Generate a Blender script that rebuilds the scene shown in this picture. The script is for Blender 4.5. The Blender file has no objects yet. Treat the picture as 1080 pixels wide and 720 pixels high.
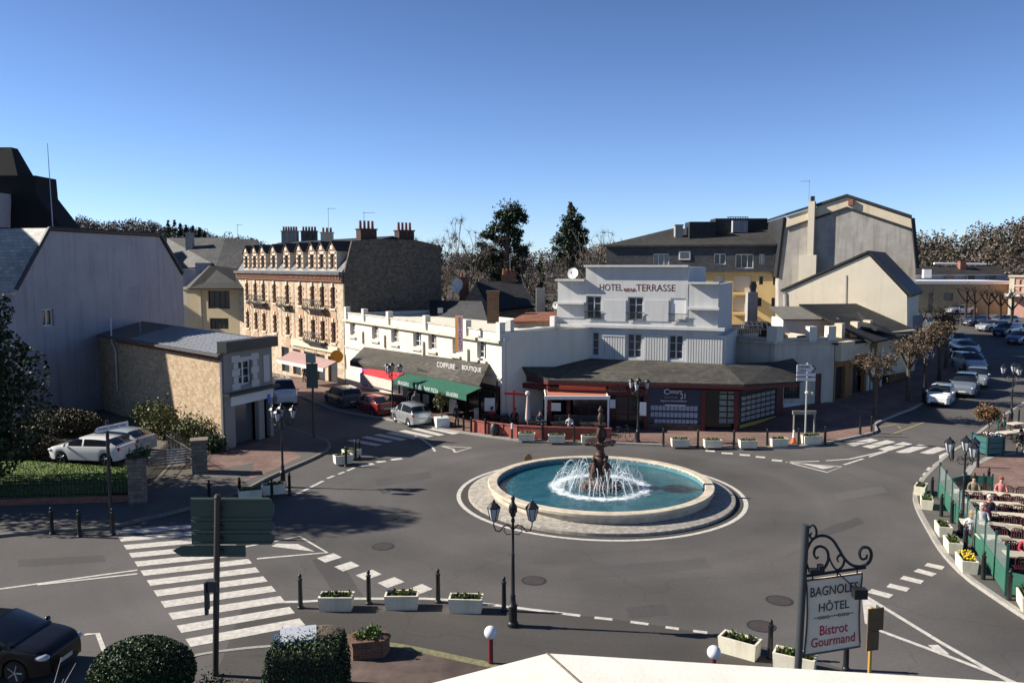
import bpy, bmesh, math, random
from mathutils import Vector, Matrix
R = math.radians
C = bpy.context.scene.collection
scene = bpy.context.scene

# ------------------------------------------------------------------ camera, light, exposure
FOC, PITCH, CAMZ = 870.0, math.atan(80 / 870), 11.0
cam_d = bpy.data.cameras.new("camera")
cam_d.sensor_width = 36.0
cam_d.lens = 36.0 * FOC / 1080.0
cam_d.clip_start, cam_d.clip_end = 0.1, 6000
cam = bpy.data.objects.new("camera", cam_d)
C.objects.link(cam)
cam.location = (0, 0, CAMZ)
cam.rotation_euler = (math.pi / 2 - PITCH, 0, 0)
scene.camera = cam

SUN_EL, SUN_DIR = R(31), Vector((-0.99, 0.11, 0)).normalized()   # SUN_DIR points from the ground towards the sun
world = bpy.data.worlds.new("World")
scene.world = world
world.use_nodes = True
wn = world.node_tree.nodes
sky = wn.new("ShaderNodeTexSky")
sky.sky_type = 'NISHITA'
sky.sun_disc = False
sky.sun_elevation = SUN_EL
sky.sun_rotation = math.atan2(SUN_DIR.x, SUN_DIR.y)
sky.altitude = 100
sky.air_density = 0.75
sky.dust_density = 0.1
sky.ozone_density = 3.0
hsv = wn.new("ShaderNodeMix"); hsv.data_type = 'RGBA'; hsv.blend_type = 'MULTIPLY'; hsv.inputs[0].default_value = 1
hsv.inputs[7].default_value = (0.85, 0.945, 1.16, 1)
# the low sky is paler and brighter than the zenith
w_tc = wn.new("ShaderNodeTexCoord"); w_sep = wn.new("ShaderNodeSeparateXYZ"); w_mr = wn.new("ShaderNodeMapRange"); w_mul = wn.new("ShaderNodeVectorMath")
world.node_tree.links.new(w_tc.outputs["Generated"], w_sep.inputs[0]); world.node_tree.links.new(w_sep.outputs[2], w_mr.inputs[0])
w_mr.interpolation_type = 'SMOOTHSTEP'
w_mr.inputs[1].default_value = 0.0; w_mr.inputs[2].default_value = 0.62; w_mr.inputs[3].default_value = 1.42; w_mr.inputs[4].default_value = 0.74
w_mul.operation = 'SCALE'
world.node_tree.links.new(sky.outputs[0], hsv.inputs[6])
world.node_tree.links.new(hsv.outputs[2], w_mul.inputs[0]); world.node_tree.links.new(w_mr.outputs[0], w_mul.inputs["Scale"])
world.node_tree.links.new(w_mul.outputs[0], wn["Background"].inputs[0])
wn["Background"].inputs[1].default_value = 0.055
sun_d = bpy.data.lights.new("sun", 'SUN')
sun_d.energy = 5.0
sun_d.angle = R(0.5)
sun_d.color = (1.0, 0.93, 0.82)
sun = bpy.data.objects.new("sun", sun_d)
C.objects.link(sun)
sun.location = (-60, 5, 60)
sun.rotation_euler = (-(SUN_DIR * math.cos(SUN_EL) + Vector((0, 0, math.sin(SUN_EL))))).to_track_quat('-Z', 'Y').to_euler()
scene.view_settings.view_transform = 'Standard'
scene.view_settings.look = 'None'
scene.view_settings.gamma = 1.0
scene.view_settings.exposure = 0.9
scene.cycles.max_bounces = 5
scene.cycles.transparent_max_bounces = 12

# ------------------------------------------------------------------ measuring: pixel of the photograph -> point of the place
cp_, sp_ = math.cos(PITCH), math.sin(PITCH)
def sstep(a, b, t):
    t = min(1, max(0, (t - a) / (b - a)))
    return t * t * (3 - 2 * t)
def gz(x, y):                                   # the street on the right climbs gently
    u = max(0.0, y - 47)
    rise = .05 * min(u, 38) + .042 * max(0, min(u - 38, 45))
    return rise * sstep(13, 24, x) - .05 * min(40, max(0, y - 67)) * (1 - sstep(-13, -6, x))
def ray(px, py):
    dx, dy = (px - 540) / FOC, (360 - py) / FOC
    return Vector((dx, cp_ + dy * sp_, -sp_ + dy * cp_))
def G(px, py, z=0.0):                           # on the plane of height z
    d = ray(px, py); t = (z - CAMZ) / d.z
    return Vector((d.x * t, d.y * t, z))
def GS(px, py, h=0.0):                          # on the sloping ground
    z = 0
    for _ in range(12):
        q = G(px, py, z + h); z = gz(q.x, q.y)
    return Vector((q.x, q.y, z + h))
def Pd(px, py, y):                              # at the distance y
    d = ray(px, py); t = y / d.y
    return Vector((d.x * t, y, CAMZ + d.z * t))
def Zat(py, y): return Pd(540, py, y).z
def Xat(px, y, py=340): return Pd(px, py, y).x

# ------------------------------------------------------------------ materials
MATS = {}
def mat(name, col, rough=.8, var=.25, scale=3.0, col2=None, metal=0.0, bump=.0, bscale=None, spec=.4, pattern=None, psize=(1, 1), mortar=None, trans=0.0, alpha=1.0, detail=6, big=.0, bigk=.12):
    if name in MATS: return MATS[name]
    m = bpy.data.materials.new(name); m.use_nodes = True
    nt = m.node_tree; n = nt.nodes; L = nt.links
    b = n["Principled BSDF"]
    b.inputs["Roughness"].default_value = rough
    b.inputs["Metallic"].default_value = metal
    b.inputs["Specular IOR Level"].default_value = spec
    if trans: b.inputs["Transmission Weight"].default_value = trans
    if alpha < 1: b.inputs["Alpha"].default_value = alpha
    tc = n.new("ShaderNodeTexCoord")
    def rgb(c, k=1): return (min(1, c[0] * k), min(1, c[1] * k), min(1, c[2] * k), 1)
    noi = n.new("ShaderNodeTexNoise"); noi.inputs["Scale"].default_value = scale; noi.inputs["Detail"].default_value = detail
    noi.inputs["Roughness"].default_value = .65
    L.new(tc.outputs["Object"], noi.inputs["Vector"])
    ramp = n.new("ShaderNodeValToRGB")
    ramp.color_ramp.elements[0].position = .3; ramp.color_ramp.elements[1].position = .7
    c2 = col2 or tuple(c * (1 - var) for c in col)
    ramp.color_ramp.elements[0].color = rgb(c2)
    ramp.color_ramp.elements[1].color = rgb(col, 1 + (var * .35 if not col2 else 0))
    L.new(noi.outputs["Fac"], ramp.inputs["Fac"])
    out = ramp.outputs["Color"]
    hsrc = noi.outputs["Fac"]
    if pattern:
        br = n.new("ShaderNodeTexBrick")
        br.inputs["Scale"].default_value = 1.0
        br.inputs["Brick Width"].default_value = psize[0]; br.inputs["Row Height"].default_value = psize[1]
        br.inputs["Mortar Size"].default_value = min(psize) * .07
        br.inputs["Bias"].default_value = 0
        L.new(out, br.inputs["Color1"])
        mx0 = n.new("ShaderNodeMix"); mx0.data_type = 'RGBA'; mx0.blend_type = 'MULTIPLY'; mx0.inputs[0].default_value = 1
        L.new(out, mx0.inputs[6]); mx0.inputs[7].default_value = (.62, .6, .58, 1)
        L.new(mx0.outputs[2], br.inputs["Color2"])
        br.inputs["Mortar"].default_value = rgb(mortar or (col[0] * .5, col[1] * .5, col[2] * .5))
        uv = n.new("ShaderNodeUVMap") if pattern == 'uv' else None
        L.new((uv.outputs[0] if uv else tc.outputs["Object"]), br.inputs["Vector"])
        out = br.outputs["Color"]; hsrc = br.outputs["Fac"]
    if big:
        nb = n.new("ShaderNodeTexNoise"); nb.inputs["Scale"].default_value = scale * bigk; nb.inputs["Detail"].default_value = 5
        L.new(tc.outputs["Object"], nb.inputs["Vector"])
        mr = n.new("ShaderNodeMapRange"); mr.inputs[1].default_value = .32; mr.inputs[2].default_value = .68
        mr.inputs[3].default_value = 1 - big; mr.inputs[4].default_value = 1 + big * .5
        L.new(nb.outputs["Fac"], mr.inputs[0])
        mx = n.new("ShaderNodeMix"); mx.data_type = 'RGBA'; mx.blend_type = 'MULTIPLY'; mx.inputs[0].default_value = 1
        L.new(out, mx.inputs[6]); L.new(mr.outputs[0], mx.inputs[7]); out = mx.outputs[2]
    L.new(out, b.inputs["Base Color"])
    if bump:
        bp = n.new("ShaderNodeBump"); bp.inputs["Strength"].default_value = bump; bp.inputs["Distance"].default_value = .03
        if bscale:
            n2 = n.new("ShaderNodeTexNoise"); n2.inputs["Scale"].default_value = bscale; n2.inputs["Detail"].default_value = 4
            L.new(tc.outputs["Object"], n2.inputs["Vector"]); hsrc = n2.outputs["Fac"]
        L.new(hsrc, bp.inputs["Height"]); L.new(bp.outputs[0], b.inputs["Normal"])
    MATS[name] = m
    return m

def asphalt_mat(name, base, patchy=.35):
    m = mat(name, base, .82, .16, 9.0, bump=.25, bscale=60, spec=.3, big=patchy, bigk=.016)
    nt = m.node_tree; n = nt.nodes; L = nt.links; b = n["Principled BSDF"]
    src = b.inputs["Base Color"].links[0].from_socket
    tc = n["Texture Coordinate"]
    # fine aggregate and thin sealed cracks
    nz = n.new("ShaderNodeTexNoise"); nz.inputs["Scale"].default_value = 45; nz.inputs["Detail"].default_value = 3
    L.new(tc.outputs["Object"], nz.inputs["Vector"])
    mr = n.new("ShaderNodeMapRange"); mr.inputs[3].default_value = .78; mr.inputs[4].default_value = 1.22
    L.new(nz.outputs["Fac"], mr.inputs[0])
    warp = n.new("ShaderNodeTexNoise"); warp.inputs["Scale"].default_value = .5; warp.inputs["Detail"].default_value = 6
    L.new(tc.outputs["Object"], warp.inputs["Vector"])
    add = n.new("ShaderNodeVectorMath"); add.operation = 'MULTIPLY_ADD'
    L.new(warp.outputs["Color"], add.inputs[0]); add.inputs[1].default_value = (2.2, 2.2, 0); L.new(tc.outputs["Object"], add.inputs[2])
    vo = n.new("ShaderNodeTexVoronoi"); vo.feature = 'DISTANCE_TO_EDGE'; vo.inputs["Scale"].default_value = .16
    L.new(add.outputs[0], vo.inputs["Vector"])
    cr = n.new("ShaderNodeMapRange"); cr.inputs[1].default_value = 0; cr.inputs[2].default_value = .006; cr.inputs[3].default_value = .84; cr.inputs[4].default_value = 1
    L.new(vo.outputs["Distance"], cr.inputs[0])
    mul = n.new("ShaderNodeMath"); mul.operation = 'MULTIPLY'; L.new(mr.outputs[0], mul.inputs[0]); L.new(cr.outputs[0], mul.inputs[1])
    # polished and darkened lanes left by tyres circling the island
    dist = n.new("ShaderNodeVectorMath"); dist.operation = 'DISTANCE'; L.new(tc.outputs["Object"], dist.inputs[0]); dist.inputs[1].default_value = (4.25, 39.1, 0)
    cmb = n.new("ShaderNodeCombineXYZ"); L.new(dist.outputs["Value"], cmb.inputs[0])
    n1 = n.new("ShaderNodeTexNoise"); n1.inputs["Scale"].default_value = .55; n1.inputs["Detail"].default_value = 6
    wp = n.new("ShaderNodeVectorMath"); wp.operation = 'MULTIPLY_ADD'; L.new(warp.outputs["Color"], wp.inputs[0]) if False else None
    L.new(cmb.outputs[0], n1.inputs["Vector"])
    m1 = n.new("ShaderNodeMapRange"); m1.inputs[1].default_value = .3; m1.inputs[2].default_value = .7; m1.inputs[3].default_value = .86; m1.inputs[4].default_value = 1.10; L.new(n1.outputs["Fac"], m1.inputs[0])
    m2 = n.new("ShaderNodeMath"); m2.operation = 'MULTIPLY'; L.new(mul.outputs[0], m2.inputs[0]); L.new(m1.outputs[0], m2.inputs[1]); mul = m2
    mx = n.new("ShaderNodeMix"); mx.data_type = 'RGBA'; mx.blend_type = 'MULTIPLY'; mx.inputs[0].default_value = 1
    L.new(src, mx.inputs[6]); L.new(mul.outputs[0], mx.inputs[7]); L.new(mx.outputs[2], b.inputs["Base Color"])
    return m

def plain(name, col, rough=.5, metal=0, spec=.5, coat=0, emit=None, alpha=1.0, trans=0.0):
    if name in MATS: return MATS[name]
    m = bpy.data.materials.new(name); m.use_nodes = True
    nt = m.node_tree; b = nt.nodes["Principled BSDF"]
    b.inputs["Base Color"].default_value = (*col, 1); b.inputs["Roughness"].default_value = rough
    b.inputs["Metallic"].default_value = metal; b.inputs["Specular IOR Level"].default_value = spec
    b.inputs["Coat Weight"].default_value = coat; b.inputs["Alpha"].default_value = alpha
    b.inputs["Transmission Weight"].default_value = trans
    nz = nt.nodes.new("ShaderNodeTexNoise"); nz.inputs["Scale"].default_value = 7; nz.inputs["Detail"].default_value = 5
    tc = nt.nodes.new("ShaderNodeTexCoord"); nt.links.new(tc.outputs["Object"], nz.inputs["Vector"])
    mr = nt.nodes.new("ShaderNodeMapRange"); mr.inputs[3].default_value = max(.02, rough - .12); mr.inputs[4].default_value = min(1, rough + .15)
    nt.links.new(nz.outputs["Fac"], mr.inputs[0]); nt.links.new(mr.outputs[0], b.inputs["Roughness"])
    MATS[name] = m
    return m

def leaf_mat(name, c1, c2, scale=.9):
    if name in MATS: return MATS[name]
    m = bpy.data.materials.new(name); m.use_nodes = True
    nt = m.node_tree; n = nt.nodes; L = nt.links; b = n["Principled BSDF"]
    b.inputs["Roughness"].default_value = .55; b.inputs["Specular IOR Level"].default_value = .3
    geo = n.new("ShaderNodeNewGeometry"); tc = n.new("ShaderNodeTexCoord")
    nz = n.new("ShaderNodeTexNoise"); nz.inputs["Scale"].default_value = scale; nz.inputs["Detail"].default_value = 4
    L.new(tc.outputs["Object"], nz.inputs["Vector"])
    ad = n.new("ShaderNodeMath"); ad.operation = 'ADD'; ad.use_clamp = True
    ml = n.new("ShaderNodeMath"); ml.operation = 'MULTIPLY_ADD'; ml.inputs[1].default_value = .8; ml.inputs[2].default_value = -.4
    L.new(geo.outputs["Random Per Island"], ml.inputs[0]); L.new(ml.outputs[0], ad.inputs[0]); L.new(nz.outputs["Fac"], ad.inputs[1])
    rp = n.new("ShaderNodeValToRGB"); rp.color_ramp.elements[0].color = (*c1, 1); rp.color_ramp.elements[1].color = (*c2, 1)
    rp.color_ramp.elements[0].position = .2; rp.color_ramp.elements[1].position = .85
    L.new(ad.outputs[0], rp.inputs[0]); L.new(rp.outputs[0], b.inputs["Base Color"])
    MATS[name] = m
    return m

def wallm(name, col, var=.14, streak=.3, scale=1.2, rough=.9, dirt=(.5, .46, .4), bump=.12):
    """render or painted wall with mottling and rain streaks"""
    if name in MATS: return MATS[name]
    m = mat(name, col, rough, var, scale, bump=bump, bscale=25, spec=.25)
    nt = m.node_tree; n = nt.nodes; L = nt.links; b = n["Principled BSDF"]
    src = b.inputs["Base Color"].links[0].from_socket; tc = n["Texture Coordinate"]
    mp = n.new("ShaderNodeMapping"); mp.inputs["Scale"].default_value = (1.6, 1.6, .12); L.new(tc.outputs["Object"], mp.inputs[0])
    nz = n.new("ShaderNodeTexNoise"); nz.inputs["Scale"].default_value = 1.4; nz.inputs["Detail"].default_value = 7; L.new(mp.outputs[0], nz.inputs["Vector"])
    mr = n.new("ShaderNodeMapRange"); mr.inputs[1].default_value = .5; mr.inputs[2].default_value = .78; mr.inputs[3].default_value = 0; mr.inputs[4].default_value = streak
    L.new(nz.outputs["Fac"], mr.inputs[0])
    mx = n.new("ShaderNodeMix"); mx.data_type = 'RGBA'; mx.blend_type = 'MULTIPLY'
    L.new(mr.outputs[0], mx.inputs[0]); L.new(src, mx.inputs[6]); mx.inputs[7].default_value = (*dirt, 1)
    L.new(mx.outputs[2], b.inputs["Base Color"])
    return m

# ------------------------------------------------------------------ mesh building
class MB:
    def __init__(s): s.v, s.f, s.m, s.uv = [], [], [], {}
    def add(s, vs, fs, m=0):
        o = len(s.v); s.v += [tuple(v) for v in vs]
        for f in fs: s.f.append([o + i for i in f]); s.m.append(m)
    def poly(s, pts, m=0): s.add(pts, [list(range(len(pts)))], m)
    def box(s, c, size, rz=0, m=0, rx=0, ry=0):
        M = Matrix.Translation(c) @ Matrix.Rotation(rz, 4, 'Z') @ Matrix.Rotation(ry, 4, 'Y') @ Matrix.Rotation(rx, 4, 'X')
        a, b, c_ = (k / 2 for k in size)
        vs = [M @ Vector(p) for p in ((-a, -b, -c_), (a, -b, -c_), (a, b, -c_), (-a, b, -c_), (-a, -b, c_), (a, -b, c_), (a, b, c_), (-a, b, c_))]
        s.hexa(vs, m)
    def hexa(s, vs, m=0):
        s.add(vs, [(0, 3, 2, 1), (4, 5, 6, 7), (0, 1, 5, 4), (1, 2, 6, 5), (2, 3, 7, 6), (3, 0, 4, 7)], m)
    def prism(s, poly, z0, z1, m=0):
        n = len(poly)
        if sum(poly[i][0] * poly[(i + 1) % n][1] - poly[(i + 1) % n][0] * poly[i][1] for i in range(n)) < 0: poly = poly[::-1]
        vs = [(p[0], p[1], z0) for p in poly] + [(p[0], p[1], z1) for p in poly]
        s.add(vs, [list(range(n))[::-1], list(range(n, 2 * n))] + [(i, (i + 1) % n, n + (i + 1) % n, n + i) for i in range(n)], m)
    def extrude(s, pts, d, m=0):
        """3D polygon pushed along vector d"""
        n = len(pts); pts = [Vector(p) for p in pts]; d = Vector(d)
        vs = pts + [p + d for p in pts]
        s.add(vs, [list(range(n)), list(range(n, 2 * n))[::-1]] + [(i, n + i, n + (i + 1) % n, (i + 1) % n) for i in range(n)], m)
    def tube(s, path, r, n=8, m=0, caps=True):
        path = [Vector(p) for p in path]; k = len(path)
        rs = r if isinstance(r, (list, tuple)) else [r] * k
        vs = []
        up0 = None
        for i, p in enumerate(path):
            t = (path[min(i + 1, k - 1)] - path[max(i - 1, 0)]).normalized()
            if up0 is None: up0 = Vector((0, 0, 1)) if abs(t.z) < .9 else Vector((1, 0, 0))
            a = t.cross(up0)
            if a.length < 1e-4: a = t.cross(Vector((0, 1, 0)))
            a.normalize(); b = a.cross(t).normalized(); up0 = b
            for j in range(n):
                th = 2 * math.pi * j / n
                vs.append(p + (a * math.cos(th) + b * math.sin(th)) * rs[i])
        fs = [(i * n + j, i * n + (j + 1) % n, (i + 1) * n + (j + 1) % n, (i + 1) * n + j) for i in range(k - 1) for j in range(n)]
        if caps: fs += [list(range(n))[::-1], list(range((k - 1) * n, k * n))]
        s.add(vs, fs, m)
    def lathe(s, prof, n=24, c=(0, 0, 0), m=0, caps=True):
        vs, fs = [], []; k = len(prof)
        for r, z in prof:
            for j in range(n):
                a = 2 * math.pi * j / n
                vs.append((c[0] + r * math.cos(a), c[1] + r * math.sin(a), c[2] + z))
        fs = [(i * n + j, i * n + (j + 1) % n, (i + 1) * n + (j + 1) % n, (i + 1) * n + j) for i in range(k - 1) for j in range(n)]
        if caps and prof[0][0] > 1e-4: fs.append(list(range(n))[::-1])
        if caps and prof[-1][0] > 1e-4: fs.append(list(range((k - 1) * n, k * n)))
        s.add(vs, fs, m)
    def ball(s, c, r, n=10, m=0, sz=(1, 1, 1)):
        k = max(4, n // 2)
        prof = [(r * math.sin(math.pi * i / k), -r * math.cos(math.pi * i / k)) for i in range(k + 1)]
        o = len(s.v)
        s.lathe([(max(p[0], 1e-5), p[1]) for p in prof], n, (0, 0, 0), m)
        for i in range(o, len(s.v)):
            v = s.v[i]; s.v[i] = (c[0] + v[0] * sz[0], c[1] + v[1] * sz[1], c[2] + v[2] * sz[2])
    def leaf(s, c, size, rng, m=0, up=0.0, asp=1.0):
        d = Vector((rng.gauss(0, 1), rng.gauss(0, 1), rng.gauss(0, 1) + up)).normalized()
        a = d.orthogonal().normalized(); a.rotate(Matrix.Rotation(rng.uniform(0, 6.28), 3, d)); b = d.cross(a)
        h = size * .5; w = h * asp; c = Vector(c)
        s.add([c - a * h, c + b * w, c + a * h, c - b * w], [(0, 1, 2, 3)], m)
    def build(s, name, mats=None, parent=None, smooth=None, loc=None, rz=0):
        me = bpy.data.meshes.new(name)
        me.from_pydata(s.v, [], s.f)
        if mats is not None:
            mats = mats if isinstance(mats, (list, tuple)) else [mats]
            for q in mats: me.materials.append(q)
            if len(mats) > 1: me.polygons.foreach_set("material_index", s.m)
        if smooth is not None:
            bm = bmesh.new(); bm.from_mesh(me)
            thr = R(smooth)
            for f in bm.faces: f.smooth = True
            for e in bm.edges:
                if len(e.link_faces) != 2 or e.calc_face_angle(0) > thr: e.smooth = False
            bm.to_mesh(me); bm.free()
        me.update()
        o = bpy.data.objects.new(name, me); C.objects.link(o)
        if parent is not None: o.parent = parent
        if loc is not None: o.location = loc
        if rz: o.rotation_euler.z = rz
        return o

def pieces(mb):
    par = list(range(len(mb.v)))
    def find(i):
        while par[i] != i: par[i] = par[par[i]]; i = par[i]
        return i
    for f in mb.f:
        for i in f[1:]: par[find(i)] = find(f[0])
    g = {}
    for f, m in zip(mb.f, mb.m): g.setdefault(find(f[0]), []).append((f, m))
    out = []
    for fs in g.values():
        b = MB(); ids = {}
        for f, m in fs:
            for i in f:
                if i not in ids: ids[i] = len(b.v); b.v.append(mb.v[i])
            b.f.append([ids[i] for i in f]); b.m.append(m)
        out.append(b)
    return out
def tag(o, label=None, cat=None, group=None, kind=None):
    if label: o["label"] = label
    if cat: o["category"] = cat
    if group: o["group"] = group
    if kind: o["kind"] = kind
    return o
def thing(name, label, cat, loc=(0, 0, 0), rz=0, group=None):
    o = bpy.data.objects.new(name, None); C.objects.link(o)
    o.empty_display_size = .3
    o.location = loc; o.rotation_euler.z = rz
    return tag(o, label, cat, group)
KIDS = {}
def kids(o): return [c for c in bpy.data.objects if c.parent == o]
def copy_tree(o, loc=None, rz=None, label=None, group=None, scale=None, tree=None, swap=None):
    """a copy of a thing with copies of its parts and their sub-parts"""
    tree = tree if tree is not None else make_tree(o)
    r = o.copy(); C.objects.link(r)
    if loc is not None: r.location = loc
    if rz is not None: r.rotation_euler.z = rz
    if scale is not None: r.scale = (scale, scale, scale) if not isinstance(scale, tuple) else scale
    if label: r["label"] = label
    if group: r["group"] = group
    def rec(node, par):
        for ch, sub in node:
            c = ch.copy(); C.objects.link(c); c.parent = par
            if swap and swap.get(ch.name.split('.')[0]):
                c.data = c.data.copy()
                c.data.materials[0] = swap[ch.name.split('.')[0]]
            rec(sub, c)
    rec(tree, r)
    return r
def make_tree(o):
    return [(c, make_tree(c)) for c in kids(o)]

# strips that follow the ground
def resample(pts, n):
    pts = [Vector((p[0], p[1], 0)) for p in pts]
    L = [0]
    for a, b in zip(pts, pts[1:]): L.append(L[-1] + (b - a).length)
    out = []; j = 0
    for i in range(n):
        t = L[-1] * i / (n - 1)
        while j < len(L) - 2 and L[j + 1] < t: j += 1
        out.append(pts[j].lerp(pts[j + 1], (t - L[j]) / max(1e-6, L[j + 1] - L[j])))
    return out
def smooth_poly(pts, n=40):
    """Catmull-Rom through the points"""
    pts = [Vector((p[0], p[1], 0)) for p in pts]
    q = [pts[0] * 2 - pts[1]] + pts + [pts[-1] * 2 - pts[-2]]
    out = []
    for i in range(1, len(q) - 2):
        for k in range(8):
            t = k / 8
            out.append(.5 * ((2 * q[i]) + (q[i + 1] - q[i - 1]) * t + (2 * q[i - 1] - 5 * q[i] + 4 * q[i + 1] - q[i + 2]) * t * t + (3 * q[i] - q[i - 1] - 3 * q[i + 1] + q[i + 2]) * t ** 3))
    out.append(pts[-1])
    return resample(out, n)
def sheet_between(mb, A, B, h, n=30, cross=6, skirt=.3, m=0):
    A, B = resample(A, n), resample(B, n)
    vs = []
    for a, b in zip(A, B):
        for k in range(cross + 1):
            p = a.lerp(b, k / cross); vs.append((p.x, p.y, gz(p.x, p.y) + h))
    w = cross + 1
    fs = []
    flip = ((B[0] - A[0]).cross(A[1] - A[0])).z > 0
    for i in range(n - 1):
        for k in range(cross):
            q = (i * w + k, i * w + k + 1, (i + 1) * w + k + 1, (i + 1) * w + k)
            fs.append(q[::-1] if flip else q)
    mb.add(vs, fs, m)
    if skirt:
        ring = [i * w for i in range(n)] + [(n - 1) * w + k for k in range(1, w)] + [i * w + cross for i in range(n - 2, -1, -1)] + [k for k in range(cross - 1, 0, -1)]
        P = [vs[i] for i in ring]; k = len(P)
        mb.add(P + [(p[0], p[1], p[2] - skirt) for p in P], [(i, (i + 1) % k, k + (i + 1) % k, k + i) for i in range(k)], m)
def kerb(mb, line, w=.16, h=.14, n=None, m=0, drop=.3):
    pts = resample(line, n or max(8, int(sum((Vector(b) - Vector(a)).length for a, b in zip(line, line[1:])) / .8)))
    k = len(pts); vs = []
    for i, p in enumerate(pts):
        t = (pts[min(i + 1, k - 1)] - pts[max(i - 1, 0)]).normalized(); nn = Vector((-t.y, t.x, 0)) * w / 2
        z = gz(p.x, p.y)
        for q, zz in ((p - nn, z - drop), (p - nn, z + h), (p + nn, z + h), (p + nn, z - drop)): vs.append((q.x, q.y, zz))
    fs = []
    for i in range(k - 1):
        for j in range(3): fs.append((i * 4 + j, i * 4 + j + 1, i * 4 + 5 + j, i * 4 + 4 + j))
    fs += [(0, 1, 2, 3), ((k - 1) * 4 + 3, (k - 1) * 4 + 2, (k - 1) * 4 + 1, (k - 1) * 4)]
    mb.add(vs, fs, m)
LAYER = [0]
def stripe(mb, line, w=.12, h=.006, m=0):
    """painted line"""
    LAYER[0] += 1; h += .00025 * (LAYER[0] % 24)
    pts = [Vector((p[0], p[1], 0)) for p in line]
    k = len(pts); vs = []
    for i, p in enumerate(pts):
        t = (pts[min(i + 1, k - 1)] - pts[max(i - 1, 0)]).normalized(); nn = Vector((-t.y, t.x, 0)) * w / 2
        for q in (p - nn, p + nn): vs.append((q.x, q.y, gz(q.x, q.y) + h))
    mb.add(vs, [(2 * i, 2 * i + 2, 2 * i + 3, 2 * i + 1) for i in range(k - 1)], m)
def mark(mb, quad, h=.006): LAYER[0] += 1; h += .00025 * (LAYER[0] % 24); mb.poly([(p.x, p.y, gz(p.x, p.y) + h) for p in quad])

# walls
class Wall:
    """a vertical wall line from a to b; outward normal is to the right of the travel a->b when side=-1"""
    def __init__(s, a, b, face=(0, 0)):
        s.a = Vector((a[0], a[1], 0)); s.b = Vector((b[0], b[1], 0)); s.L = (s.b - s.a).length
        s.u = (s.b - s.a).normalized(); n = Vector((-s.u.y, s.u.x, 0))
        if n.dot(Vector((face[0], face[1], 0)) - s.a) < 0: n = -n
        s.n = n; s.rz = math.atan2(s.u.y, s.u.x)
        s.flip = s.u.cross(Vector((0, 0, 1))).dot(n) < 0
    def p(s, t, o=0, z=0): q = s.a + s.u * t + s.n * o; return Vector((q.x, q.y, z))
    def box(s, mb, t0, t1, o0, o1, z0, z1, m=0):
        mb.hexa([s.p(t0, o0, z0), s.p(t1, o0, z0), s.p(t1, o1, z0), s.p(t0, o1, z0), s.p(t0, o0, z1), s.p(t1, o0, z1), s.p(t1, o1, z1), s.p(t0, o1, z1)] if s.flip else
                [s.p(t0, o1, z0), s.p(t1, o1, z0), s.p(t1, o0, z0), s.p(t0, o0, z0), s.p(t0, o1, z1), s.p(t1, o1, z1), s.p(t1, o0, z1), s.p(t0, o0, z1)], m)
    def t_at(s, px, py=340):
        """where the sight line through pixel column px meets the wall"""
        d = ray(px, py); d = Vector((d.x, d.y, 0))
        # a + u t = d k
        det = s.u.x * (-d.y) + d.x * s.u.y
        return ((-s.a.x) * (-d.y) + d.x * (-s.a.y)) / det
    def y_at(s, px, py=340): return s.p(s.t_at(px, py)).y
    def z_at(s, px, py): return Zat(py, s.y_at(px, py))
    def face(s, mb, t0, t1, z0, z1, holes=(), depth=.18, m=0, mr=None, o=0.0):
        """wall sheet with real openings and their reveals; holes = (t0,t1,z0,z1)"""
        ts = sorted({t0, t1, *[h[0] for h in holes], *[h[1] for h in holes]}); zs = sorted({z0, z1, *[h[2] for h in holes], *[h[3] for h in holes]})
        for i in range(len(ts) - 1):
            for j in range(len(zs) - 1):
                tc, zc = (ts[i] + ts[i + 1]) / 2, (zs[j] + zs[j + 1]) / 2
                if any(h[0] < tc < h[1] and h[2] < zc < h[3] for h in holes): continue
                q = [s.p(ts[i], o, zs[j]), s.p(ts[i + 1], o, zs[j]), s.p(ts[i + 1], o, zs[j + 1]), s.p(ts[i], o, zs[j + 1])]
                mb.poly(q[::-1] if s.flip else q, m)
        mr = m if mr is None else mr
        for h in holes:
            c = [(h[0], h[2]), (h[1], h[2]), (h[1], h[3]), (h[0], h[3])]
            for (ta, za), (tb, zb) in zip(c, c[1:] + c[:1]):
                q = [s.p(ta, o, za), s.p(ta, o - depth, za), s.p(tb, o - depth, zb), s.p(tb, o, zb)]
                mb.poly(q[::-1] if s.flip else q, mr)

def window(parent, w, hole, depth, frame_m, pane_m, cols=2, rows=2, fr=.06, o=0.0, name='window'):
    """frame with glazing bars as a part, its pane as a sub-part"""
    t0, t1, z0, z1 = hole
    f = MB(); e = .003; d0, d1 = o - depth + .0, o - depth + .07
    w.box(f, t0 + e, t0 + fr, d0, d1, z0 + e, z1 - e); w.box(f, t1 - fr, t1 - e, d0, d1, z0 + e, z1 - e)
    w.box(f, t0 + fr, t1 - fr, d0, d1, z0 + e, z0 + fr); w.box(f, t0 + fr, t1 - fr, d0, d1, z1 - fr, z1 - e)
    for i in range(1, cols):
        t = t0 + (t1 - t0) * i / cols; k = fr * (.55 if cols % 2 == 0 and i == cols // 2 else .3)
        w.box(f, t - k, t + k, d0 + .01, d1 - .005, z0 + fr, z1 - fr)
    for i in range(1, rows):
        z = z0 + (z1 - z0) * i / rows
        w.box(f, t0 + fr, t1 - fr, d0 + .012, d1 - .012, z - .018, z + .018)
    fo = f.build(name, frame_m, parent)
    g = MB(); w.box(g, t0 + e * 2, t1 - e * 2, d0 - .03, d0 + .02, z0 + e * 2, z1 - e * 2)
    g.build('pane', pane_m, fo)
    return fo

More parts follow.
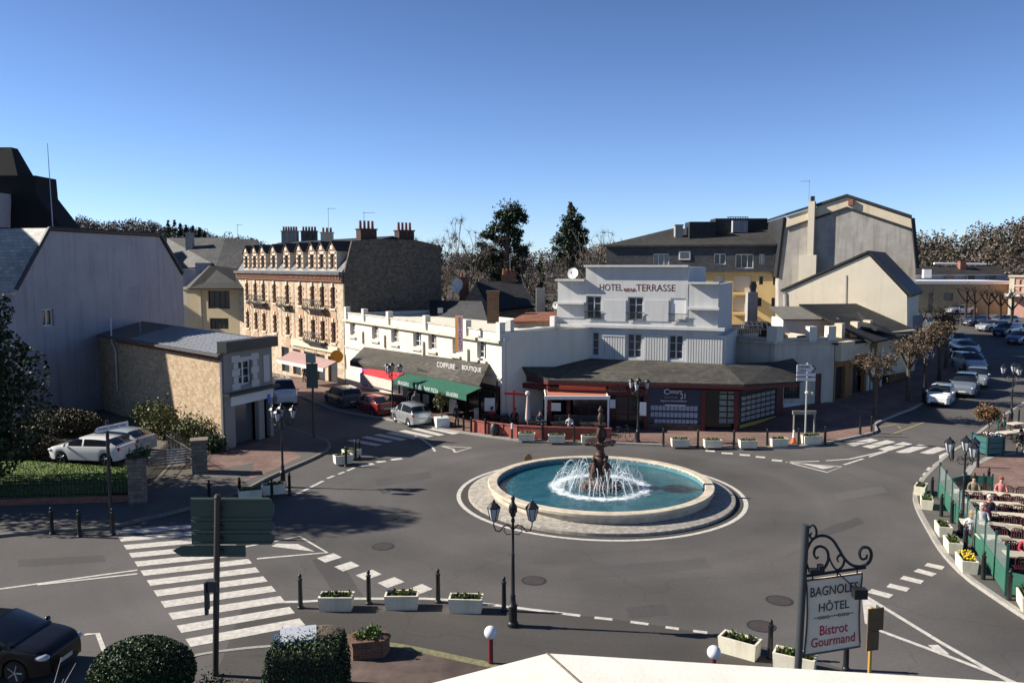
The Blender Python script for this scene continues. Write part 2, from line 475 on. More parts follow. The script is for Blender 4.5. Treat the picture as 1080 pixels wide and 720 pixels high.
def foliage(mb, c, rad, n, size, rng, clumps=14, spread=.34, m=0, shell=.55, up=0.0, asp=.7):
    """leaf faces in clumps spread through an uneven crown"""
    c = Vector(c)
    cc = []
    for _ in range(clumps):
        d = Vector((rng.gauss(0, 1), rng.gauss(0, 1), rng.gauss(0, 1))).normalized() * rng.uniform(shell, 1.0) ** .6
        cc.append((Vector((d.x * rad[0], d.y * rad[1], d.z * rad[2])), rng.uniform(.65, 1.25)))
    for i in range(n):
        q, k = cc[rng.randrange(clumps)]
        mr = (rad[0] + rad[1] + rad[2]) / 3 * spread * k
        o = Vector((rng.gauss(0, .5) * mr, rng.gauss(0, .5) * mr, rng.gauss(0, .5) * mr))
        mb.leaf(c + q * .8 + o, size * rng.uniform(.6, 1.3), rng, m, up, asp)
# ------------------------------------------------------------------ shared materials
rng = random.Random(7)
m_asphalt = asphalt_mat("asphalt", (.106, .099, .094), .32)
m_asphalt_dark = asphalt_mat("asphalt_footway", (.072, .066, .060), .25)
m_pave_red = mat("red_paving", (.215, .140, .118), .85, .3, 5, bump=.2, bscale=40, big=.3, spec=.25)
m_pave_grey = asphalt_mat("grey_footway", (.115, .107, .097), .25)
m_private = mat("worn_red_concrete", (.13, .092, .078), .88, .4, 2.2, bump=.25, bscale=30, big=.5)
m_kerb = mat("granite_kerb", (.33, .31, .28), .85, .3, 8, bump=.2)
m_kerb_dark = mat("weathered_kerb", (.19, .175, .155), .88, .35, 6, bump=.2)
m_paint = mat("road_paint", (.64, .61, .55), .75, .0, 5, col2=(.36, .34, .31), spec=.3, detail=9, bump=.1)
m_moss = mat("mossy_gutter", (.20, .19, .10), .95, .5, 6, bump=.4)
m_earth = mat("earth", (.085, .08, .05), .95, .4, .4, big=.4)
m_grass = mat("lawn", (.13, .19, .045), .95, .45, 6, bump=.5, bscale=50, big=.35)
m_iron = plain("black_iron", (.014, .015, .017), .45, .2)
m_soil = mat("soil", (.05, .037, .025), .95, .4, 9, bump=.5)
m_cream = wallm("cream_concrete", (.74, .69, .54), .14, .55, 2.0)
m_glass = plain("window_glass", (.03, .036, .045), .08, 0, .7)
_n = m_glass.node_tree; _oi = _n.nodes.new("ShaderNodeObjectInfo"); _rp = _n.nodes.new("ShaderNodeValToRGB")      # some rooms have pale curtains behind the glass
_rp.color_ramp.elements[0].position = .55; _rp.color_ramp.elements[0].color = (.022, .027, .034, 1); _rp.color_ramp.elements[1].position = .95; _rp.color_ramp.elements[1].color = (.17, .165, .155, 1)
_n.links.new(_oi.outputs["Random"], _rp.inputs[0]); _n.links.new(_rp.outputs[0], _n.nodes["Principled BSDF"].inputs["Base Color"])
m_glass_blue = plain("shop_glass", (.03, .035, .042), .12, 0, .6)
m_white_frame = plain("white_frame", (.74, .73, .70), .45)
m_zinc = mat("zinc", (.33, .35, .38), .45, .2, 3, metal=.25, spec=.5)
m_dark_metal = plain("dark_metal", (.04, .043, .045), .5, .3)
m_cobble = mat("cobbles", (.47, .435, .38), .85, .35, 5, pattern='obj', psize=(.19, .15), bump=.5, mortar=(.25, .235, .205))

def struct(o): o["kind"] = "structure"; return o

# ------------------------------------------------------------------ ground sheet to the horizon
def axis(lo, hi, step, far):
    a = []; v = lo
    while v <= hi: a.append(v); v += step
    return [-far, -far * .4, lo - 250, lo - 80] + a + [hi + 80, hi + 250, far * .4, far]
gx, gy = axis(-90, 170, 5, 4500), axis(-30, 220, 5, 4500)
g = MB(); W_ = len(gx)
g.add([(x, y, gz(x, y) - .3 - .00004 * max(0, y - 230)) for y in gy for x in gx],
      [(j * W_ + i, j * W_ + i + 1, (j + 1) * W_ + i + 1, (j + 1) * W_ + i) for j in range(len(gy) - 1) for i in range(W_ - 1)])
struct(g.build("ground", m_earth))
g = MB(); xs = [-62 + 2 * i for i in range(106)]; ys = [2 + 2 * i for i in range(88)]
g.add([(x, y, gz(x, y)) for y in ys for x in xs],
      [(j * 106 + i, j * 106 + i + 1, (j + 1) * 106 + i + 1, (j + 1) * 106 + i) for j in range(87) for i in range(105)])
struct(g.build("road", m_asphalt))

def px(lst): return [GS(*p) for p in lst]
# footway on the left, from the garden fence round to the side street
LK = px([(-90, 576), (0, 566), (50, 561), (110, 558), (150, 549), (200, 537), (250, 521.5), (280, 506), (300, 497), (332, 483), (345, 475), (348, 470), (342, 465), (327, 459.5), (305, 452.5), (292, 447), (284, 441)])
LI = px([(-90, 540), (0, 536), (135, 530), (212, 500), (236, 476)]) + [Vector((-15.8, 51.5, 0)), Vector((-15.6, 53.6, 0)), Vector((-17, 56.5, 0)), Vector((-18, 59, 0))]
g = MB(); sheet_between(g, LK, LI, .12, 40, 6); struct(g.build("footway", m_pave_grey))
g = MB(); kerb(g, smooth_poly(LK, 90), .17, .125); struct(g.build("kerb", m_kerb_dark))
g = MB(); sheet_between(g, px([(214, 507), (250, 513), (283, 500), (318, 484)]), px([(222, 478), (240, 476), (262, 470), (289, 462)]), .126, 16, 4, 0); struct(g.build("red_footway", m_pave_red))
g = MB(); sheet_between(g, px([(205, 516), (262, 507)]), px([(212, 501), (268, 490)]), .130, 12, 3, 0); struct(g.build("driveway_apron", m_pave_grey))

# footway in front of the shops, on round the corner and up the climbing street
FK = px([(300, 412), (345, 430), (400, 441), (440, 449), (470, 454), (490, 457), (560, 466), (647, 468.5), (700, 470.5), (775, 472.5), (835, 472.5), (870, 468), (900, 462), (921, 457), (926, 453), (921, 449), (945, 438), (967, 429), (1000, 408), (1010, 396), (1008, 380), (1006, 365), (1003, 352)])
FI = [Vector(p) for p in ((-30, 96, 0), (-16, 80, 0), (-0.2, 58, 0), (3.5, 58.5, 0), (14, 57.5, 0), (19.5, 61, 0), (25, 63, 0), (33, 72, 0), (42, 84, 0), (52, 100, 0), (60, 118, 0))]
g = MB(); sheet_between(g, FK, FI, .12, 80, 8); struct(g.build("shop_footway", m_pave_red))
g = MB(); kerb(g, smooth_poly(FK, 160), .17, .125); struct(g.build("shop_kerb", m_kerb))

# footway on the right, under the restaurant terrace
RK = px([(1130, 682), (1080, 651), (1047, 629), (1019, 609), (995, 584), (979, 558), (968, 537), (965, 522), (972, 509), (987, 493), (1001, 480), (1020, 468), (1045, 448), (1080, 426), (1120, 402)])
RI = px([(1500, 720), (1500, 600), (1420, 520), (1350, 470), (1300, 430), (1260, 400)])
g = MB(); sheet_between(g, RK, RI, .12, 60, 10); struct(g.build("terrace_footway", m_pave_grey))
g = MB(); kerb(g, smooth_poly(RK, 110), .2, .13); struct(g.build("terrace_kerb", m_kerb))
g = MB(); sheet_between(g, px([(1020, 518), (1018, 505), (1026, 493), (1046, 483), (1090, 477), (1200, 470)]), px([(1060, 570), (1120, 560), (1200, 550), (1300, 540)]), .127, 24, 8, 0); struct(g.build("terrace_paving", m_pave_red))
g = MB(); kerb(g, px([(1020, 518), (1018, 505), (1026, 493), (1046, 483), (1090, 477)]), .35, .14); struct(g.build("terrace_edging", m_kerb))

# the hotel's own forecourt at the bottom of the picture
NL = px([(255, 643), (285, 635), (321, 634), (375, 631), (450, 631), (475, 632.5), (515, 637), (540, 640), (612, 649), (650, 653), (745, 667), (800, 680), (880, 702), (960, 730)])
g = MB(); sheet_between(g, NL, px([(150, 905), (400, 905), (700, 905), (1150, 905)]), .004, 40, 8, 0); struct(g.build("forecourt", m_asphalt_dark))
NG = px([(120, 716), (202, 692), (250, 684.5), (287, 681), (360, 676), (410, 680), (445, 686), (482, 694), (520, 702), (600, 720), (760, 760)])
g = MB(); sheet_between(g, NG[4:], px([(330, 1100), (500, 1100), (800, 1100)]), .010, 30, 6, 0); struct(g.build("hotel_paving", m_private))
g = MB(); stripe(g, smooth_poly(NG[3:], 60), .3, .016); struct(g.build("gutter", m_moss))
g = MB(); stripe(g, smooth_poly(NG[:4], 30), .14, .016); struct(g.build("forecourt_kerb", m_kerb))
# in the carriageway, each its own tone of asphalt

# ------------------------------------------------------------------ painted markings
g = MB()
a0, a1, b0, b1 = G(120, 559), G(201, 682), G(229, 551), G(322, 659)
NST = 12
for i in range(NST):
    u0, u1 = (i + .0) / (NST - .45), (i + .55) / (NST - .45)
    mark(g, [a0.lerp(a1, u0), a0.lerp(a1, u1), b0.lerp(b1, u1), b0.lerp(b1, u0)])
for a, b in (((369, 464), (400, 469.5)), ((384, 460.5), (412, 466)), ((397, 458), (426, 464)), ((410, 456), (440, 462.3)), ((424, 454), (454, 460.5)), ((437, 452), (466, 459)), ((450, 450.5), (481, 457.5))):
    stripe(g, px([a, b]), .55)
for a, b in (((896, 469.3), (922.5, 463.3)), ((913.8, 471.8), (940, 465)), ((931, 474.5), (957.5, 467)), ((949.5, 477.5), (975, 469.5)), ((968.8, 480.8), (993.8, 472)), ((988.8, 483.8), (1010, 475.5))):
    stripe(g, px([a, b]), .6)
struct(g.build("crossing_stripes", m_paint))
g = MB()
for c in ((347.5, 588), (366, 597), (389, 606), (412.5, 614), (442, 621.5)):
    o = G(*c); q = .46
    mark(g, [o + Vector(d) * q for d in ((-1, -.1, 0), (-.1, -1.1, 0), (1, .1, 0), (.1, 1.1, 0))])
def lines(lst, w):
    for l in lst: stripe(g, px(l), w)
lines([[(255, 577), (316, 565.5), (345, 582.5), (271, 589)]], .15)
mark(g, px([(286, 576), (332, 581.5), (314, 573.5), (292, 573)]))
lines([[(310, 522.5), (326, 514.5), (341, 507)], [(345, 504.5), (352.5, 501.5)], [(357, 500), (363, 497.5)], [(366, 496.5), (374, 493)]], .18)
lines([[(380, 491), (394, 489)], [(397, 487.3), (407, 486)], [(412, 484.8), (424, 483.5)]], .4)
lines([[(437, 459.5), (446, 463.5), (455, 470), (459, 476)], [(466, 470.5), (497, 472), (480, 477)], [(466, 470.5), (478, 473.5), (480, 477)]], .15)
lines([[(-60, 629.5), (0, 621), (145, 601)], [(40, 616.5), (145, 605)], [(89, 669), (103, 668), (113, 694)]], .13)
lines([[(744, 475.3), (754, 475.7)], [(761, 477.6), (773, 478.2)], [(780, 479.4), (791, 480)], [(797, 481.5), (807, 482.3)], [(814, 485), (825, 486)]], .42)
lines([[(829, 487), (872.5, 498), (887.5, 492), (829, 487.5)], [(833, 487), (864, 486.2)], [(890, 490), (912, 483), (935, 475.8)], [(871, 485.7), (896, 484), (935, 475.3)]], .16)
mark(g, px([(846, 489), (880, 492.5), (868, 494.5)]))
lines([[(1001, 480.5), (992, 486), (985, 491.5)]], .22)
lines([[(982, 493), (979.5, 496)], [(978, 498.5), (975.5, 501.5)], [(974.5, 503.5), (972.5, 506.5)], [(971.5, 508.5), (970, 511.5)]], .3)
lines([[(976.5, 595), (995, 599)], [(966, 601), (985.6, 606.3)], [(951, 608.7), (972.8, 614)], [(936.7, 617), (958, 622)], [(917, 622.7), (940, 629)]], .42)
lines([[(911, 627.6), (990, 676), (1060, 716), (1120, 750)], [(927, 664.6), (990, 688), (1055, 713), (1100, 733)]], .16)
mark(g, px([(909, 629), (912, 657), (925, 664), (924, 637)]))
lines([[(984, 680), (996, 690)]], .3)
lines([[(285, 635), (321, 634), (375, 631), (450, 631), (475, 632.5), (515, 637), (540, 640), (580, 645), (612, 649)], [(627, 651), (646, 653)], [(665, 655.5), (684, 658)], [(702, 661), (716, 663)], [(731, 665), (746, 667)]], .17)
struct(g.build("road_markings", m_paint))
g = MB(); lines([[(919, 452), (945, 447), (950, 452)], [(940, 458), (975, 445)]], .1)
struct(g.build("bay_markings", mat("yellow_paint", (.45, .36, .12), .8, .4, 12, col2=(.2, .17, .09))))

# trench repairs and a drain line cut into the carriageway
rgp = random.Random(12)
for i, (poly_, tone) in enumerate((([(330, 590), (352, 586), (392, 640), (366, 646)], .07), ([(600, 600), (742, 588), (752, 599), (604, 612)], .088), ([(860, 560), (905, 545), (912, 551), (866, 568)], .075), ([(395, 505), (452, 497), (456, 504), (398, 513)], .082), ([(20, 590), (110, 585), (112, 592), (18, 598)], .074), ([(880, 520), (930, 512), (936, 519), (884, 528)], .12), ([(660, 640), (700, 636), (706, 648), (664, 652)], .078))):
    g = MB(); pts_ = px(poly_); out_ = []
    for a, c in zip(pts_, pts_[1:] + pts_[:1]):
        for k in range(6): q = a.lerp(c, k / 6); out_.append((q.x + rgp.gauss(0, .03), q.y + rgp.gauss(0, .03), gz(q.x, q.y) + .002))
    g.poly(out_); struct(g.build("road_repair", asphalt_mat("repair_tone_%d" % int(tone * 1000), (tone * 1.03, tone * .97, tone * .93), .2)))

# ------------------------------------------------------------------ traffic island and fountain
FC = Vector((4.25, 39.1, 0))
g = MB(); ring = [FC + Vector((math.cos(a), math.sin(a), 0)) * 6.82 for a in [i * math.pi / 60 for i in range(121)]]
stripe(g, ring, .2, .006); struct(g.build("island_edge_line", m_paint))
g = MB(); stripe(g, [FC + (p - FC) * (6.52 / 6.82) for p in ring], .3, .005); struct(g.build("island_channel", m_asphalt_dark))
g = MB(); g.lathe([(6.36, -.1), (6.36, .13), (6.30, .15), (5.0, .19)], 96, caps=False); o = struct(g.build("cobbled_island", m_cobble, smooth=30)); o.location = FC

m_water = bpy.data.materials.new("pool_water"); m_water.use_nodes = True
def _():
    nt = m_water.node_tree; n = nt.nodes; L = nt.links; b = n["Principled BSDF"]
    tc = n.new("ShaderNodeTexCoord")
    nz = n.new("ShaderNodeTexNoise"); nz.inputs["Scale"].default_value = 1.1; nz.inputs["Detail"].default_value = 3; L.new(tc.outputs["Object"], nz.inputs[0])
    rp = n.new("ShaderNodeValToRGB"); rp.color_ramp.elements[0].color = (.006, .055, .085, 1); rp.color_ramp.elements[1].color = (.018, .115, .145, 1)
    rp.color_ramp.elements[0].position = .3; rp.color_ramp.elements[1].position = .7
    L.new(nz.outputs[0], rp.inputs[0])
    ln = n.new("ShaderNodeVectorMath"); ln.operation = 'LENGTH'; L.new(tc.outputs["Object"], ln.inputs[0])
    # churned white water where the jets fall
    d = n.new("ShaderNodeMath"); d.operation = 'SUBTRACT'; L.new(ln.outputs["Value"], d.inputs[0]); d.inputs[1].default_value = 2.15
    ab = n.new("ShaderNodeMath"); ab.operation = 'ABSOLUTE'; L.new(d.outputs[0], ab.inputs[0])
    mr = n.new("ShaderNodeMapRange"); mr.inputs[1].default_value = .1; mr.inputs[2].default_value = .95; mr.inputs[3].default_value = .62; mr.inputs[4].default_value = 0; L.new(ab.outputs[0], mr.inputs[0])
    nf = n.new("ShaderNodeTexNoise"); nf.inputs["Scale"].default_value = 2.6; nf.inputs["Detail"].default_value = 10; nf.inputs["Roughness"].default_value = .75; L.new(tc.outputs["Object"], nf.inputs[0])
    ad = n.new("ShaderNodeMath"); ad.operation = 'ADD'; L.new(mr.outputs[0], ad.inputs[0]); L.new(nf.outputs[0], ad.inputs[1])
    st = n.new("ShaderNodeMapRange"); st.inputs[1].default_value = .90; st.inputs[2].default_value = 1.16; L.new(ad.outputs[0], st.inputs[0])
    mx = n.new("ShaderNodeMix"); mx.data_type = 'RGBA'; L.new(st.outputs[0], mx.inputs[0]); L.new(rp.outputs[0], mx.inputs[6]); mx.inputs[7].default_value = (.78, .84, .86, 1)
    L.new(mx.outputs[2], b.inputs["Base Color"])
    r2 = n.new("ShaderNodeMapRange"); r2.inputs[3].default_value = .06; r2.inputs[4].default_value = .8; L.new(st.outputs[0], r2.inputs[0]); L.new(r2.outputs[0], b.inputs["Roughness"])
    wv = n.new("ShaderNodeTexNoise"); wv.inputs["Scale"].default_value = 5; wv.inputs["Detail"].default_value = 5; L.new(tc.outputs["Object"], wv.inputs[0])
    bp = n.new("ShaderNodeBump"); bp.inputs["Strength"].default_value = .55; bp.inputs["Distance"].default_value = .06; L.new(wv.outputs[0], bp.inputs["Height"]); L.new(bp.outputs[0], b.inputs["Normal"])
_()
m_rim = wallm("basin_stone", (.56, .49, .38), .3, .55, 2.5, .85)
m_rust = mat("rusty_cast_iron", (.085, .042, .028), .6, .4, 9, col2=(.035, .022, .018), metal=.2, bump=.4)
m_basin_in = mat("basin_lining", (.10, .22, .25), .8, .3, 2)
m_jet = plain("spray_water", (.86, .9, .92), .3, alpha=.34)

ft = thing("fountain", "round stone basin of blue water with a rust brown cast iron fountain at its centre", "fountain", FC)
b = MB(); b.lathe([(5.30, .02), (5.30, .16), (5.24, .18), (5.24, .46), (5.40, .48), (5.42, .60), (5.38, .635), (4.98, .635), (4.95, .60), (4.95, .5)], 128, caps=False); b.build("basin_rim", m_rim, ft, 40)
b = MB(); b.lathe([(4.95, .56), (4.95, -.2)], 96, caps=False); b.build("basin_lining", m_basin_in, ft, 40)
b = MB(); b.lathe([(.0001, 0), (2.5, 0), (4.951, 0)], 96, caps=False); o = b.build("water", m_water, ft); o.location.z = .36
b = MB(); b.lathe([(1.05, .25), (1.08, .42), (.98, .50), (.8, .56), (.6, .66), (.52, .8), (.46, .95)], 32)
for k in range(26):
    a = k * 2 * math.pi / 26; b.ball((math.cos(a) * rng.uniform(.85, 1.0), math.sin(a) * rng.uniform(.85, 1.0), .46), rng.uniform(.1, .2), 7)
b.build("rock_base", m_rust, ft, 50)
b = MB(); b.lathe([(.46, .9), (.36, 1.05), (.30, 1.2), (.34, 1.28), (.28, 1.36), (.30, 1.5), (.36, 1.62), (.33, 1.75), (.22, 1.86), (.26, 1.95), (.2, 2.05), (.18, 2.25), (.24, 2.34)], 20)
b.build("pedestal", m_rust, ft, 50)
for k in range(4):
    a = k * math.pi / 2 + .6; c = Vector((math.cos(a), math.sin(a), 0)); b = MB()
    b.tube([c * .40 + Vector((0, 0, .62)), c * .46 + Vector((0, 0, .95)), c * .40 + Vector((0, 0, 1.25)), c * .36 + Vector((0, 0, 1.5)), c * .38 + Vector((0, 0, 1.62))], [.15, .17, .15, .11, .06], 8)
    b.ball(c * .40 + Vector((0, 0, 1.74)), .11, 8)
    t = c.cross(Vector((0, 0, 1)))
    for sgn in (-1, 1): b.tube([c * .42 + t * sgn * .12 + Vector((0, 0, 1.45)), c * .52 + t * sgn * .22 + Vector((0, 0, 1.25)), c * .55 + t * sgn * .1 + Vector((0, 0, 1.1))], [.06, .05, .04], 6)
    b.build("cast_figure", m_rust, ft, 60)
b = MB(); b.lathe([(.16, 2.28), (.3, 2.34), (.52, 2.44), (.70, 2.56), (.74, 2.60), (.70, 2.62), (.5, 2.54), (.2, 2.48), (.1, 2.47)], 32)
for k in range(16):
    a = k * math.pi / 8; b.ball((math.cos(a) * .71, math.sin(a) * .71, 2.585), .055, 6)
b.build("upper_bowl", m_rust, ft, 50)
b = MB(); b.lathe([(.2, 2.46), (.13, 2.6), (.16, 2.75), (.2, 2.9), (.17, 3.1), (.11, 3.2), (.12, 3.25), (.3, 3.4), (.32, 3.44), (.26, 3.45), (.1, 3.42), (.09, 3.5), (.13, 3.62), (.15, 3.75), (.1, 3.9), (.06, 3.98), (.12, 4.04), (.13, 4.12), (.07, 4.2), (.03, 4.3)], 18)
for k in range(3):
    a = k * 2.1; b.tube([(math.cos(a) * .12, math.sin(a) * .12, 2.6), (math.cos(a) * .28, math.sin(a) * .28, 2.85), (math.cos(a) * .24, math.sin(a) * .24, 3.1), (math.cos(a) * .1, math.sin(a) * .1, 3.25)], .06, 6)
b.build("finial", m_rust, ft, 50)
for k in range(64):
    a = k * 2 * math.pi / 64 + rng.uniform(-.08, .08); b = MB(); r0, r1, hh = rng.uniform(.75, 1.05), rng.uniform(1.25, 2.4), rng.uniform(.4, 1.12)
    pts, rr = [], []
    for i in range(15):
        t = i / 14; aa = a + .03 * math.sin(t * 9 + k)
        pts.append((math.cos(aa) * (r0 + (r1 - r0) * t), math.sin(aa) * (r0 + (r1 - r0) * t), .5 + hh * 4 * t * (1 - t) - .12 * t)); rr.append((.010 + .014 * t) * rng.uniform(.45, 1.3))
    b.tube(pts, rr, 5)
    b.build("water_jet", m_jet, ft, 60)
b = MB()
for k in range(9000):
    a = rng.uniform(0, 6.283); t = min(1, max(.1, rng.gauss(.7, .28))); r = .95 + 1.35 * t; z = .42 + max(0, 4 * .95 * t * (1 - t)) * rng.uniform(.0, 1.05)
    b.leaf((math.cos(a) * r + rng.gauss(0, .1), math.sin(a) * r + rng.gauss(0, .1), z), rng.uniform(.012, .045), rng)
o = b.build("water_spray", m_jet, ft); o["kind"] = "stuff"

for pxy, lab in (((404, 576), "round iron manhole cover left of the fountain in the sunlit road"), ((563, 612), "round iron manhole cover in the road just right of the tall lamp post"),
                 ((803, 660), "round iron manhole cover in the road beside the tilted white planter"), ((822, 633), "reddish round manhole cover left of the hotel sign"), ((412, 545), "small iron cover left of the island's white edge line")):
    o = G(*pxy); t = thing("manhole_cover", lab, "manhole cover", o, group="manhole covers in the road")
    b = MB(); b.lathe([(.44, .0), (.44, .008), (.40, .008)], 28); b.build("ring", m_dark_metal, t)
    b = MB(); b.lathe([(.40, .0), (.35, .010)], 28); b.build("lid", mat("iron_lid", (.085, .07, .062), .6, .4, 10, metal=.3), t)
# ------------------------------------------------------------------ building helpers and materials
def block(mb, w, t0, t1, dep, z0, z1, holes=(), o=0.0, depth=.2, m=0, mr=None, top=True, mtop=None, back=True):
    w.face(mb, t0, t1, z0, z1, holes, depth, m, mr, o)
    P = lambda t, q, z: w.p(t, q, z)
    def quad(a, b, c, d, mm): mb.poly([d, c, b, a] if w.flip else [a, b, c, d], mm)
    quad(P(t1, o, z0), P(t1, -dep, z0), P(t1, -dep, z1), P(t1, o, z1), m)
    quad(P(t0, -dep, z0), P(t0, o, z0), P(t0, o, z1), P(t0, -dep, z1), m)
    if back: quad(P(t1, -dep, z0), P(t0, -dep, z0), P(t0, -dep, z1), P(t1, -dep, z1), m)
    if top: quad(P(t0, o, z1), P(t1, o, z1), P(t1, -dep, z1), P(t0, -dep, z1), m if mtop is None else mtop)
FONTS = {}
def text(parent, s, w, t0, t1, z0, z1, o, m, name='lettering', thick=.02, lean=None):
    """raised lettering fitted between t0..t1 and z0..z1 on wall w"""
    cu = bpy.data.curves.new("lettering", 'FONT'); cu.body = s; cu.extrude = .02; cu.resolution_u = 3
    ob = bpy.data.objects.new("lettering", cu); C.objects.link(ob)
    bpy.context.view_layer.update()
    me = bpy.data.meshes.new_from_object(ob.evaluated_get(bpy.context.evaluated_depsgraph_get()))
    bpy.data.objects.remove(ob); bpy.data.curves.remove(cu)
    xs = [v.co.x for v in me.vertices]; ys = [v.co.y for v in me.vertices]
    x0, x1, y0, y1 = min(xs), max(xs), min(ys), max(ys)
    for v in me.vertices:
        a = (v.co.x - x0) / (x1 - x0); b = (v.co.y - y0) / (y1 - y0); d = thick if v.co.z > 0 else 0
        z = z0 + (z1 - z0) * b
        oo = o if lean is None else lean(b)
        v.co = w.p(t0 + (t1 - t0) * a, oo + d, z)
    me.materials.clear(); me.materials.append(m); me.name = name
    o_ = bpy.data.objects.new(name, me); C.objects.link(o_); o_.parent = parent
    return o_

def slate(name, col, var=.35, size=(.5, .28), rough=.6, bump=.35):
    m = mat(name, col, rough, var, 2.2, pattern='uv', psize=size, bump=bump, mortar=tuple(c * .45 for c in col), big=.3, spec=.45)
    return m
m_slate = slate("dark_slate", (.030, .031, .034))
m_slate_moss = slate("mossy_slate", (.105, .096, .080), .5, (.42, .3), .85, .6)
m_slate_dk = slate("old_slate", (.05, .05, .046), .5, (.42, .3), .8, .6)
m_slate_grey = slate("grey_slate", (.145, .15, .16), .2, (.4, .25), .45)
m_white_wall = wallm("white_render", (.66, .62, .53), .07, .3, 1.0)
m_hotel_white = wallm("hotel_white", (.53, .53, .515), .07, .3, 1.1)
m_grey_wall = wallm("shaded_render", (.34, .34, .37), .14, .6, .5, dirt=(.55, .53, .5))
m_beige = wallm("beige_render", (.60, .52, .38), .1, .3)
m_beige_light = wallm("pale_beige_render", (.62, .56, .44), .07, .2, .8)
m_yellow = wallm("yellow_render", (.62, .45, .21), .08, .2)
m_conc = wallm("stained_concrete", (.35, .33, .30), .25, .7, .8, dirt=(.42, .38, .33))
m_stone = mat("rubble_stone", (.58, .44, .30), .9, .45, 4, col2=(.40, .29, .19), pattern='uv', psize=(.33, .17), bump=.8, mortar=(.45, .34, .2))
m_facade = mat("dressed_stone", (.60, .51, .385), .9, .3, 3.0, col2=(.52, .405, .29), pattern='uv', psize=(.55, .3), bump=.3, mortar=(.45, .36, .24))
m_brick = mat("red_brick", (.30, .11, .065), .9, .35, 6, pattern='uv', psize=(.22, .075), bump=.3, mortar=(.33, .25, .18))
m_brick_pink = mat("pink_brick", (.55, .37, .25), .9, .3, 6, col2=(.47, .28, .18), pattern='uv', psize=(.22, .075), bump=.3, mortar=(.45, .35, .24))
m_darkstone = mat("dark_rubble", (.155, .142, .12), .95, .4, 3, pattern='uv', psize=(.34, .2), bump=.8, mortar=(.05, .048, .04))
m_grey_paint = plain("grey_stone_trim", (.16, .165, .17), .8)
m_red_wood = mat("dark_red_woodwork", (.10, .012, .012), .55, .3, 5, spec=.4)
m_red_low = mat("red_low_wall", (.36, .10, .075), .7, .25, 4, big=.2)
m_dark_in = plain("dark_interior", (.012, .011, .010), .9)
m_terra = mat("clay_tiles", (.30, .115, .06), .85, .35, 3, pattern='uv', psize=(.25, .33), bump=.5)
m_corr = mat("corrugated_sheet", (.16, .155, .14), .7, .3, 2)
m_pot = mat("clay_pot", (.27, .10, .06), .85, .3, 7)
m_felt = mat("roof_felt", (.20, .185, .165), .95, .4, 1.4, bump=.3, big=.4)

def uv_planar(o):
    """unroll each face into metres: along the horizontal and along the slope"""
    me = o.data
    uv = me.uv_layers.new(name="UVMap")
    for p in me.polygons:
        n = p.normal
        u = Vector((0, 0, 1)).cross(n)
        if u.length < 1e-3: u = Vector((1, 0, 0))
        u.normalize(); v = n.cross(u)
        for li in p.loop_indices:
            co = me.vertices[me.loops[li].vertex_index].co
            uv.data[li].uv = (co.dot(u), co.dot(v))
    return o
def part(mb, name, m, parent, smooth=None, label=None):
    o = uv_planar(mb.build(name, m, parent, smooth))
    if label: o["label"] = label
    return o
def each(mb, name, m, parent):
    return [part(b, name, m, parent) for b in pieces(mb)]
def slab3(mb, quad, th, m=0):
    """a roof plane with thickness (goes down)"""
    mb.extrude(quad, (0, 0, -th), m)
def chimney(parent, c, sx, sy, z0, z1, rz, m, pots=3, along='x', pot_h=.55, name='chimney', cap=None):
    b = MB(); b.box((c[0], c[1], (z0 + z1) / 2), (sx, sy, z1 - z0), rz); b.box((c[0], c[1], z1 + .06), (sx + .16, sy + .16, .12), rz)
    ch = part(b, name, m, parent)
    u = Vector((math.cos(rz), math.sin(rz), 0)) if along == 'x' else Vector((-math.sin(rz), math.cos(rz), 0))
    L = (sx if along == 'x' else sy)
    for i in range(pots):
        q = Vector((c[0], c[1], 0)) + u * L * ((i + .5) / pots - .5)
        p = MB(); p.lathe([(.15, z1 + .10), (.12, z1 + .12 + pot_h), (.15, z1 + .14 + pot_h), (.1, z1 + .14 + pot_h), (.1, z1 + .2)], 10, (q.x, q.y, 0)); p.build("chimney_pot", m_pot, ch, 40)
    return ch
def aerial(loc, h, label, rz=0, arms=5, span=.9):
    t = thing("tv_aerial", label, "aerial", loc)
    b = MB(); b.tube([(0, 0, -.3), (0, 0, h)], .028, 6); b.build("mast", m_zinc, t)
    b = MB(); d = Vector((math.cos(rz), math.sin(rz), 0)); e = Vector((-d.y, d.x, 0))
    b.tube([d * -.1 * span + Vector((0, 0, h - .1)), d * span + Vector((0, 0, h - .1))], .018, 5)
    for i in range(arms):
        q = d * (span * (i + .3) / arms) + Vector((0, 0, h - .1)); b.tube([q - e * (.45 - .04 * i), q + e * (.45 - .04 * i)], .012, 4)
    b.build("antenna", m_zinc, t)
def dish(loc, r, aim, label):
    t = thing("satellite_dish", label, "satellite dish", loc)
    aim = Vector(aim).normalized(); q = aim.to_track_quat('Z', 'Y')
    b = MB(); b.lathe([(.001, 0), (r * .5, r * .06), (r, r * .24), (r, r * .27), (r * .5, r * .10), (.001, .04)], 24)
    b.v = [tuple(q @ Vector(v) + Vector((0, 0, r))) for v in b.v]; b.build("reflector", m_white_frame, t, 40)
    b = MB(); b.tube([(0, 0, -.3), (0, 0, r * .7), -aim * .12 + Vector((0, 0, r))], .035, 6); b.build("mount", m_dark_metal, t)
    b = MB(); b.tube([aim * .05 + Vector((0, 0, r * .1)), aim * r * .9 + Vector((0, 0, r * .9))], .018, 5); b.box(aim * r * .95 + Vector((0, 0, r * .95)), (.1, .1, .1)); b.build("feed_arm", m_dark_metal, t)

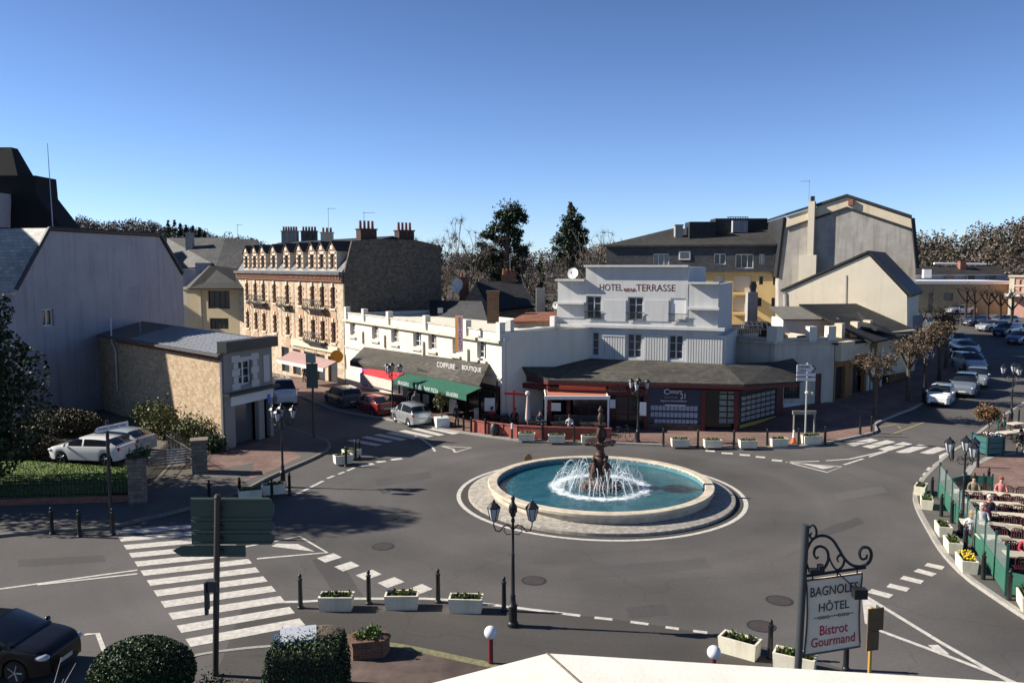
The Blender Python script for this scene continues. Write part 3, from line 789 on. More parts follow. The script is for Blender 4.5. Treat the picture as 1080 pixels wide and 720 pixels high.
# ================================================================== white hotel with lettering
hw = Wall((Xat(587, 61), 61), (Xat(765, 56.5), 56.5))
ht = thing("terrace_hotel", "white stepped three-storey hotel with HOTEL DE LA TERRASSE lettering and six tall windows", "hotel", hw.p(0))
ht_inv = -Vector(ht.location)
def local(o, t):                                  # parts are built in world space; shift them under their thing
    o.location = -Vector(t.location); return o
class Grp:
    """keeps world-space parts aligned under an Empty that stands at the thing's base"""
def settle(t):
    bpy.context.view_layer.update()
    for c in kids(t): c.location = Vector(c.location) - Vector(t.location)
T = hw.t_at; ZH = lambda pxx, py: hw.z_at(pxx, py)
holes = []
for x0, x1, y0, y1 in ((618, 634, 312, 336.5), (662, 678, 313.3, 338), (707, 723, 314.5, 339.5), (617.5, 632, 350, 375.5), (661.5, 677, 352, 378), (705.5, 721, 353.5, 379.5)):
    holes.append((T(x0), T(x1), ZH(x1, y1), ZH(x1, y0)))
zm, zl, zr = ZH(617, 281.5), ZH(602, 296.3), ZH(740, 299.5)
b = MB()
block(b, hw, T(617.5), T(725), 8, 0, zm, holes, depth=.22)
block(b, hw, T(588), T(617.5), 8, 0, zl, o=-.02)
block(b, hw, T(725), T(757), 8, 0, zr, o=-.02)
block(b, hw, T(757), T(766), 7, 0, ZH(760, 354), o=-.04)
part(b, "wall", m_hotel_white, ht)
b = MB()
for t0, t1, z in ((T(616.8), T(725.6), zm), (T(587), T(617.3), zl), (T(725.8), T(758), zr)): hw.box(b, t0, t1, -.3, .42, z + .003, z + .14)
for t0, t1, y in ((T(586.4), T(617.3), 319.5), (T(725.3), T(759), 325)): hw.box(b, t0, t1, -.1, .45, ZH(t0 and 617 if t0 < 5 else 740, y) - .1, ZH(617 if t0 < 5 else 740, y) + .06)
zb = ZH(680, 343.5); hw.box(b, T(587), T(765), -.01, .34, zb - .2, zb)
zb2 = ZH(680, 385); hw.box(b, T(587.5), T(765), -.01, .08, zb2 - .1, zb2 + .25)
for (x0, x1) in ((635.5, 660), (679.5, 705)):     # framed panels between the windows
    za, zz = ZH(x1, 339), ZH(x1, 316.5); hw.box(b, T(x0), T(x1), .001, .06, za, zz)
    za, zz = ZH(x1, 380.5), ZH(x1, 355); t0, t1 = T(x0), T(x1); n = 9
    for i in range(n): hw.box(b, t0 + (t1 - t0) * (i + .12) / n, t0 + (t1 - t0) * (i + .88) / n, .001, .07, za, zz)
    hw.box(b, t0, t1, .002, .11, zz, zz + .1)
t0, t1 = T(724), T(763)
for i in range(14): hw.box(b, t0 + (t1 - t0) * (i + .12) / 14, t0 + (t1 - t0) * (i + .88) / 14, .0, .06, ZH(740, 383), ZH(740, 357))
hw.box(b, T(587), T(617), .001, .10, ZH(602, 351), ZH(602, 348.6))
hw.box(b, T(587.5), T(616.5), -.015, .04, ZH(602, 335), ZH(602, 322))
part(b, "cornice", m_hotel_white, ht)
for i, h in enumerate(holes):
    if i == 2:
        f = MB(); hw.box(f, h[0] + .003, h[1] - .003, -.12, -.06, h[2] + .003, h[3] - .003); part(f, "shutter", m_white_frame, ht, label="closed white roller shutter")
    else: window(ht, hw, h, .22, plain("blue_grey_frame", (.42, .45, .5), .5), m_glass, 2, 3, .09)
    if i < 3:
        f = MB(); q = .12
        for k in range(13): t = h[0] + (h[1] - h[0]) * k / 12; f.tube([hw.p(t, q, h[2] + .05), hw.p(t, q, h[2] + .55)], .012, 4)
        for z in (h[2] + .05, h[2] + .55): f.tube([hw.p(h[0] - .15, q, z), hw.p(h[1] + .15, q, z)], .02, 5)
        part(f, "window_rail", m_iron, ht)
m_hotel_let = plain("maroon_letters", (.09, .022, .022), .6); m_small_let = plain("faded_red_letters", (.32, .12, .1), .7)
z0, z1 = ZH(670, 306.8), ZH(670, 299.7)
text(ht, "HOTEL", hw, T(632), T(656), z0, z1, .0, m_hotel_let, thick=.012)
text(ht, "TERRASSE", hw, T(670.5), T(711.5), z0, z1, .0, m_hotel_let, thick=.012)
text(ht, "DE LA", hw, T(657.5), T(669.5), z0, z0 + (z1 - z0) * .42, .0, m_small_let, thick=.04)
settle(ht)
dish(hw.p(T(600), -1.0, zl + .1), .42, (-.5, -1, .35), "white satellite dish on the roof step of the white terrace hotel")

# ================================================================== red-fronted shops under one slate roof
aw = Wall((Xat(578, 55.0, 430), 55.0), (Xat(785, 53.3, 430), 53.3))          # shop front line under the eaves
sa = thing("shop_row", "single-storey red shopfronts under a long mossy slate roof in front of the white hotel", "shops", aw.p(0))
TA = aw.t_at; ZA = lambda x, y: aw.z_at(x, y)
EZ = 3.35                                            # eaves
def eave(pxx, py): return G(pxx, py, EZ)
e0, e1, e2, e3, e4 = eave(512, 389.5), eave(578, 400.2), eave(785, 405.2), eave(842, 402), eave(856, 397)
def on(w, pxx, z, o=.02): q = w.p(w.t_at(pxx), o, z); return q
RZ = 4.25
t0_ = Vector((Xat(528, 58, 374), 58.0, RZ + .35)); t1_ = on(hw, 590, RZ); t2_ = on(hw, 765, RZ); t3_ = Vector((e3.x - .8, e3.y + 2.6, RZ + .1)); t4_ = Vector((e4.x - .5, e4.y + 2.4, RZ + .1))
b = MB()
for q in ((e0, e1, t1_, t0_), (e1, e2, t2_, t1_)): slab3(b, q, .14)
part(b, "roof", m_slate_moss, sa)
b = MB(); slab3(b, (e2, e3, t3_, t2_), .14); slab3(b, (e3, e4, t4_, t3_), .14)
part(b, "roof", m_slate_dk, sa, label="darker slate roof turning the corner")
b = MB()
for a, c in ((e0, e1), (e1, e2), (e2, e3)):
    d = (c - a).normalized(); n = Vector((d.y, -d.x, 0)); dn = Vector((0, 0, 1))
    b.hexa([a - dn * .34 - n * .22, c - dn * .34 - n * .22, c - dn * .34 + n * .0, a - dn * .34 + n * .0, a - dn * .145 - n * .22, c - dn * .145 - n * .22, c - dn * .145, a - dn * .145])
part(b, "fascia", m_red_wood, sa)
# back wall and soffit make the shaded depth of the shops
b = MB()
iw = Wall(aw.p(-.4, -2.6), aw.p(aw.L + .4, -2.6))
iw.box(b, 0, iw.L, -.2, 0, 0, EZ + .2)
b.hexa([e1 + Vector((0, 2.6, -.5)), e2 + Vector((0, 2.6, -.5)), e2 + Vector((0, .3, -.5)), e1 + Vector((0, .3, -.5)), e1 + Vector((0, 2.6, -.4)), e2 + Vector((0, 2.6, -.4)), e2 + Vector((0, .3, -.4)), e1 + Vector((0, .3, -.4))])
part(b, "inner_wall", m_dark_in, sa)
b = MB()                                            # red posts and piers
for pxx in (580, 600, 643, 682.5, 743.5, 779): t = TA(pxx); aw.box(b, t - .13, t + .13, -.3, -.02, 0, EZ - .5)
aw.box(b, TA(743), TA(779), -.26, -.05, ZA(760, 413), EZ - .5); aw.box(b, TA(580), TA(682), -.26, -.06, EZ - .95, EZ - .5)
each(b, "red_post", m_red_wood, sa)
b = MB(); aw.box(b, TA(683.5), TA(742), -.35, -.02, 0, ZA(710, 447)); part(b, "stall_riser", mat("shop_stonework", (.12, .09, .075), .9, .4, 5, pattern='uv', psize=(.4, .2), bump=.5), sa)
# estate agency window: blue boards and rows of offer cards
m_navy = plain("navy_board", (.012, .018, .05), .35); m_card = mat("paper_cards", (.36, .42, .5), .6, .35, 9, col2=(.16, .2, .27))
b = MB(); aw.box(b, TA(684.5), TA(741.5), -.34, -.10, ZA(710, 446.5), ZA(710, 407)); each(b, "shop_window", m_navy, sa)
b = MB(); tA, tB = TA(687.5), TA(738); n = 12
for r, (ya, yb) in enumerate(((428, 433.5), (435, 440.5), (442.5, 447))):
    for i in range(n):
        if r == 2 and i < 1: continue
        u0, u1 = tA + (tB - tA) * (i + .1) / n, tA + (tB - tA) * (i + .92) / n
        aw.box(b, u0, u1, -.097, -.085, ZA(710, yb) + .03, ZA(710, ya))
o = part(b, "offer_cards", m_card, sa); o["kind"] = "stuff"
m_sign_white = plain("sign_white", (.62, .63, .66), .5); m_gold = plain("dull_gold", (.32, .27, .16), .6)
text(sa, "C", aw, TA(701.6), TA(707.2), ZA(705, 416), ZA(705, 410.2), -.095, m_sign_white)
text(sa, "entury", aw, TA(707.6), TA(721), ZA(714, 416.6), ZA(714, 411.5), -.095, m_sign_white)
text(sa, "21", aw, TA(719.2), TA(724.4), ZA(721, 420.5), ZA(721, 415), -.095, m_sign_white)
text(sa, "BAGNOLES", aw, TA(702.5), TA(716), ZA(709, 420), ZA(709, 418.2), -.095, m_gold)
text(sa, "Agence immobiliere", aw, TA(698), TA(726), ZA(711, 424.2), ZA(711, 421.8), -.095, m_sign_white)
b = MB(); aw.box(b, TA(703), TA(725), -.097, -.085, ZA(714, 428), ZA(714, 427)); part(b, "sign_strip", m_sign_white, sa)
# glazed door beside it with a strip of cards
b = MB(); aw.box(b, TA(745), TA(777), -.9, -.85, 0, ZA(760, 413)); part(b, "shop_door", plain("door_glass", (.02, .024, .02), .15), sa)
b = MB()
for r in range(6):
    for i in range(2): aw.box(b, TA(762.5) + i * .55, TA(762.5) + .46 + i * .55, -.84, -.82, 2.55 - r * .4, 2.85 - r * .4)
o = part(b, "window_cards", mat("green_cards", (.25, .32, .3), .6, .4, 8), sa)
# dark restaurant front on the left half
b = MB(); aw.box(b, TA(604), TA(682), -1.2, -1.12, 0, EZ - .55); part(b, "glazed_front", m_glass_blue, sa)
b = MB()
for pxx in (612, 622, 634, 650, 664): aw.box(b, TA(pxx) - .05, TA(pxx) + .05, -1.115, -1.06, 0, EZ - .6)
for z in (.9, 2.1): aw.box(b, TA(604), TA(682), -1.114, -1.07, z, z + .07)
part(b, "glazing_bars", m_red_wood, sa)
for x0, x1, y0, y1 in ((582, 592, 425, 433), (644, 650, 421, 430), (676, 683, 424, 438)):
    b = MB(); aw.box(b, TA(x0), TA(x1), .0, .05, ZA(x0, y1), ZA(x0, y0)); each(b, "menu_board", m_sign_white, sa)
b = MB(); aw.box(b, TA(590), TA(640), -.1, 0, ZA(610, 411), ZA(610, 407)); part(b, "rolled_awning", mat("orange_awning", (.42, .10, .05), .8, .2, 4), sa)
text(sa, "Restaurant", aw, TA(643), TA(661), ZA(650, 410), ZA(650, 407), .0, m_small_let)
text(sa, "Pizzeria Grill", aw, TA(643), TA(661), ZA(650, 413), ZA(650, 411), .0, m_gold)
# chamfered corner window with a big grid of adverts
cw = Wall((G(781, 455).x, G(781, 455).y), (G(826, 443).x, G(826, 443).y))
b = MB(); cw.box(b, 0, cw.L, -.25, -.06, 0, EZ - .5); part(b, "corner_front", m_red_wood, sa)
TC = cw.t_at; b = MB(); cw.box(b, TC(782.5), TC(822), -.06, -.02, cw.z_at(800, 447), cw.z_at(800, 411)); part(b, "corner_window", m_glass_blue, sa)
b = MB()
for r in range(5):
    for i in range(7):
        u0, u1 = TC(784), TC(820); z0, z1 = cw.z_at(800, 441), cw.z_at(800, 414)
        cw.box(b, u0 + (u1 - u0) * (i + .08) / 7, u0 + (u1 - u0) * (i + .92) / 7, -.018, -.008, z0 + (z1 - z0) * (r + .15) / 5, z0 + (z1 - z0) * (r + .85) / 5)
part(b, "window_cards", mat("grey_cards", (.30, .29, .27), .7, .5, 8), sa)
b = MB(); cw.box(b, TC(783), TC(821), -.015, .0, cw.z_at(800, 446.5), cw.z_at(800, 443)); part(b, "yellow_strip", mat("yellow_strip", (.45, .30, .05), .7, .4, 9), sa)
# left return under the hip
lw = Wall((Xat(519, 58.0), 58.0), (aw.p(0).x, aw.p(0).y))
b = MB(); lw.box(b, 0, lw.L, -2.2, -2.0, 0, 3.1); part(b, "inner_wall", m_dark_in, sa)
b = MB()
for k in (.15, 1.9, lw.L - .4): lw.box(b, k, k + .18, -.5, -.3, 0, EZ - .4)
lw.box(b, .1, lw.L, -.48, -.32, EZ - .8, EZ - .45)
each(b, "red_post", m_red_wood, sa)
a = G(519, 395.5, 3.0); c = G(553, 401.5, 3.0); dn = Vector((0, 0, -.75)); d = (c - a).normalized(); n = Vector((d.y, -d.x, 0)) * .55
b = MB(); b.extrude([a, c, c + dn + n, a + dn + n], -n.normalized() * .05 + Vector((0, 0, -.02))); part(b, "awning", mat("orange_awning2", (.66, .21, .10), .85, .12, 4), sa)
settle(sa)

# ================================================================== long low white building with parapet
w6 = Wall((Xat(363.5, 79), 79), (Xat(529, 55.8), 55.8))
sh = thing("terrace_building", "long two-storey white building with flat roof, parapet piers and shops under a mossy slate canopy", "building", w6.p(0))
T6 = w6.t_at; Z6 = lambda x, y: w6.z_at(x, y)
zp = Z6(529, 350.5); holes = []
wz0, wz1 = Z6(508, 378), Z6(508, 357)
for x0, x1 in ((369, 374.8), (392, 399), (412.3, 420), (435.5, 444), (451.5, 460), (477, 485), (503, 512.5)): holes.append((T6(x0), T6(x1), wz0, wz1))
shops = [(T6(388.5), T6(424), .0, 2.75), (T6(430), T6(527.5), .0, 2.75)]
b = MB(); block(b, w6, 0, w6.L, 9, -1.5, zp, holes + shops, depth=.35, top=False)
b.poly([w6.p(0, -.2, zp - .35), w6.p(w6.L, -.2, zp - .35), w6.p(w6.L, -9, zp - .35), w6.p(0, -9, zp - .35)])
part(b, "wall", m_white_wall, sh)
b = MB(); w6.box(b, .0, w6.L + .05, .003, .28, zp - .75, zp - .55); w6.box(b, 0, w6.L + .05, -.25, .07, zp + .002, zp + .1); w6.box(b, 0, w6.L, .002, .1, wz0 - 1.25, wz0 - 1.1)
for h in holes: w6.box(b, h[0] - .15, h[1] + .15, .002, .16, h[2] - .28, h[2] - .12)
part(b, "cornice", wallm("stained_parapet", (.60, .56, .46), .2, .6, 1.5), sh)
b = MB()
for pxx in (365.5, 384, 410, 449, 491.5, 527): t = T6(pxx); w6.box(b, t - .24, t + .24, -.3, .16, zp - .55, Z6(529, 340) if pxx > 500 else zp + .6)
each(b, "parapet_pier", m_white_wall, sh)
for h in holes:
    window(sh, w6, h, .3, m_white_frame, m_glass, 2, 3, .08)
b = MB()
for pxx in (383, 406, 447, 494): t = T6(pxx); w6.box(b, t - .09, t + .09, .002, .18, 3.9, 5.0)
each(b, "wall_stub", m_white_wall, sh)
# mossy slate canopy over the shops
ca, cb_ = G(369, 380.5, 3.15), G(505.5, 406.3, 3.05)
ka, kb = w6.p(T6(384), .02, 3.6), w6.p(T6(516), .02, 4.2)
b = MB(); slab3(b, (ca, cb_, kb, ka), .16); part(b, "canopy_roof", m_slate_moss, sh)
d = (cb_ - ca).normalized(); n = Vector((d.y, -d.x, 0))
b = MB(); b.hexa([ca + Vector((0, 0, -.4)) - n * .12, cb_ + Vector((0, 0, -.4)) - n * .12, cb_ + Vector((0, 0, -.4)), ca + Vector((0, 0, -.4)), ca + Vector((0, 0, -.165)) - n * .12, cb_ + Vector((0, 0, -.165)) - n * .12, cb_ + Vector((0, 0, -.165)), ca + Vector((0, 0, -.165))]); part(b, "fascia", mat("brown_fascia", (.06, .045, .035), .8, .3, 4), sh)
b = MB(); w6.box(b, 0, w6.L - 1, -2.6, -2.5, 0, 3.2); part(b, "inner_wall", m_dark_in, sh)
# raised letters on the canopy
kw = Wall(ca.lerp(cb_, 0), cb_)
def canopy_lean(b_): return -(1.2 + b_ * .9)
text(sh, "COIFFURE", kw, kw.t_at(448), kw.t_at(467), 3.62, 4.0, 0, m_white_frame, lean=lambda b_: -1.05)
text(sh, "BOUTIQUE", kw, kw.t_at(474.5), kw.t_at(494.5), 3.66, 4.04, 0, m_white_frame, lean=lambda b_: -1.05)
text(sh, "Bar", kw, kw.t_at(436), kw.t_at(447), 3.2, 3.5, 0, plain("dark_green", (.01, .03, .02), .6), lean=lambda b_: -.3)
# awnings hung below the eaves
def awning(x0, x1, ya, yb, z0, drop, out, m, val_m, name="awning", valance=.3, segs=1):
    a, c = G(x0, ya, z0), G(x1, yb, z0); d = (c - a).normalized(); n = Vector((d.y, -d.x, 0))
    if n.y > 0: n = -n
    p = n * out + Vector((0, 0, -drop))
    b = MB(); b.extrude([a, c, c + p, a + p], Vector((0, 0, -.03))); o = part(b, name, m, sh)
    v = MB(); e = Vector((0, 0, -valance)); v.extrude([a + p, c + p, c + p + e, a + p + e], n * .025); part(v, "valance", val_m, o)
    f = MB()
    for k in (.05, .5, .95): q = a.lerp(c, k); f.tube([q + Vector((0, 0, -.1)) - n * .1, q + p + Vector((0, 0, -.06))], .02, 5)
    part(f, "awning_arm", m_iron, o)
    return a + p, c + p, n
m_red_aw = mat("red_awning", (.55, .025, .035), .8, .12, 4); m_pale_val = mat("pale_valance", (.66, .52, .45), .85, .1, 4)
m_green_aw = mat("green_awning", (.014, .10, .062), .8, .2, 4)
awning(393, 427, 385.3, 392.5, 3.0, .55, 1.1, m_red_aw, m_pale_val, valance=.75)
ga, gc, gn = awning(431, 508, 392.8, 408.5, 3.0, .35, 1.2, m_green_aw, m_green_aw, valance=.42)
gw = Wall(ga, gc)
zt = ga.z
for s, u0, u1 in (("BRASSERIE", .06, .23), ("RESTAURANT PIZZA", .32, .64), ("SALADERIE", .75, .90)):
    text(sh, s, gw, gw.L * u0, gw.L * u1, zt - .34, zt - .08, .03, m_sign_white, thick=.01)
# shop fronts
b = MB(); w6.box(b, T6(379.5), T6(382), .02, .12, 0, 2.9); each(b, "door_panel", plain("white_panel", (.66, .62, .62), .5), sh)
b = MB(); w6.box(b, T6(382), T6(386.5), .02, .12, 0, 2.9); part(b, "door_panel", plain("magenta_panel", (.34, .03, .22), .5), sh, label="magenta shop panel")
for h in shops:
    g_ = MB(); w6.box(g_, h[0] + .01, h[1] - .01, -.55, -.5, .02, 2.7); part(g_, "shop_window", m_glass_blue, sh)
    f = MB(); n_ = max(3, int((h[1] - h[0]) / 1.7))
    for i in range(n_ + 1): t = h[0] + .05 + (h[1] - h[0] - .1) * i / n_; w6.box(f, t - .05, t + .05, -.5, -.4, .02, 2.7)
    w6.box(f, h[0], h[1], -.498, -.42, 2.1, 2.2); part(f, "glazing_bars", m_dark_metal, sh)
m_panel = plain("lit_panel", (.62, .66, .64), .5)
for x0, x1, y0, y1 in ((437, 442.5, 414, 424), (446, 452, 415, 425), (473.5, 481, 420, 436), (503, 509, 419, 428)):
    b = MB(); a = G(x0, y1 + 3, .12); k = a.y
    p0, p1 = Pd(x0, y1, k), Pd(x1, y1 + .6, k - .5); z1 = Pd(x0, y0, k).z
    b.extrude([p0, p1, Vector((p1.x, p1.y, z1)), Vector((p0.x, p0.y, z1))], (.03, .05, 0)); part(b, "advert_panel", m_panel, sh)
settle(sh)
# vertical orange sign
sg = thing("blade_sign", "tall orange shop sign with purple upright letters fixed on the white parapet building", "sign", w6.p(T6(481.5), .1, Z6(482, 372)))
sw = Wall((Xat(480, 58.2), 58.2), (Xat(487.5, 58.0), 58.0)); zs0, zs1 = Zat(371, 58), Zat(333, 58)
b = MB(); sw.box(b, 0, sw.L, -.12, 0, zs0, zs1); part(b, "panel", plain("orange_panel", (.62, .27, .05), .5), sg)
b = MB(); sw.box(b, sw.L * .42, sw.L + .04, 0.003, .02, zs0 + .02, zs1 - .02); part(b, "face", plain("mauve_face", (.42, .30, .36), .5), sg)
for i, ch in enumerate("RESTAURANT"):
    z = zs1 - .14 - i * (zs1 - zs0 - .2) / 10; text(sg, ch, sw, sw.L * .50, sw.L * .92, z - .15, z + .03, .022, plain("purple_letters", (.10, .015, .05), .5), thick=.006)
b = MB(); sw.box(b, -.0, .08, -.35, -.121, zs1 - .6, zs1 - .5); sw.box(b, 0, .08, -.35, -.121, zs0 + .4, zs0 + .5); part(b, "bracket", m_dark_metal, sg)
settle(sg)

# recessed shaded return between the two white buildings
rw = Wall(w6.p(w6.L), hw.p(T(588), -.3), face=(20, 40))
rc = thing("link_building", "shaded white link with a small shuttered window between the parapet building and the terrace hotel", "building", rw.p(0))
zr_ = zp - .1
hh = [(rw.L * .42, rw.L * .62, 4.75, 5.85), (rw.L * .86, rw.L * .92, 4.9, 5.9)]
gf = (.15, rw.L - .1, .1, 3.1); b = MB(); rw.face(b, .02, rw.L, 0, zr_, hh + [gf], .2); b.poly([rw.p(0, 0, zr_), rw.p(rw.L, 0, zr_), rw.p(rw.L, -2, zr_), rw.p(0, -.1, zr_)]); part(b, "wall", m_hotel_white, rc)
b = MB(); rw.box(b, 0, rw.L, .003, .22, zr_ - .5, zr_ - .25); rw.box(b, 0, rw.L, -.2, .1, zr_ + .003, zr_ + .15)
for k in (.92, .15): rw.box(b, rw.L * k - .2, rw.L * k + .2, -.3, .12, zr_ + .16, zr_ + .9)
part(b, "parapet", m_hotel_white, rc)
b = MB(); rw.box(b, gf[0] + .01, gf[1] - .01, -.6, -.5, .1, 3.09); part(b, "shop_window", m_glass_blue, rc)
b = MB()
for k in range(5): t = gf[0] + .06 + (gf[1] - gf[0] - .12) * k / 4; rw.box(b, t - .06, t + .06, -.49, -.38, .1, 3.09)
rw.box(b, gf[0], gf[1], -.495, -.4, .1, .7); rw.box(b, gf[0], gf[1], -.493, -.4, 2.2, 2.32); part(b, "glazing_bars", m_red_wood, rc)
for h in hh: window(rc, rw, h, .2, m_white_frame, m_glass, 2, 2, .06)
b = MB(); rw.box(b, hh[0][0] - .55, hh[0][0], .003, .05, 4.75, 5.85); part(b, "shutter", m_white_frame, rc)
b = MB()
for k in (.05, .72): b.tube([rw.p(rw.L * k, .08, .5), rw.p(rw.L * k, .08, zr_ - .5)], .05, 6)
each(b, "drainpipe", m_zinc, rc)
settle(rc)

# ================================================================== white wing on the corner of the climbing street
rA = Vector((Xat(818, 60), 60, 0)); rB = Vector((Xat(764, 63.5), 63.5, 0)); rD = Vector((Xat(881, 61.2), 61.2, 0))
w9 = Wall(rB, rA); w9b = Wall(rA, rD)
cr = thing("corner_building", "low white flat-roofed building turning the corner with square parapet piers and a barred shop window", "building", rA)
zc = w9.z_at(816, 358.5)
b = MB(); block(b, w9, 0, w9.L, 6, 0, zc, top=False)
h9 = [(w9b.t_at(829), w9b.t_at(846), .9 + .3, 2.9 + .3), (w9b.t_at(862), w9b.t_at(868.5), .4, 3.0)]
block(b, w9b, 0, w9b.L, 8, -.2, zc, h9, top=False)
b.poly([rB + Vector((0, 0, zc - .4)), rA + Vector((0, 0, zc - .4)), rD + Vector((0, 0, zc - .4)), w9b.p(w9b.L, -8, zc - .4), w9.p(0, -6, zc - .4)])
part(b, "wall", wallm("greyed_render", (.55, .51, .43), .12, .5, 1.0), cr)
b = MB()
for w in (w9, w9b): w.box(b, -.05, w.L + .05, .003, .22, zc - .3, zc - .12)
for w in (w9, w9b): w.box(b, -.02, w.L + .02, -.3, .1, zc + .003, zc + .13)
each(b, "cornice", wallm("stained_coping", (.50, .46, .38), .25, .6, 1.5), cr)
b = MB()
for w, x, s, hgt in ((w9, 815.5, .42, 1.0), (w9b, 821, .36, .99), (w9b, 857, .32, .95), (w9b, 877, .32, .95)): t = w.t_at(x); w.box(b, t - s, t + s, -.36, .14, zc - .3, zc + hgt)
each(b, "parapet_pier", m_white_wall, cr)
window(cr, w9b, h9[0], .2, m_dark_metal, m_glass, 5, 4, .07); 
b = MB(); w9b.box(b, h9[1][0] + .01, h9[1][1] - .01, -.15, -.08, .3, 2.98); part(b, "door", plain("dark_red_door", (.09, .02, .02), .5), cr)
b = MB(); t = w9.t_at(813.5); b.tube([w9.p(t, .08, .1), w9.p(t, .08, zc - .3)], .05, 6); each(b, "drainpipe", m_zinc, cr)
b = MB(); w9b.box(b, w9b.t_at(829), w9b.t_at(846), .003, .04, .3, .85); part(b, "notice_panel", m_sign_white, cr)
settle(cr)

# shops further up the climbing street
w10 = Wall(rD, (Xat(957, 71), 71))
us = thing("street_shops", "ochre and brown shaded shopfronts with dark slate lean-to roofs up the climbing street", "shops", rD)
b = MB(); block(b, w10, .02, w10.L, 7, 0, 5.2, [(.4, 2.0, .9, 3.4), (3.4, 5.6, 1.0, 3.4), (7.2, 8.2, 1.2, 3.6), (9.0, 10.6, 1.2, 3.6)], depth=.3); part(b, "wall", wallm("ochre_render", (.26, .14, .06), .2, .4), us)
b = MB(); w10.box(b, 0.1, 2.4, .003, .5, 3.9, 5.3); w10.box(b, 2.5, 5.5, .003, .35, 4.1, 5.0); each(b, "sign_board", m_beige, us)
b = MB()
for k in range(4): t0 = (.4, 3.4, 7.2, 9.0)[k]; w10.box(b, t0 + .01, t0 + 1.6, -.34, -.28, 1.0, 3.4)
each(b, "shop_window", m_glass_blue, us)
b = MB()
for t in (6.1, 6.8, 8.6): w10.box(b, t - .15, t + .15, .003, .12, 0, 4.4)
each(b, "pilaster", m_white_wall, us)
b = MB(); slab3(b, (w10.p(4.4, .9, 5.1), w10.p(w10.L + .8, .9, 5.3), w10.p(w10.L, -4.5, 7.6), w10.p(3.2, -4.5, 7.9)), .14)
slab3(b, (w10.p(-.2, .25, 5.25), w10.p(4.4, .35, 5.25), w10.p(4.2, -3.0, 5.6), w10.p(0, -3.0, 5.6)), .12)
part(b, "roof", m_slate_dk, us)
b = MB()
for x in (902, 918, 931): t = w10.t_at(x); w10.box(b, t - .28, t + .28, -1.5, -.9, 5.0, 6.5)
each(b, "parapet_pier", m_beige, us)
settle(us)
# outbuildings behind the wing's parapet
ob_ = thing("roof_shed", "small white shed with corrugated roof behind the corner building's parapet", "shed", Pd(855, 345, 67) )
q = Wall((Xat(826, 67), 67), (Xat(878, 67), 67)); zt_ = Zat(336, 67)
b = MB(); block(b, q, 0, q.L, 3, 3, zt_); part(b, "wall", m_white_wall, ob_)
b = MB(); n = 26
for i in range(n):
    t0, t1 = -.2 + (q.L + .6) * i / n, -.2 + (q.L + .6) * (i + .55) / n
    slab3(b, (q.p(t0, .5, zt_), q.p(t1, .5, zt_), q.p(t1, -3.2, zt_ + .85), q.p(t0, -3.2, zt_ + .85)), .06)
slab3(b, (q.p(-.2, .5, zt_ - .03), q.p(q.L + .4, .5, zt_ - .03), q.p(q.L + .4, -3.2, zt_ + .82), q.p(-.2, -3.2, zt_ + .82)), .06)
part(b, "roof", m_corr, ob_); settle(ob_)
ob2 = thing("slate_annex", "low annex with grey hipped slate roof below the pale gable house", "annex", (Xat(900, 70), 70, 0))
a0_, a1_, a2_, a3_ = Pd(872, 340, 68), Pd(925, 347, 66), Pd(975, 363, 70), Pd(900, 324, 73)
b = MB(); b.extrude([a0_, a1_, a3_], (0, 0, -.15)); b.extrude([a1_, a2_, Pd(945, 338, 75), a3_], (0, 0, -.15)); part(b, "roof", m_slate_dk, ob2)
b = MB(); b.prism([(a0_.x + .3, a0_.y + .3), (a1_.x, a1_.y + .4), (a2_.x - .5, a2_.y + .5), (a2_.x - 3, a2_.y + 5), (a0_.x, a0_.y + 5)], 2, a1_.z - .4); part(b, "wall", m_beige, ob2); settle(ob2)
# ================================================================== stone and brick hotel with dormers
w5 = Wall((Xat(253, 104), 104), (Xat(362.5, 80), 80))
sb = thing("brick_hotel", "ornate stone and red brick hotel with nine dormers and iron balconies in a mansard roof", "hotel", w5.p(w5.L))
T5 = w5.t_at; Z5 = lambda x, y: w5.z_at(x, y)
zc5 = Z5(352, 289)
cols = [261.6, 270.4, 278.9, 290.3, 303.8, 317.5, 330.4, 340.6, 351.9]
zu0, zu1, zl0, zl1 = Z5(352, 325.5), Z5(352, 303), Z5(352, 361.5), Z5(352, 340)
wd = .52; holes = []
for c in cols:
    t = T5(c); holes += [(t - wd, t + wd, zu0, zu1), (t - wd, t + wd, zl0, zl1)]
gh = [(T5(c) - 1.1, T5(c) + 1.1, -.9, 1.9) for c in (300, 312, 324, 337, 350)]
b = MB(); block(b, w5, 0, w5.L, 11, -2.5, zc5, holes + gh, depth=.3); part(b, "wall", m_facade, sb)
# dark rubble gable end
gE = Wall(w5.p(w5.L), w5.p(w5.L, -11), face=(60, 40))
b = MB(); zr5 = Zat(252, gE.p(gE.L * .3).y)
b.extrude([gE.p(0, .02, -2), gE.p(gE.L, .02, -2), gE.p(gE.L, .02, Zat(259.5, gE.p(gE.L).y)), gE.p(gE.L * .72, .02, Zat(253, gE.p(gE.L * .72).y)), gE.p(gE.L * .3, .02, zr5), gE.p(0.9, .02, Zat(254, gE.p(.9).y)), gE.p(0, .02, zc5)], gE.n * .25)
part(b, "gable_wall", m_darkstone, sb)
b = MB()
for c in (0, 1): pass
w5.box(b, -.1, w5.L + .1, .003, .25, zc5 - .75, zc5 - .1)
for i in range(90): t = w5.L * (i + .2) / 90; w5.box(b, t, t + w5.L * .45 / 90, .251, .36, zc5 - .6, zc5 - .2)
part(b, "brick_cornice", m_brick, sb)
b = MB(); w5.box(b, -.2, w5.L + .2, -.2, .55, zc5 - .098, zc5 + .22); part(b, "gutter", m_slate_grey, sb)
b = MB()
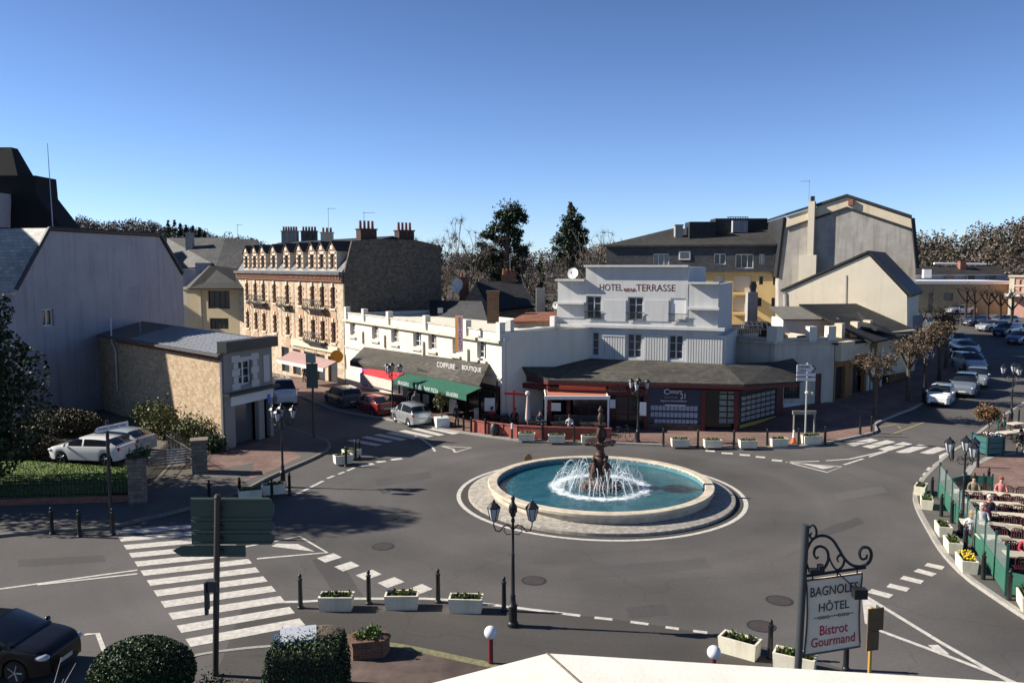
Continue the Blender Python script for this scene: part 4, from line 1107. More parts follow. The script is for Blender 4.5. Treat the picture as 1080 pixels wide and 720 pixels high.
bounds = [0] + [(T5(a) + T5(c)) / 2 for a, c in zip(cols, cols[1:])] + [w5.L]
for i, c in enumerate(cols):
    t = T5(c)
    for s in (-1, 1):
        for z0, z1 in ((zu0, zu1), (zl0, zl1)):
            k = 0; z = z0
            while z < z1 - .2:
                if k % 2 == 0: w5.box(b, *sorted((t + s * (wd + .02), t + s * (wd + .36))), .003, .05, z, z + .28)
                z += .28; k += 1
    w5.box(b, t - wd - .4, t + wd + .4, .003, .06, zl1 + .02, zl1 + .3); w5.box(b, t - .7, t + .7, .004, .045, zl0 - 1.3, zl0 - .35)
    w5.box(b, t - .7, t + .7, .004, .045, zu0 - 1.2, zu0 - .3)
for t in bounds[1:-1]: w5.box(b, t - .16, t + .16, .003, .03, 3.2, zc5 - 1.0)
part(b, "brick_panel", m_brick_pink, sb)
b = MB()
for i, c in enumerate(cols):
    t = T5(c)
    for z0, z1 in ((zu0, zu1), (zl0, zl1)):
        w5.box(b, t - wd - .12, t + wd + .12, .003, .14, z0 - .18, z0); w5.box(b, t - .16, t + .16, .004, .16, z1 + .02, z1 + .4)
each(b, "stone_trim", m_beige_light, sb)
m_brown_frame = plain("brown_shutter", (.16, .075, .05), .6)
for h in holes: window(sb, w5, h, .28, m_brown_frame, m_glass, 2, 3, .14)
# iron balconies
for (x0, x1, zf) in ((266.5, 283.5, zu0), (299, 309, zu0), (325.5, 346.5, zu0), (326.5, 345, zl0)):
    t0, t1 = T5(x0), T5(x1); f = MB()
    w5.box(f, t0, t1, .01, .75, zf - .3, zf - .16)
    for z in (zf - .1, zf + .75): f.tube([w5.p(t0 + .05, .02, z), w5.p(t0 + .05, .72, z), w5.p(t1 - .05, .72, z), w5.p(t1 - .05, .02, z)], .03, 5)
    n = int((t1 - t0) / .22)
    for i in range(n + 1):
        t = t0 + .06 + (t1 - t0 - .12) * i / n; w_ = .09 if i % 2 else -.09
        f.tube([w5.p(t, .72, zf - .1), w5.p(t + w_, .80, zf + .2), w5.p(t - w_, .76, zf + .5), w5.p(t, .72, zf + .75)], .02, 4)
    for t in (t0 + .3, t1 - .3): f.tube([w5.p(t, .65, zf - .3), w5.p(t, .3, zf - .5), w5.p(t, .05, zf - .8)], .06, 5)
    part(f, "balcony", m_iron, sb)
# mansard and dormers
zd0, zt5 = zc5 + .22, Z5(352, 258)
b = MB(); off = 1.6
b.extrude([w5.p(0, .1, zd0), w5.p(w5.L, .1, zd0), w5.p(w5.L, -off, zt5 - .3), w5.p(0, -off, zt5 - .3)], w5.n * -.3)
part(b, "mansard_roof", m_slate_grey, sb)
b = MB(); zrid = zr5 + .35
b.extrude([w5.p(-.1, -off + .25, zt5 - .32), w5.p(w5.L, -off + .25, zt5 - .32), w5.p(w5.L, -5.5, zrid), w5.p(-.1, -5.5, zrid)], (0, 0, -.15))
b.extrude([w5.p(-.1, -5.5, zrid), w5.p(w5.L, -5.5, zrid), w5.p(w5.L, -11.2, zt5 - .6), w5.p(-.1, -11.2, zt5 - .6)], (0, 0, -.15))
part(b, "roof", m_slate, sb)
zdw0, zdw1, zdg = Z5(352, 284), Z5(352, 267.5), Z5(352, 256)
for i, c in enumerate(cols):
    t = T5(c); hwid = .92; d = MB()
    w5.face(d, t - hwid, t + hwid, zd0, zdw1 + .35, [(t - wd, t + wd, zdw0, zdw1)], .25)
    ex = -w5.n * 1.5
    d.poly([w5.p(t + hwid, 0, zd0), w5.p(t + hwid, -1.6, zd0), w5.p(t + hwid, -1.6, zdw1 + .35), w5.p(t + hwid, 0, zdw1 + .35)]); d.poly([w5.p(t - hwid, -1.6, zd0), w5.p(t - hwid, 0, zd0), w5.p(t - hwid, 0, zdw1 + .35), w5.p(t - hwid, -1.6, zdw1 + .35)])
    dm = part(d, "dormer", m_beige_light, sb)
    k = MB(); k.extrude([w5.p(t - hwid - .1, .06, zdw1 + .3), w5.p(t + hwid + .1, .06, zdw1 + .3), w5.p(t, .06, zdg)], w5.n * -.3)
    for s in (-1, 1):
        z = zdw0; kk = 0
        while z < zdw1:
            if kk % 2 == 0: w5.box(k, *sorted((t + s * (wd + .03), t + s * (wd + .3))), .003, .04, z, z + .25)
            z += .25; kk += 1
    each(k, "brick_gable", m_brick, dm)
    k = MB(); w5.box(k, t - .28, t + .28, .061, .1, zdw1 + .42, zdw1 + .8); part(k, "stone_tympanum", m_beige_light, dm)
    k = MB()
    for s in (-1, 1): k.extrude([w5.p(t + s * (hwid + .2), .15, zdw1 + .24), w5.p(t, .15, zdg + .12), w5.p(t, -2.6, zdg + .12), w5.p(t + s * (hwid + .2), -2.6, zdw1 + .24)], (0, 0, .1))
    part(k, "dormer_roof", m_slate, dm)
    window(dm, w5, (t - wd, t + wd, zdw0, zdw1), .24, m_brown_frame, m_glass, 2, 3, .12)
for c0, c1, py, n in ((298, 314, 244.5, 6), (318.5, 334, 244.5, 5)):
    a, q = Pd(c0, 250, 104), Pd(c1, 250, 104); chimney(sb, ((a.x + q.x) / 2, 104), q.x - a.x, 1.1, 11.5, Zat(py, 104), -.0, m_conc if c0 < 310 else m_darkstone, n, 'x', .5)
a = Pd(345, 250, 96); chimney(sb, (a.x, 96), 1.3, .9, 11.5, Zat(246, 96), 0, m_beige, 3, 'x', .5)
for x, y0, k, n in ((388, 239.5, .18, 4), (427.5, 241, .62, 4)):
    q = gE.p(gE.L * k, -1.3); q = Vector((Xat(x, q.y), q.y, 0)); chimney(sb, (q.x, q.y), 1.75, 1.0, 11.5, Zat(y0 + 3, q.y), gE.rz, mat("sooty_brick", (.075, .042, .036), .9, .35, 6, pattern="uv", psize=(.22, .075), bump=.3, mortar=(.06, .05, .045)), n, 'x', .75)
# pink awning over the pavement cafe
a, c = Pd(292, 379, 92), Pd(341, 388.5, 81.5)
a.z = c.z = 3.0
A = G(292, 379, 1.95); Cc = G(341, 388.5, 1.95); Bk = G(355, 381, 2.5); Bl = G(309, 369.5, 2.5)
b = MB(); b.extrude([A, Cc, Bk, Bl], (0, 0, -.05)); o = part(b, "awning", mat("pink_awning", (.40, .25, .23), .85, .15, 3), sb)
b = MB(); d = Vector((0, 0, -.3)); b.extrude([A, Cc, Cc + d, A + d], w5.n * .04); part(b, "valance", m_white_frame, o)
b = MB(); w5.box(b, T5(308), T5(357), .003, .2, 2.35, 2.95); part(b, "shop_fascia", m_beige_light, sb)
b = MB()
for h in gh: w5.box(b, h[0] + .01, h[1] - .01, -.29, -.2, -.9, 1.89)
each(b, "shop_window", m_glass_blue, sb)
settle(sb)
aerial(Pd(346.5, 243, 96), 2.6, "tall tv aerial on the pale chimney of the brick hotel", .2)
aerial(Pd(384, 236, 84), 1.2, "small tv aerial beside the tall red brick chimney stack", .1, 4, 1.1)
yb = thing("yellow_board", "round orange yellow sign board beside the pink cafe awning", "sign", Pd(355.3, 384, 79))
b = MB(); b.lathe([(.001, -.05), (.62, -.05), (.62, .05), (.001, .05)], 20); b.v = [tuple(Matrix.Rotation(R(90), 3, 'X') @ Vector(v) + Vector((0, 0, .75))) for v in b.v]; b.build("disc", plain("amber_board", (.60, .28, .02), .5), yb, 40)
b = MB(); b.box((0, .3, .3), (.08, .6, .08)); b.build("bracket", m_dark_metal, yb)

# ================================================================== cream house with steep slate roof
cw4 = Wall((Xat(193, 107), 107), (Xat(257.5, 104.5), 104.5))
ch = thing("cream_house", "cream house with steep dark slate roofs squeezed between the white gable and the brick hotel", "house", cw4.p(0))
zE = cw4.z_at(225, 303); hs = [(cw4.t_at(220), cw4.t_at(243), cw4.z_at(230, 325.5), cw4.z_at(230, 306.5)), (cw4.t_at(221), cw4.t_at(241), cw4.z_at(230, 347), cw4.z_at(230, 335.5))]
b = MB(); block(b, cw4, 0, cw4.L, 8, 0, zE, hs, depth=.25); part(b, "wall", wallm("cream_render", (.66, .54, .34), .08, .2), ch)
b = MB(); cw4.box(b, cw4.t_at(195), cw4.t_at(199), -.5, .003, 1, zE - .2); cw4.box(b, cw4.t_at(212), cw4.t_at(213.3), .003, .12, 1, zE); cw4.box(b, 0, cw4.L, .003, .15, zE - .3, zE); part(b, "pilaster", m_beige_light, ch)
for h in hs: window(ch, cw4, h, .24, m_dark_metal, m_glass, 4, 1, .12)
zA, zB = cw4.z_at(240, 283), Zat(250, 112)
P4 = lambda x, y, d: Pd(x, y, d)
b = MB()
b.extrude([P4(199, 304, 103.5), P4(259, 304, 102.5), P4(256, 284, 106), P4(222, 280, 106)], (0, .2, -.1))
b.extrude([P4(199, 304, 103.5), P4(222, 280, 106), P4(215, 282, 112), P4(192, 303, 112)], (0, .2, -.1))
part(b, "lower_roof", m_slate, ch)
b = MB()
b.extrude([P4(176, 251, 118), P4(238, 250.5, 116), P4(228, 280, 108), P4(178, 284, 112)], (0, .3, -.1), 0)
b.extrude([P4(238, 250.5, 116), P4(272, 253, 116), P4(275, 284, 108), P4(245, 288, 106), P4(228, 280, 108)], (0, .3, -.1), 0)
part(b, "main_roof", slate("weathered_slate", (.10, .10, .098), .5, (.4, .25), .7), ch)
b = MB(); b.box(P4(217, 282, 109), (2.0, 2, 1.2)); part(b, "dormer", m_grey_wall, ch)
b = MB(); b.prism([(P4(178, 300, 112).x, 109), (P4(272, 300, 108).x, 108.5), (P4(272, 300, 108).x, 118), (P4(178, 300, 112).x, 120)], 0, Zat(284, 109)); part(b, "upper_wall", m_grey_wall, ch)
a = P4(200, 247, 114); chimney(ch, (a.x, 114), .9, .9, 12, Zat(246.5, 114), 0, m_conc, 0)
settle(ch)
aerial(Pd(250.8, 252, 113), 2.0, "tv aerial with a dark base on the cream house's slate ridge", 1.0)

# ================================================================== white gabled house on the left, in its own shade
g0 = Vector((-33.3, 55.3, 0)); g1 = Vector((-29.1, 73.1, 0))
w2 = Wall(g0, g1, face=(0, 50))
wh = thing("gabled_house", "tall white rendered gable wall in shade with clipped gable roof", "house", g0)
def w2p(x, y, o=0): t = w2.t_at(x, y); return w2.p(t, o, w2.z_at(x, y))
pts = [w2p(15.3, 305), w2p(50.5, 240.5), w2p(168, 247.5), w2p(191.5, 288)]
dep = w2.n * -17
b = MB()
hole2 = (w2.t_at(45), w2.t_at(57), w2.z_at(50, 344), w2.z_at(50, 326))
base = pts[0].z
w2.face(b, 0, w2.L, -.5, base, [hole2], .25)
b.poly([w2.p(0, 0, base)] + [w2.p(w2.L, 0, base), pts[3] if pts[3].z > base else w2.p(w2.L, 0, base + .1), pts[2], pts[1]])
q0, q1 = w2.p(0, 0, 0), w2.p(w2.L, 0, 0)
for p, z in ((w2.p(0, 0, 0), base), (w2.p(w2.L, 0, 0), pts[3].z)): b.poly([p + Vector((0, 0, -.5)), p + dep + Vector((0, 0, -.5)), p + dep + Vector((0, 0, z)), p + Vector((0, 0, z))])
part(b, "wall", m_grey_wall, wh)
b = MB(); dd = Vector((0, 0, -.22)); ov = w2.n * .12; e0_ = pts[0] + (pts[0] - pts[1]) * .06
slab3(b, (e0_ + ov, pts[1] + ov, pts[1] + dep, e0_ + dep), .2)
part(b, "roof_slope", slate("pale_fibre_slate", (.40, .39, .36), .15, (.5, .3), .5, .2), wh)
b = MB(); slab3(b, (pts[1] + ov, pts[2] + ov, pts[2] + dep, pts[1] + dep), .2); slab3(b, (pts[2] + ov, pts[3] + ov, pts[3] + dep, pts[2] + dep), .2); part(b, "roof", m_slate, wh)
b = MB()
for p, q in ((pts[0], pts[1]), (pts[1], pts[2]), (pts[2], pts[3])): b.tube([p + ov * 1.2, q + ov * 1.2], .14, 6)
part(b, "verge", m_dark_metal, wh)
window(wh, w2, hole2, .24, m_white_frame, m_glass, 2, 1, .08)
b = MB(); w2.box(b, w2.t_at(22), w2.t_at(33), .003, .05, 3.5, 4.6); part(b, "shutter", m_white_frame, wh)
settle(wh)
aerial(Pd(148, 352, 60), 3.4, "thin dark tv aerial standing on the low slate roof before the white gable", 2.8, 4, .9)
pm = thing("roof_mast", "very thin tall lightning rod standing above the white gable house's ridge", "mast", Pd(56, 242, 62)); b = MB(); b.tube([(0, 0, -1), (-.1, 0, 6.3)], [.05, .02], 5); b.build("rod", m_zinc, pm)

# ================================================================== dark steep roofed villa at the left edge
vd = thing("dark_villa", "tall dark slate roofed villa rising in shade behind the white gable at the left edge", "house", (-80, 112, 0))
Y1 = 112.0
b = MB()
xa, xb = Xat(-120, Y1), Xat(8, Y1); zt1 = Zat(152, Y1); xr = Xat(34, Y1); zr1 = Zat(188, Y1); zE1 = Zat(243, Y1); xe = Xat(66, Y1)
b.extrude([(xr + 1.5, Y1 - 2, zE1), (xb, Y1 + 3, zt1), (xb, Y1 + 4.5, zt1), (xr + 1.5, Y1 + 7, zE1)], (-.4, 0, -.1))
b.extrude([(-112, Y1 - 2, zE1 - 2), (xr + 1.5, Y1 - 2, zE1), (xb, Y1 + 3, zt1), (-110, Y1 + 3, zt1)], (0, .4, -.1))
b.extrude([(-112, Y1 + 7, zE1), (xr + 1.5, Y1 + 7, zE1), (xb, Y1 + 4.5, zt1), (-110, Y1 + 4.5, zt1)], (0, -.4, -.1))
b.extrude([(-110, Y1 + 3, zt1), (xb, Y1 + 3, zt1), (xb, Y1 + 4.5, zt1), (-110, Y1 + 4.5, zt1)], (0, 0, -.1))
xt, zt2 = Xat(50, Y1), Zat(186, Y1)
b.extrude([(xr - 4, Y1 - 1, zt2), (xt, Y1 - 1, zt2), (Xat(53, Y1), Y1 - 1.5, Zat(208, Y1)), (Xat(79, Y1), Y1 - 2, zE1 + .2), (xr - 4, Y1 - 2, zE1 + .2)], (0, 5, 0))
part(b, "roof", slate("shade_black_slate", (.006, .006, .009), .3, (.5, .28), .9), vd)  # roof colour blackened to stand in for shade on the slopes
b = MB(); b.prism([(-110, Y1 - 1.5), (Xat(77, Y1), Y1 - 1.5), (Xat(77, Y1), Y1 + 6.8), (-110, Y1 + 6.8)], 0, zE1 + .05); part(b, "wall", plain("dark_villa_wall", (.16, .15, .14), .9), vd)
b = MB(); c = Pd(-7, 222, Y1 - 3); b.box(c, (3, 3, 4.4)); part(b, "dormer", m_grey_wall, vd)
b = MB(); b.box(c + Vector((0, -1.52, -.1)), (1.4, .06, 2.5)); part(b, "dormer_window", m_glass, vd)
settle(vd)
# unseen house added outside the frame, shaped to shade the white house's roof
vl = thing("unseen_shade_house", "slate roofed side wing standing in shade at the far left edge", "house", (-55, 60, 0))
b = MB(); b.prism([(-75, 55), (-49, 56), (-49, 64), (-75, 64)], 0, 13); part(b, "wall", m_beige, vl)
b = MB(); b.hexa([(-75.3, 54.5, 13), (-48.5, 55.5, 13), (-48.5, 64.3, 13), (-75.3, 64.3, 13), (-72, 57.4, 23.5), (-51, 57.4, 23.5), (-51, 61.5, 23.5), (-72, 61.5, 23.5)]); part(b, "roof", m_slate, vl); settle(vl)

# ================================================================== small stone shop on the corner, left
s0, s1 = Vector((-28.8, 60.0, 0)), Vector((G(238.5, 476).x, G(238.5, 476).y, 0))
s2 = Vector((G(289, 461).x, G(289, 461).y, 0))
wS, wF = Wall(s0, s1), Wall(s1, s2, face=(0, 40))
ss = thing("corner_shop", "small stone-sided shop with ribbed metal roof, shaded front and an upstairs window", "shop", s1)
zS = wS.z_at(237, 374)
sB = s1 + (s0 - s1) * 1.55
b = MB(); wl = Wall(sB, s1); wl.face(b, 0, wl.L, -.2, zS); part(b, "side_wall", m_stone, ss)
back = s2 + (s0 - s1) * 1.25
holeF = [(wF.t_at(254), wF.t_at(268), wF.z_at(261, 408), wF.z_at(261, 381)), (wF.t_at(249), wF.t_at(275), .1, 2.75), (wF.t_at(281), wF.t_at(285.5), .1, 2.75)]
holeF[0] = (wF.L * .28, wF.L * .56, 3.75, 5.25); holeF[1] = (wF.L * .2, wF.L * .68, .12, 2.6); holeF[2] = (wF.L * .80, wF.L * .93, .12, 2.6)
b = MB(); wF.face(b, 0, wF.L, -.2, zS + .45, holeF, .3); q = Wall(s2, back, face=(0, 90)); q.face(b, 0, q.L, -.2, zS + .45)
b.poly([s1 + Vector((0, 0, zS - .25)), s2 + Vector((0, 0, zS - .25)), back + Vector((0, 0, zS - .2)), sB + Vector((0, 0, zS - .2))]); part(b, "front_wall", plain("grey_beige_front", (.25, .235, .21), .85), ss)
m_trim = plain("pale_stone_trim", (.50, .48, .46), .85)
b = MB()
for t0, t1 in ((.18, .27), (.57, .66)):
    for k in range(5): w_ = .0 if k % 2 else .035; wF.box(b, wF.L * (t0 - w_), wF.L * (t1 + w_), .003, .07, 3.55 + k * .42, 3.95 + k * .42)
wF.box(b, wF.L * .27, wF.L * .57, .003, .08, 5.27, 5.5); wF.box(b, wF.L * .8, wF.L * .93, .003, .06, 3.7, 5.4)
part(b, "stone_trim", m_trim, ss)
b = MB(); wF.box(b, wF.L * .1, wF.L * .97, .003, .12, 2.65, 3.25); part(b, "shop_sign", plain("white_shop_sign", (.60, .60, .62), .5), ss)
b = MB(); wF.box(b, -.1, wF.L + .2, .003, .45, 3.28, 3.46); wF.box(b, -.15, wF.L + .15, -.3, .4, zS + .1, zS + .75); each(b, "cornice", m_dark_metal, ss)
window(ss, wF, holeF[0], .26, m_white_frame, m_glass, 2, 3, .09)
b = MB()
for h in holeF[1:]: wF.box(b, h[0] + .01, h[1] - .01, -.6, -.5, .12, 2.59)
each(b, "shop_window", m_glass, ss)
b = MB(); wF.box(b, wF.L * .84, wF.L * .9, .13, .17, 2.35, 2.9); each(b, "blue_panel", plain("blue_panel", (.05, .12, .45), .5), ss)
# roof: dark upper slates and a ribbed sheet catching the sun
n2 = wS.n
r0, r1 = wS.p(-3.0, .35, zS + .05), s1 + wS.n * .35 + wS.u * .2 + Vector((0, 0, zS + .05))
bk = s2 + Vector((0, 0, zS + .55)); bk2 = back + Vector((0, 0, zS + .7))
def rp(u, v): return r0.lerp(r1, u).lerp(bk2.lerp(bk, u), v)
b = MB(); b.extrude([r0, r1, bk, bk2], (0, 0, -.12)); part(b, "roof", mat("bitumen_sheet", (.05, .052, .058), .5, .3, 2, spec=.5), ss)
b = MB()
for i in range(15):
    v = .02 + i / 15 * .93
    for j in range(12):
        u0 = .30 + j / 12 * .68 + .01 * ((i * 7) % 3); b.extrude([rp(u0, v) + Vector((0, 0, .05)), rp(u0 + .054, v) + Vector((0, 0, .05)), rp(u0 + .054, v + .03) + Vector((0, 0, .05)), rp(u0, v + .03) + Vector((0, 0, .05))], (0, 0, -.04))
part(b, "metal_rib", mat("galvanised_rib", (.30, .31, .33), .45, .2, 4, metal=.3), ss)
b = MB(); wS.box(b, -3, wS.L + .3, .36, .48, zS - .1, zS + .02); wS.box(b, wS.L - .25, wS.L, .003, .12, 0, zS - .1); part(b, "gutter", plain("dark_gutter", (.10, .10, .105), .5, .2), ss)
b = MB(); n = 60
for i in range(n): t = wS.L * i / n; wS.box(b, t, t + wS.L / n * .5, .003, .13, zS - .38, zS - .15)
part(b, "brick_dentils", m_brick, ss)
b = MB(); t = wS.t_at(122.5); b.tube([wS.p(t, .12, 1.8), wS.p(t, .12, zS - 1.0), wS.p(t - .5, .2, zS - .4), wS.p(t - .5, .2, zS + 1.4)], .06, 7); part(b, "drainpipe", plain("pale_pipe", (.5, .5, .5), .5), ss)
settle(ss)

# ================================================================== ochre apartment block behind
w10a = Wall((Xat(641, 99), 99), (Xat(823, 93), 93))
ab = thing("apartment_block", "yellow apartment block with tall grey slate mansard storey and dark hipped roof", "apartment building", w10a.p(w10a.L))
TA_, ZA_ = w10a.t_at, w10a.z_at
zy1, zm1 = ZA_(740, 286.5), ZA_(740, 258)
hs = []
for x0, x1, y0, y1 in ((752, 763, 290, 299.5), (772.5, 792, 291, 308), (772.5, 791.5, 313, 329), (799.5, 803.5, 291.5, 300), (814, 818.5, 291.5, 300.5), (798, 802.5, 314, 323), (813, 817.5, 314, 323)): hs.append((TA_(x0), TA_(x1), ZA_(x0, y1), ZA_(x0, y0)))
b = MB(); block(b, w10a, 0, w10a.L, 12, 0, zy1, hs, depth=.5); part(b, "wall", m_yellow, ab)
hm = [(TA_(x0), TA_(x1), ZA_(x0, y1), ZA_(x0, y0)) for x0, x1, y0, y1 in ((688, 705, 267.5, 281), (751.5, 764, 267.5, 279), (774, 793, 268, 283), (799, 804.5, 268, 279), (814, 819, 268, 278))]
b = MB(); block(b, w10a, -.2, w10a.L + .2, 12, zy1, zm1, hm, o=.35, depth=.3); part(b, "mansard", slate("slate_cladding", (.075, .078, .085), .2, (.4, .25), .6, .15), ab)
for h in hs[3:]: window(ab, w10a, h, .3, m_dark_metal, m_glass, 1, 1, .06)
for h in hs[:3]:
    f = MB(); w10a.box(f, h[0] + .01, h[1] - .01, -.3, -.25, h[2] + .01, h[3] - .01); part(f, "roller_shutter", plain("cream_shutter", (.55, .5, .42), .6), ab)
for i, h in enumerate(hm): window(ab, w10a, h, .28, m_white_frame, m_glass, 3 if i in (0, 2) else 2, 1, .1, o=.35)
b = MB(); f = (TA_(715), TA_(727), ZA_(720, 274), ZA_(720, 265)); w10a.box(b, f[0], f[1], .36, .45, f[2], f[3]); part(b, "skylight", m_white_frame, ab)
b = MB(); w10a.box(b, f[0] + .15, f[1] - .15, .452, .47, f[2] + .15, f[3] - .15); part(b, "skylight_pane", m_glass, ab)
b = MB()
w10a.box(b, TA_(772), TA_(793), .0, .9, ZA_(780, 332), ZA_(780, 329.5)); w10a.box(b, TA_(772), TA_(793), .0, .9, ZA_(780, 311), ZA_(780, 309)); each(b, "balcony", m_yellow, ab)
R0, R1, R2, R3 = w10a.p(-.5, .7, zm1), w10a.p(w10a.L + .4, .7, zm1), w10a.p(w10a.L + .2, -7, Zat(243, 100)), w10a.p(TA_(700) * 1.0, -7, Zat(241, 104))
b = MB(); b.extrude([R0, R1, R2, R3], (0, 0, -.2)); b.extrude([R0, R3, w10a.p(-.5, -13, zm1)], (0, 0, -.2)); b.extrude([R3, R2, w10a.p(w10a.L + .4, -13, zm1), w10a.p(-.5, -13, zm1)], (0, 0, -.2)); part(b, "roof", m_slate_dk, ab)
b = MB()
for x0, x1, y0, y1, dpt in ((725, 752, 234.5, 252, 100), (752, 805, 231, 253, 102)): b.box((Pd((x0 + x1) / 2, 240, dpt).x, dpt, (Zat(y0, dpt) + Zat(y1, dpt)) / 2), (Xat(x1, dpt) - Xat(x0, dpt), 3, Zat(y0, dpt) - Zat(y1, dpt)), -.02)
each(b, "roof_plant", m_slate, ab)
b = MB(); b.box((Xat(778, 99.8), 100, Zat(239, 100)), (1.8, .7, 1.4)); part(b, "vent_house", m_grey_wall, ab)
b = MB()
for i in range(9): x = 768 + i * 2.6; b.tube([Pd(x, 231.5, 102), Pd(x, 228.8, 102)], .06, 5)
b.tube([Pd(767, 229, 102), Pd(789, 229, 102)], .05, 5)
part(b, "roof_railing", m_dark_metal, ab)
a = Pd(715.5, 240, 100); chimney(ab, (a.x, 100), .9, .9, 13, Zat(238, 100), 0, m_conc, 0)
settle(ab)
# grey flue standing behind the hotel
fl = thing("flue", "square grey chimney flue with dark cap standing before the yellow apartment block", "chimney", (Xat(792, 75), 75, 3))
b = MB(); b.box((0, 0, 2.0), (.9, .8, 7.2)); part(b, "stack", m_conc, fl)
b = MB(); b.box((.1, 0, Zat(309, 75) - 3 + .5), (.45, .4, 1.1)); b.box((.1, -.0, Zat(302, 75) - 3), (.6, .3, .4)); part(b, "cap", m_dark_metal, fl)
rt = thing("rear_terrace", "dark flat roof terrace with a slatted grey railing behind the terrace hotel's right end", "terrace", (Xat(775, 68), 68, 0))
q = Wall((Xat(757, 67), 67), (Xat(822, 66), 66))
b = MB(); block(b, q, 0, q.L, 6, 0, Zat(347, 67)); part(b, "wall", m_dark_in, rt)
b = MB(); 
for i in range(18): t = q.L * .2 + q.L * .5 * i / 17; q.box(b, t - .03, t + .03, .02, .06, Zat(352, 67), Zat(343, 67))
q.box(b, q.L * .2, q.L * .72, .0, .08, Zat(343.2, 67), Zat(342, 67)); part(b, "railing", m_grey_paint, rt)
b = MB()
for i in range(5): b.ball((Xat(792 + i * 5, 66.5), 67.5, Zat(346, 67)), .55, 8)
each(b, "covered_furniture", m_dark_metal, rt); settle(rt)

# ================================================================== big concrete gable
w11 = Wall((Xat(822, 91), 91), (Xat(966, 84.5), 84.5))
bg = thing("concrete_gable", "huge stained grey and beige blank gable wall with an attached tall chimney", "building", w11.p(0))
def p11(x, y, o=0): return w11.p(w11.t_at(x, y), o, w11.z_at(x, y))
out = [p11(821, 345), p11(821, 300), p11(823.5, 262), p11(829.5, 228.5), p11(893.5, 208), p11(961, 230.5), p11(965.5, 281), p11(966, 345)]
b = MB(); b.extrude(out, Vector((2.0, 14, 0))); part(b, "wall", m_conc, bg)
b = MB()
for pts_ in ([p11(829.3, 241, .003), p11(829.5, 228.5, .003), p11(893.5, 208, .003), p11(961, 230.5, .003), p11(962, 242, .003), p11(893.5, 219, .003)],): b.extrude(pts_, w11.n * .10)
part(b, "upper_band", m_beige, bg)
b = MB(); up = Vector((0, 0, .28))
for q, r in (((829, 228), (893.5, 207.6)), ((893.5, 207.6), (962, 230))): a, c = p11(*q, .3), p11(*r, .3); b.extrude([a, c, c + up, a + up], Vector((2.0, 14.2, 0)))
a, c = p11(829, 229, .12), p11(821.5, 292, .12); b.extrude([a, c, c + Vector((-.25, 0, 0)), a + Vector((-.25, 0, 0))], Vector((2.0, 14.2, 0)))
a, c = p11(961.5, 230, .3), p11(966.5, 283, .3); b.extrude([a, c, c + Vector((.35, 0, 0)), a + Vector((.35, 0, 0))], Vector((2.0, 14.2, 0)))
for q, r in (((829, 242), (893.5, 220)), ((893.5, 220), (962.3, 243))): a, c = p11(*q, .12), p11(*r, .12); b.extrude([a, c, c + Vector((0, 0, .2)), a + Vector((0, 0, .2))], w11.n * .08)
part(b, "roof", m_slate, bg)
b = MB()
w11.box(b, w11.t_at(842), w11.t_at(860), .003, .9, 0, w11.z_at(850, 269)); w11.box(b, w11.t_at(850), w11.t_at(856.5), .003, .85, w11.z_at(853, 269) + .002, w11.z_at(853, 213)); part(b, "chimney", m_beige_light, bg)
b = MB(); w11.box(b, w11.t_at(851.5), w11.t_at(855.5), .2, .6, w11.z_at(853, 213), w11.z_at(853, 207.5)); part(b, "chimney_cap", m_dark_metal, bg)
b = MB(); w11.box(b, w11.t_at(890.5), w11.t_at(895.5), .1, .5, w11.z_at(893, 217), w11.z_at(893, 211)); part(b, "vent", m_brick, bg)
settle(bg)
aerial(Pd(853, 209, 89), 1.9, "spiky tv aerial on the tall chimney of the concrete gable", 2.6, 6, .9)

# ================================================================== pale gable house before it
w12 = Wall((Xat(825.5, 78), 78), (Xat(957, 72.5), 72.5))
pg = thing("pale_gable_house", "house with a plain sunlit cream gable wall below the concrete gable", "house", w12.p(0))
def p12(x, y, o=0): return w12.p(w12.t_at(x, y), o, w12.z_at(x, y))
b = MB(); b.extrude([p12(826, 400), p12(826, 307.5), p12(915.5, 268.3), p12(956.5, 311.5), p12(957, 400)], w12.n * -11); part(b, "wall", m_beige_light, pg)
b = MB()
a, c = p12(823.5, 307.8, .15), p12(915.5, 266.8, .15); b.extrude([a, c, c + Vector((0, 0, .22)), a + Vector((0, 0, .22))], w12.n * -11.4)
a, c = p12(915.5, 266.8, .15), p12(960.5, 313.5, .15); b.extrude([a, c, c + Vector((.1, 0, .22)), a + Vector((.1, 0, .22))], w12.n * -11.4)
part(b, "roof", m_slate, pg)
b = MB(); b.tube([p12(828, 308, .1), p12(829, 345, .1)], .06, 6); b.tube([p12(892.5, 290, .05), p12(892, 325, .05)], .03, 5); each(b, "pipe", m_zinc, pg)
settle(pg)
pk = thing("plank_fence", "grey vertical plank fence beside the pale gable house up the street", "fence", GS(966, 352))
b = MB(); a, c = Pd(957, 345, 76), Pd(973, 345, 79); 
for i in range(16): q = a.lerp(c, i / 16); b.box((q.x - pk.location.x, q.y - pk.location.y, Zat(342, 77) - pk.location.z - .5), (.16, .04, 2.6))
part(b, "planks", m_grey_wall, pk)

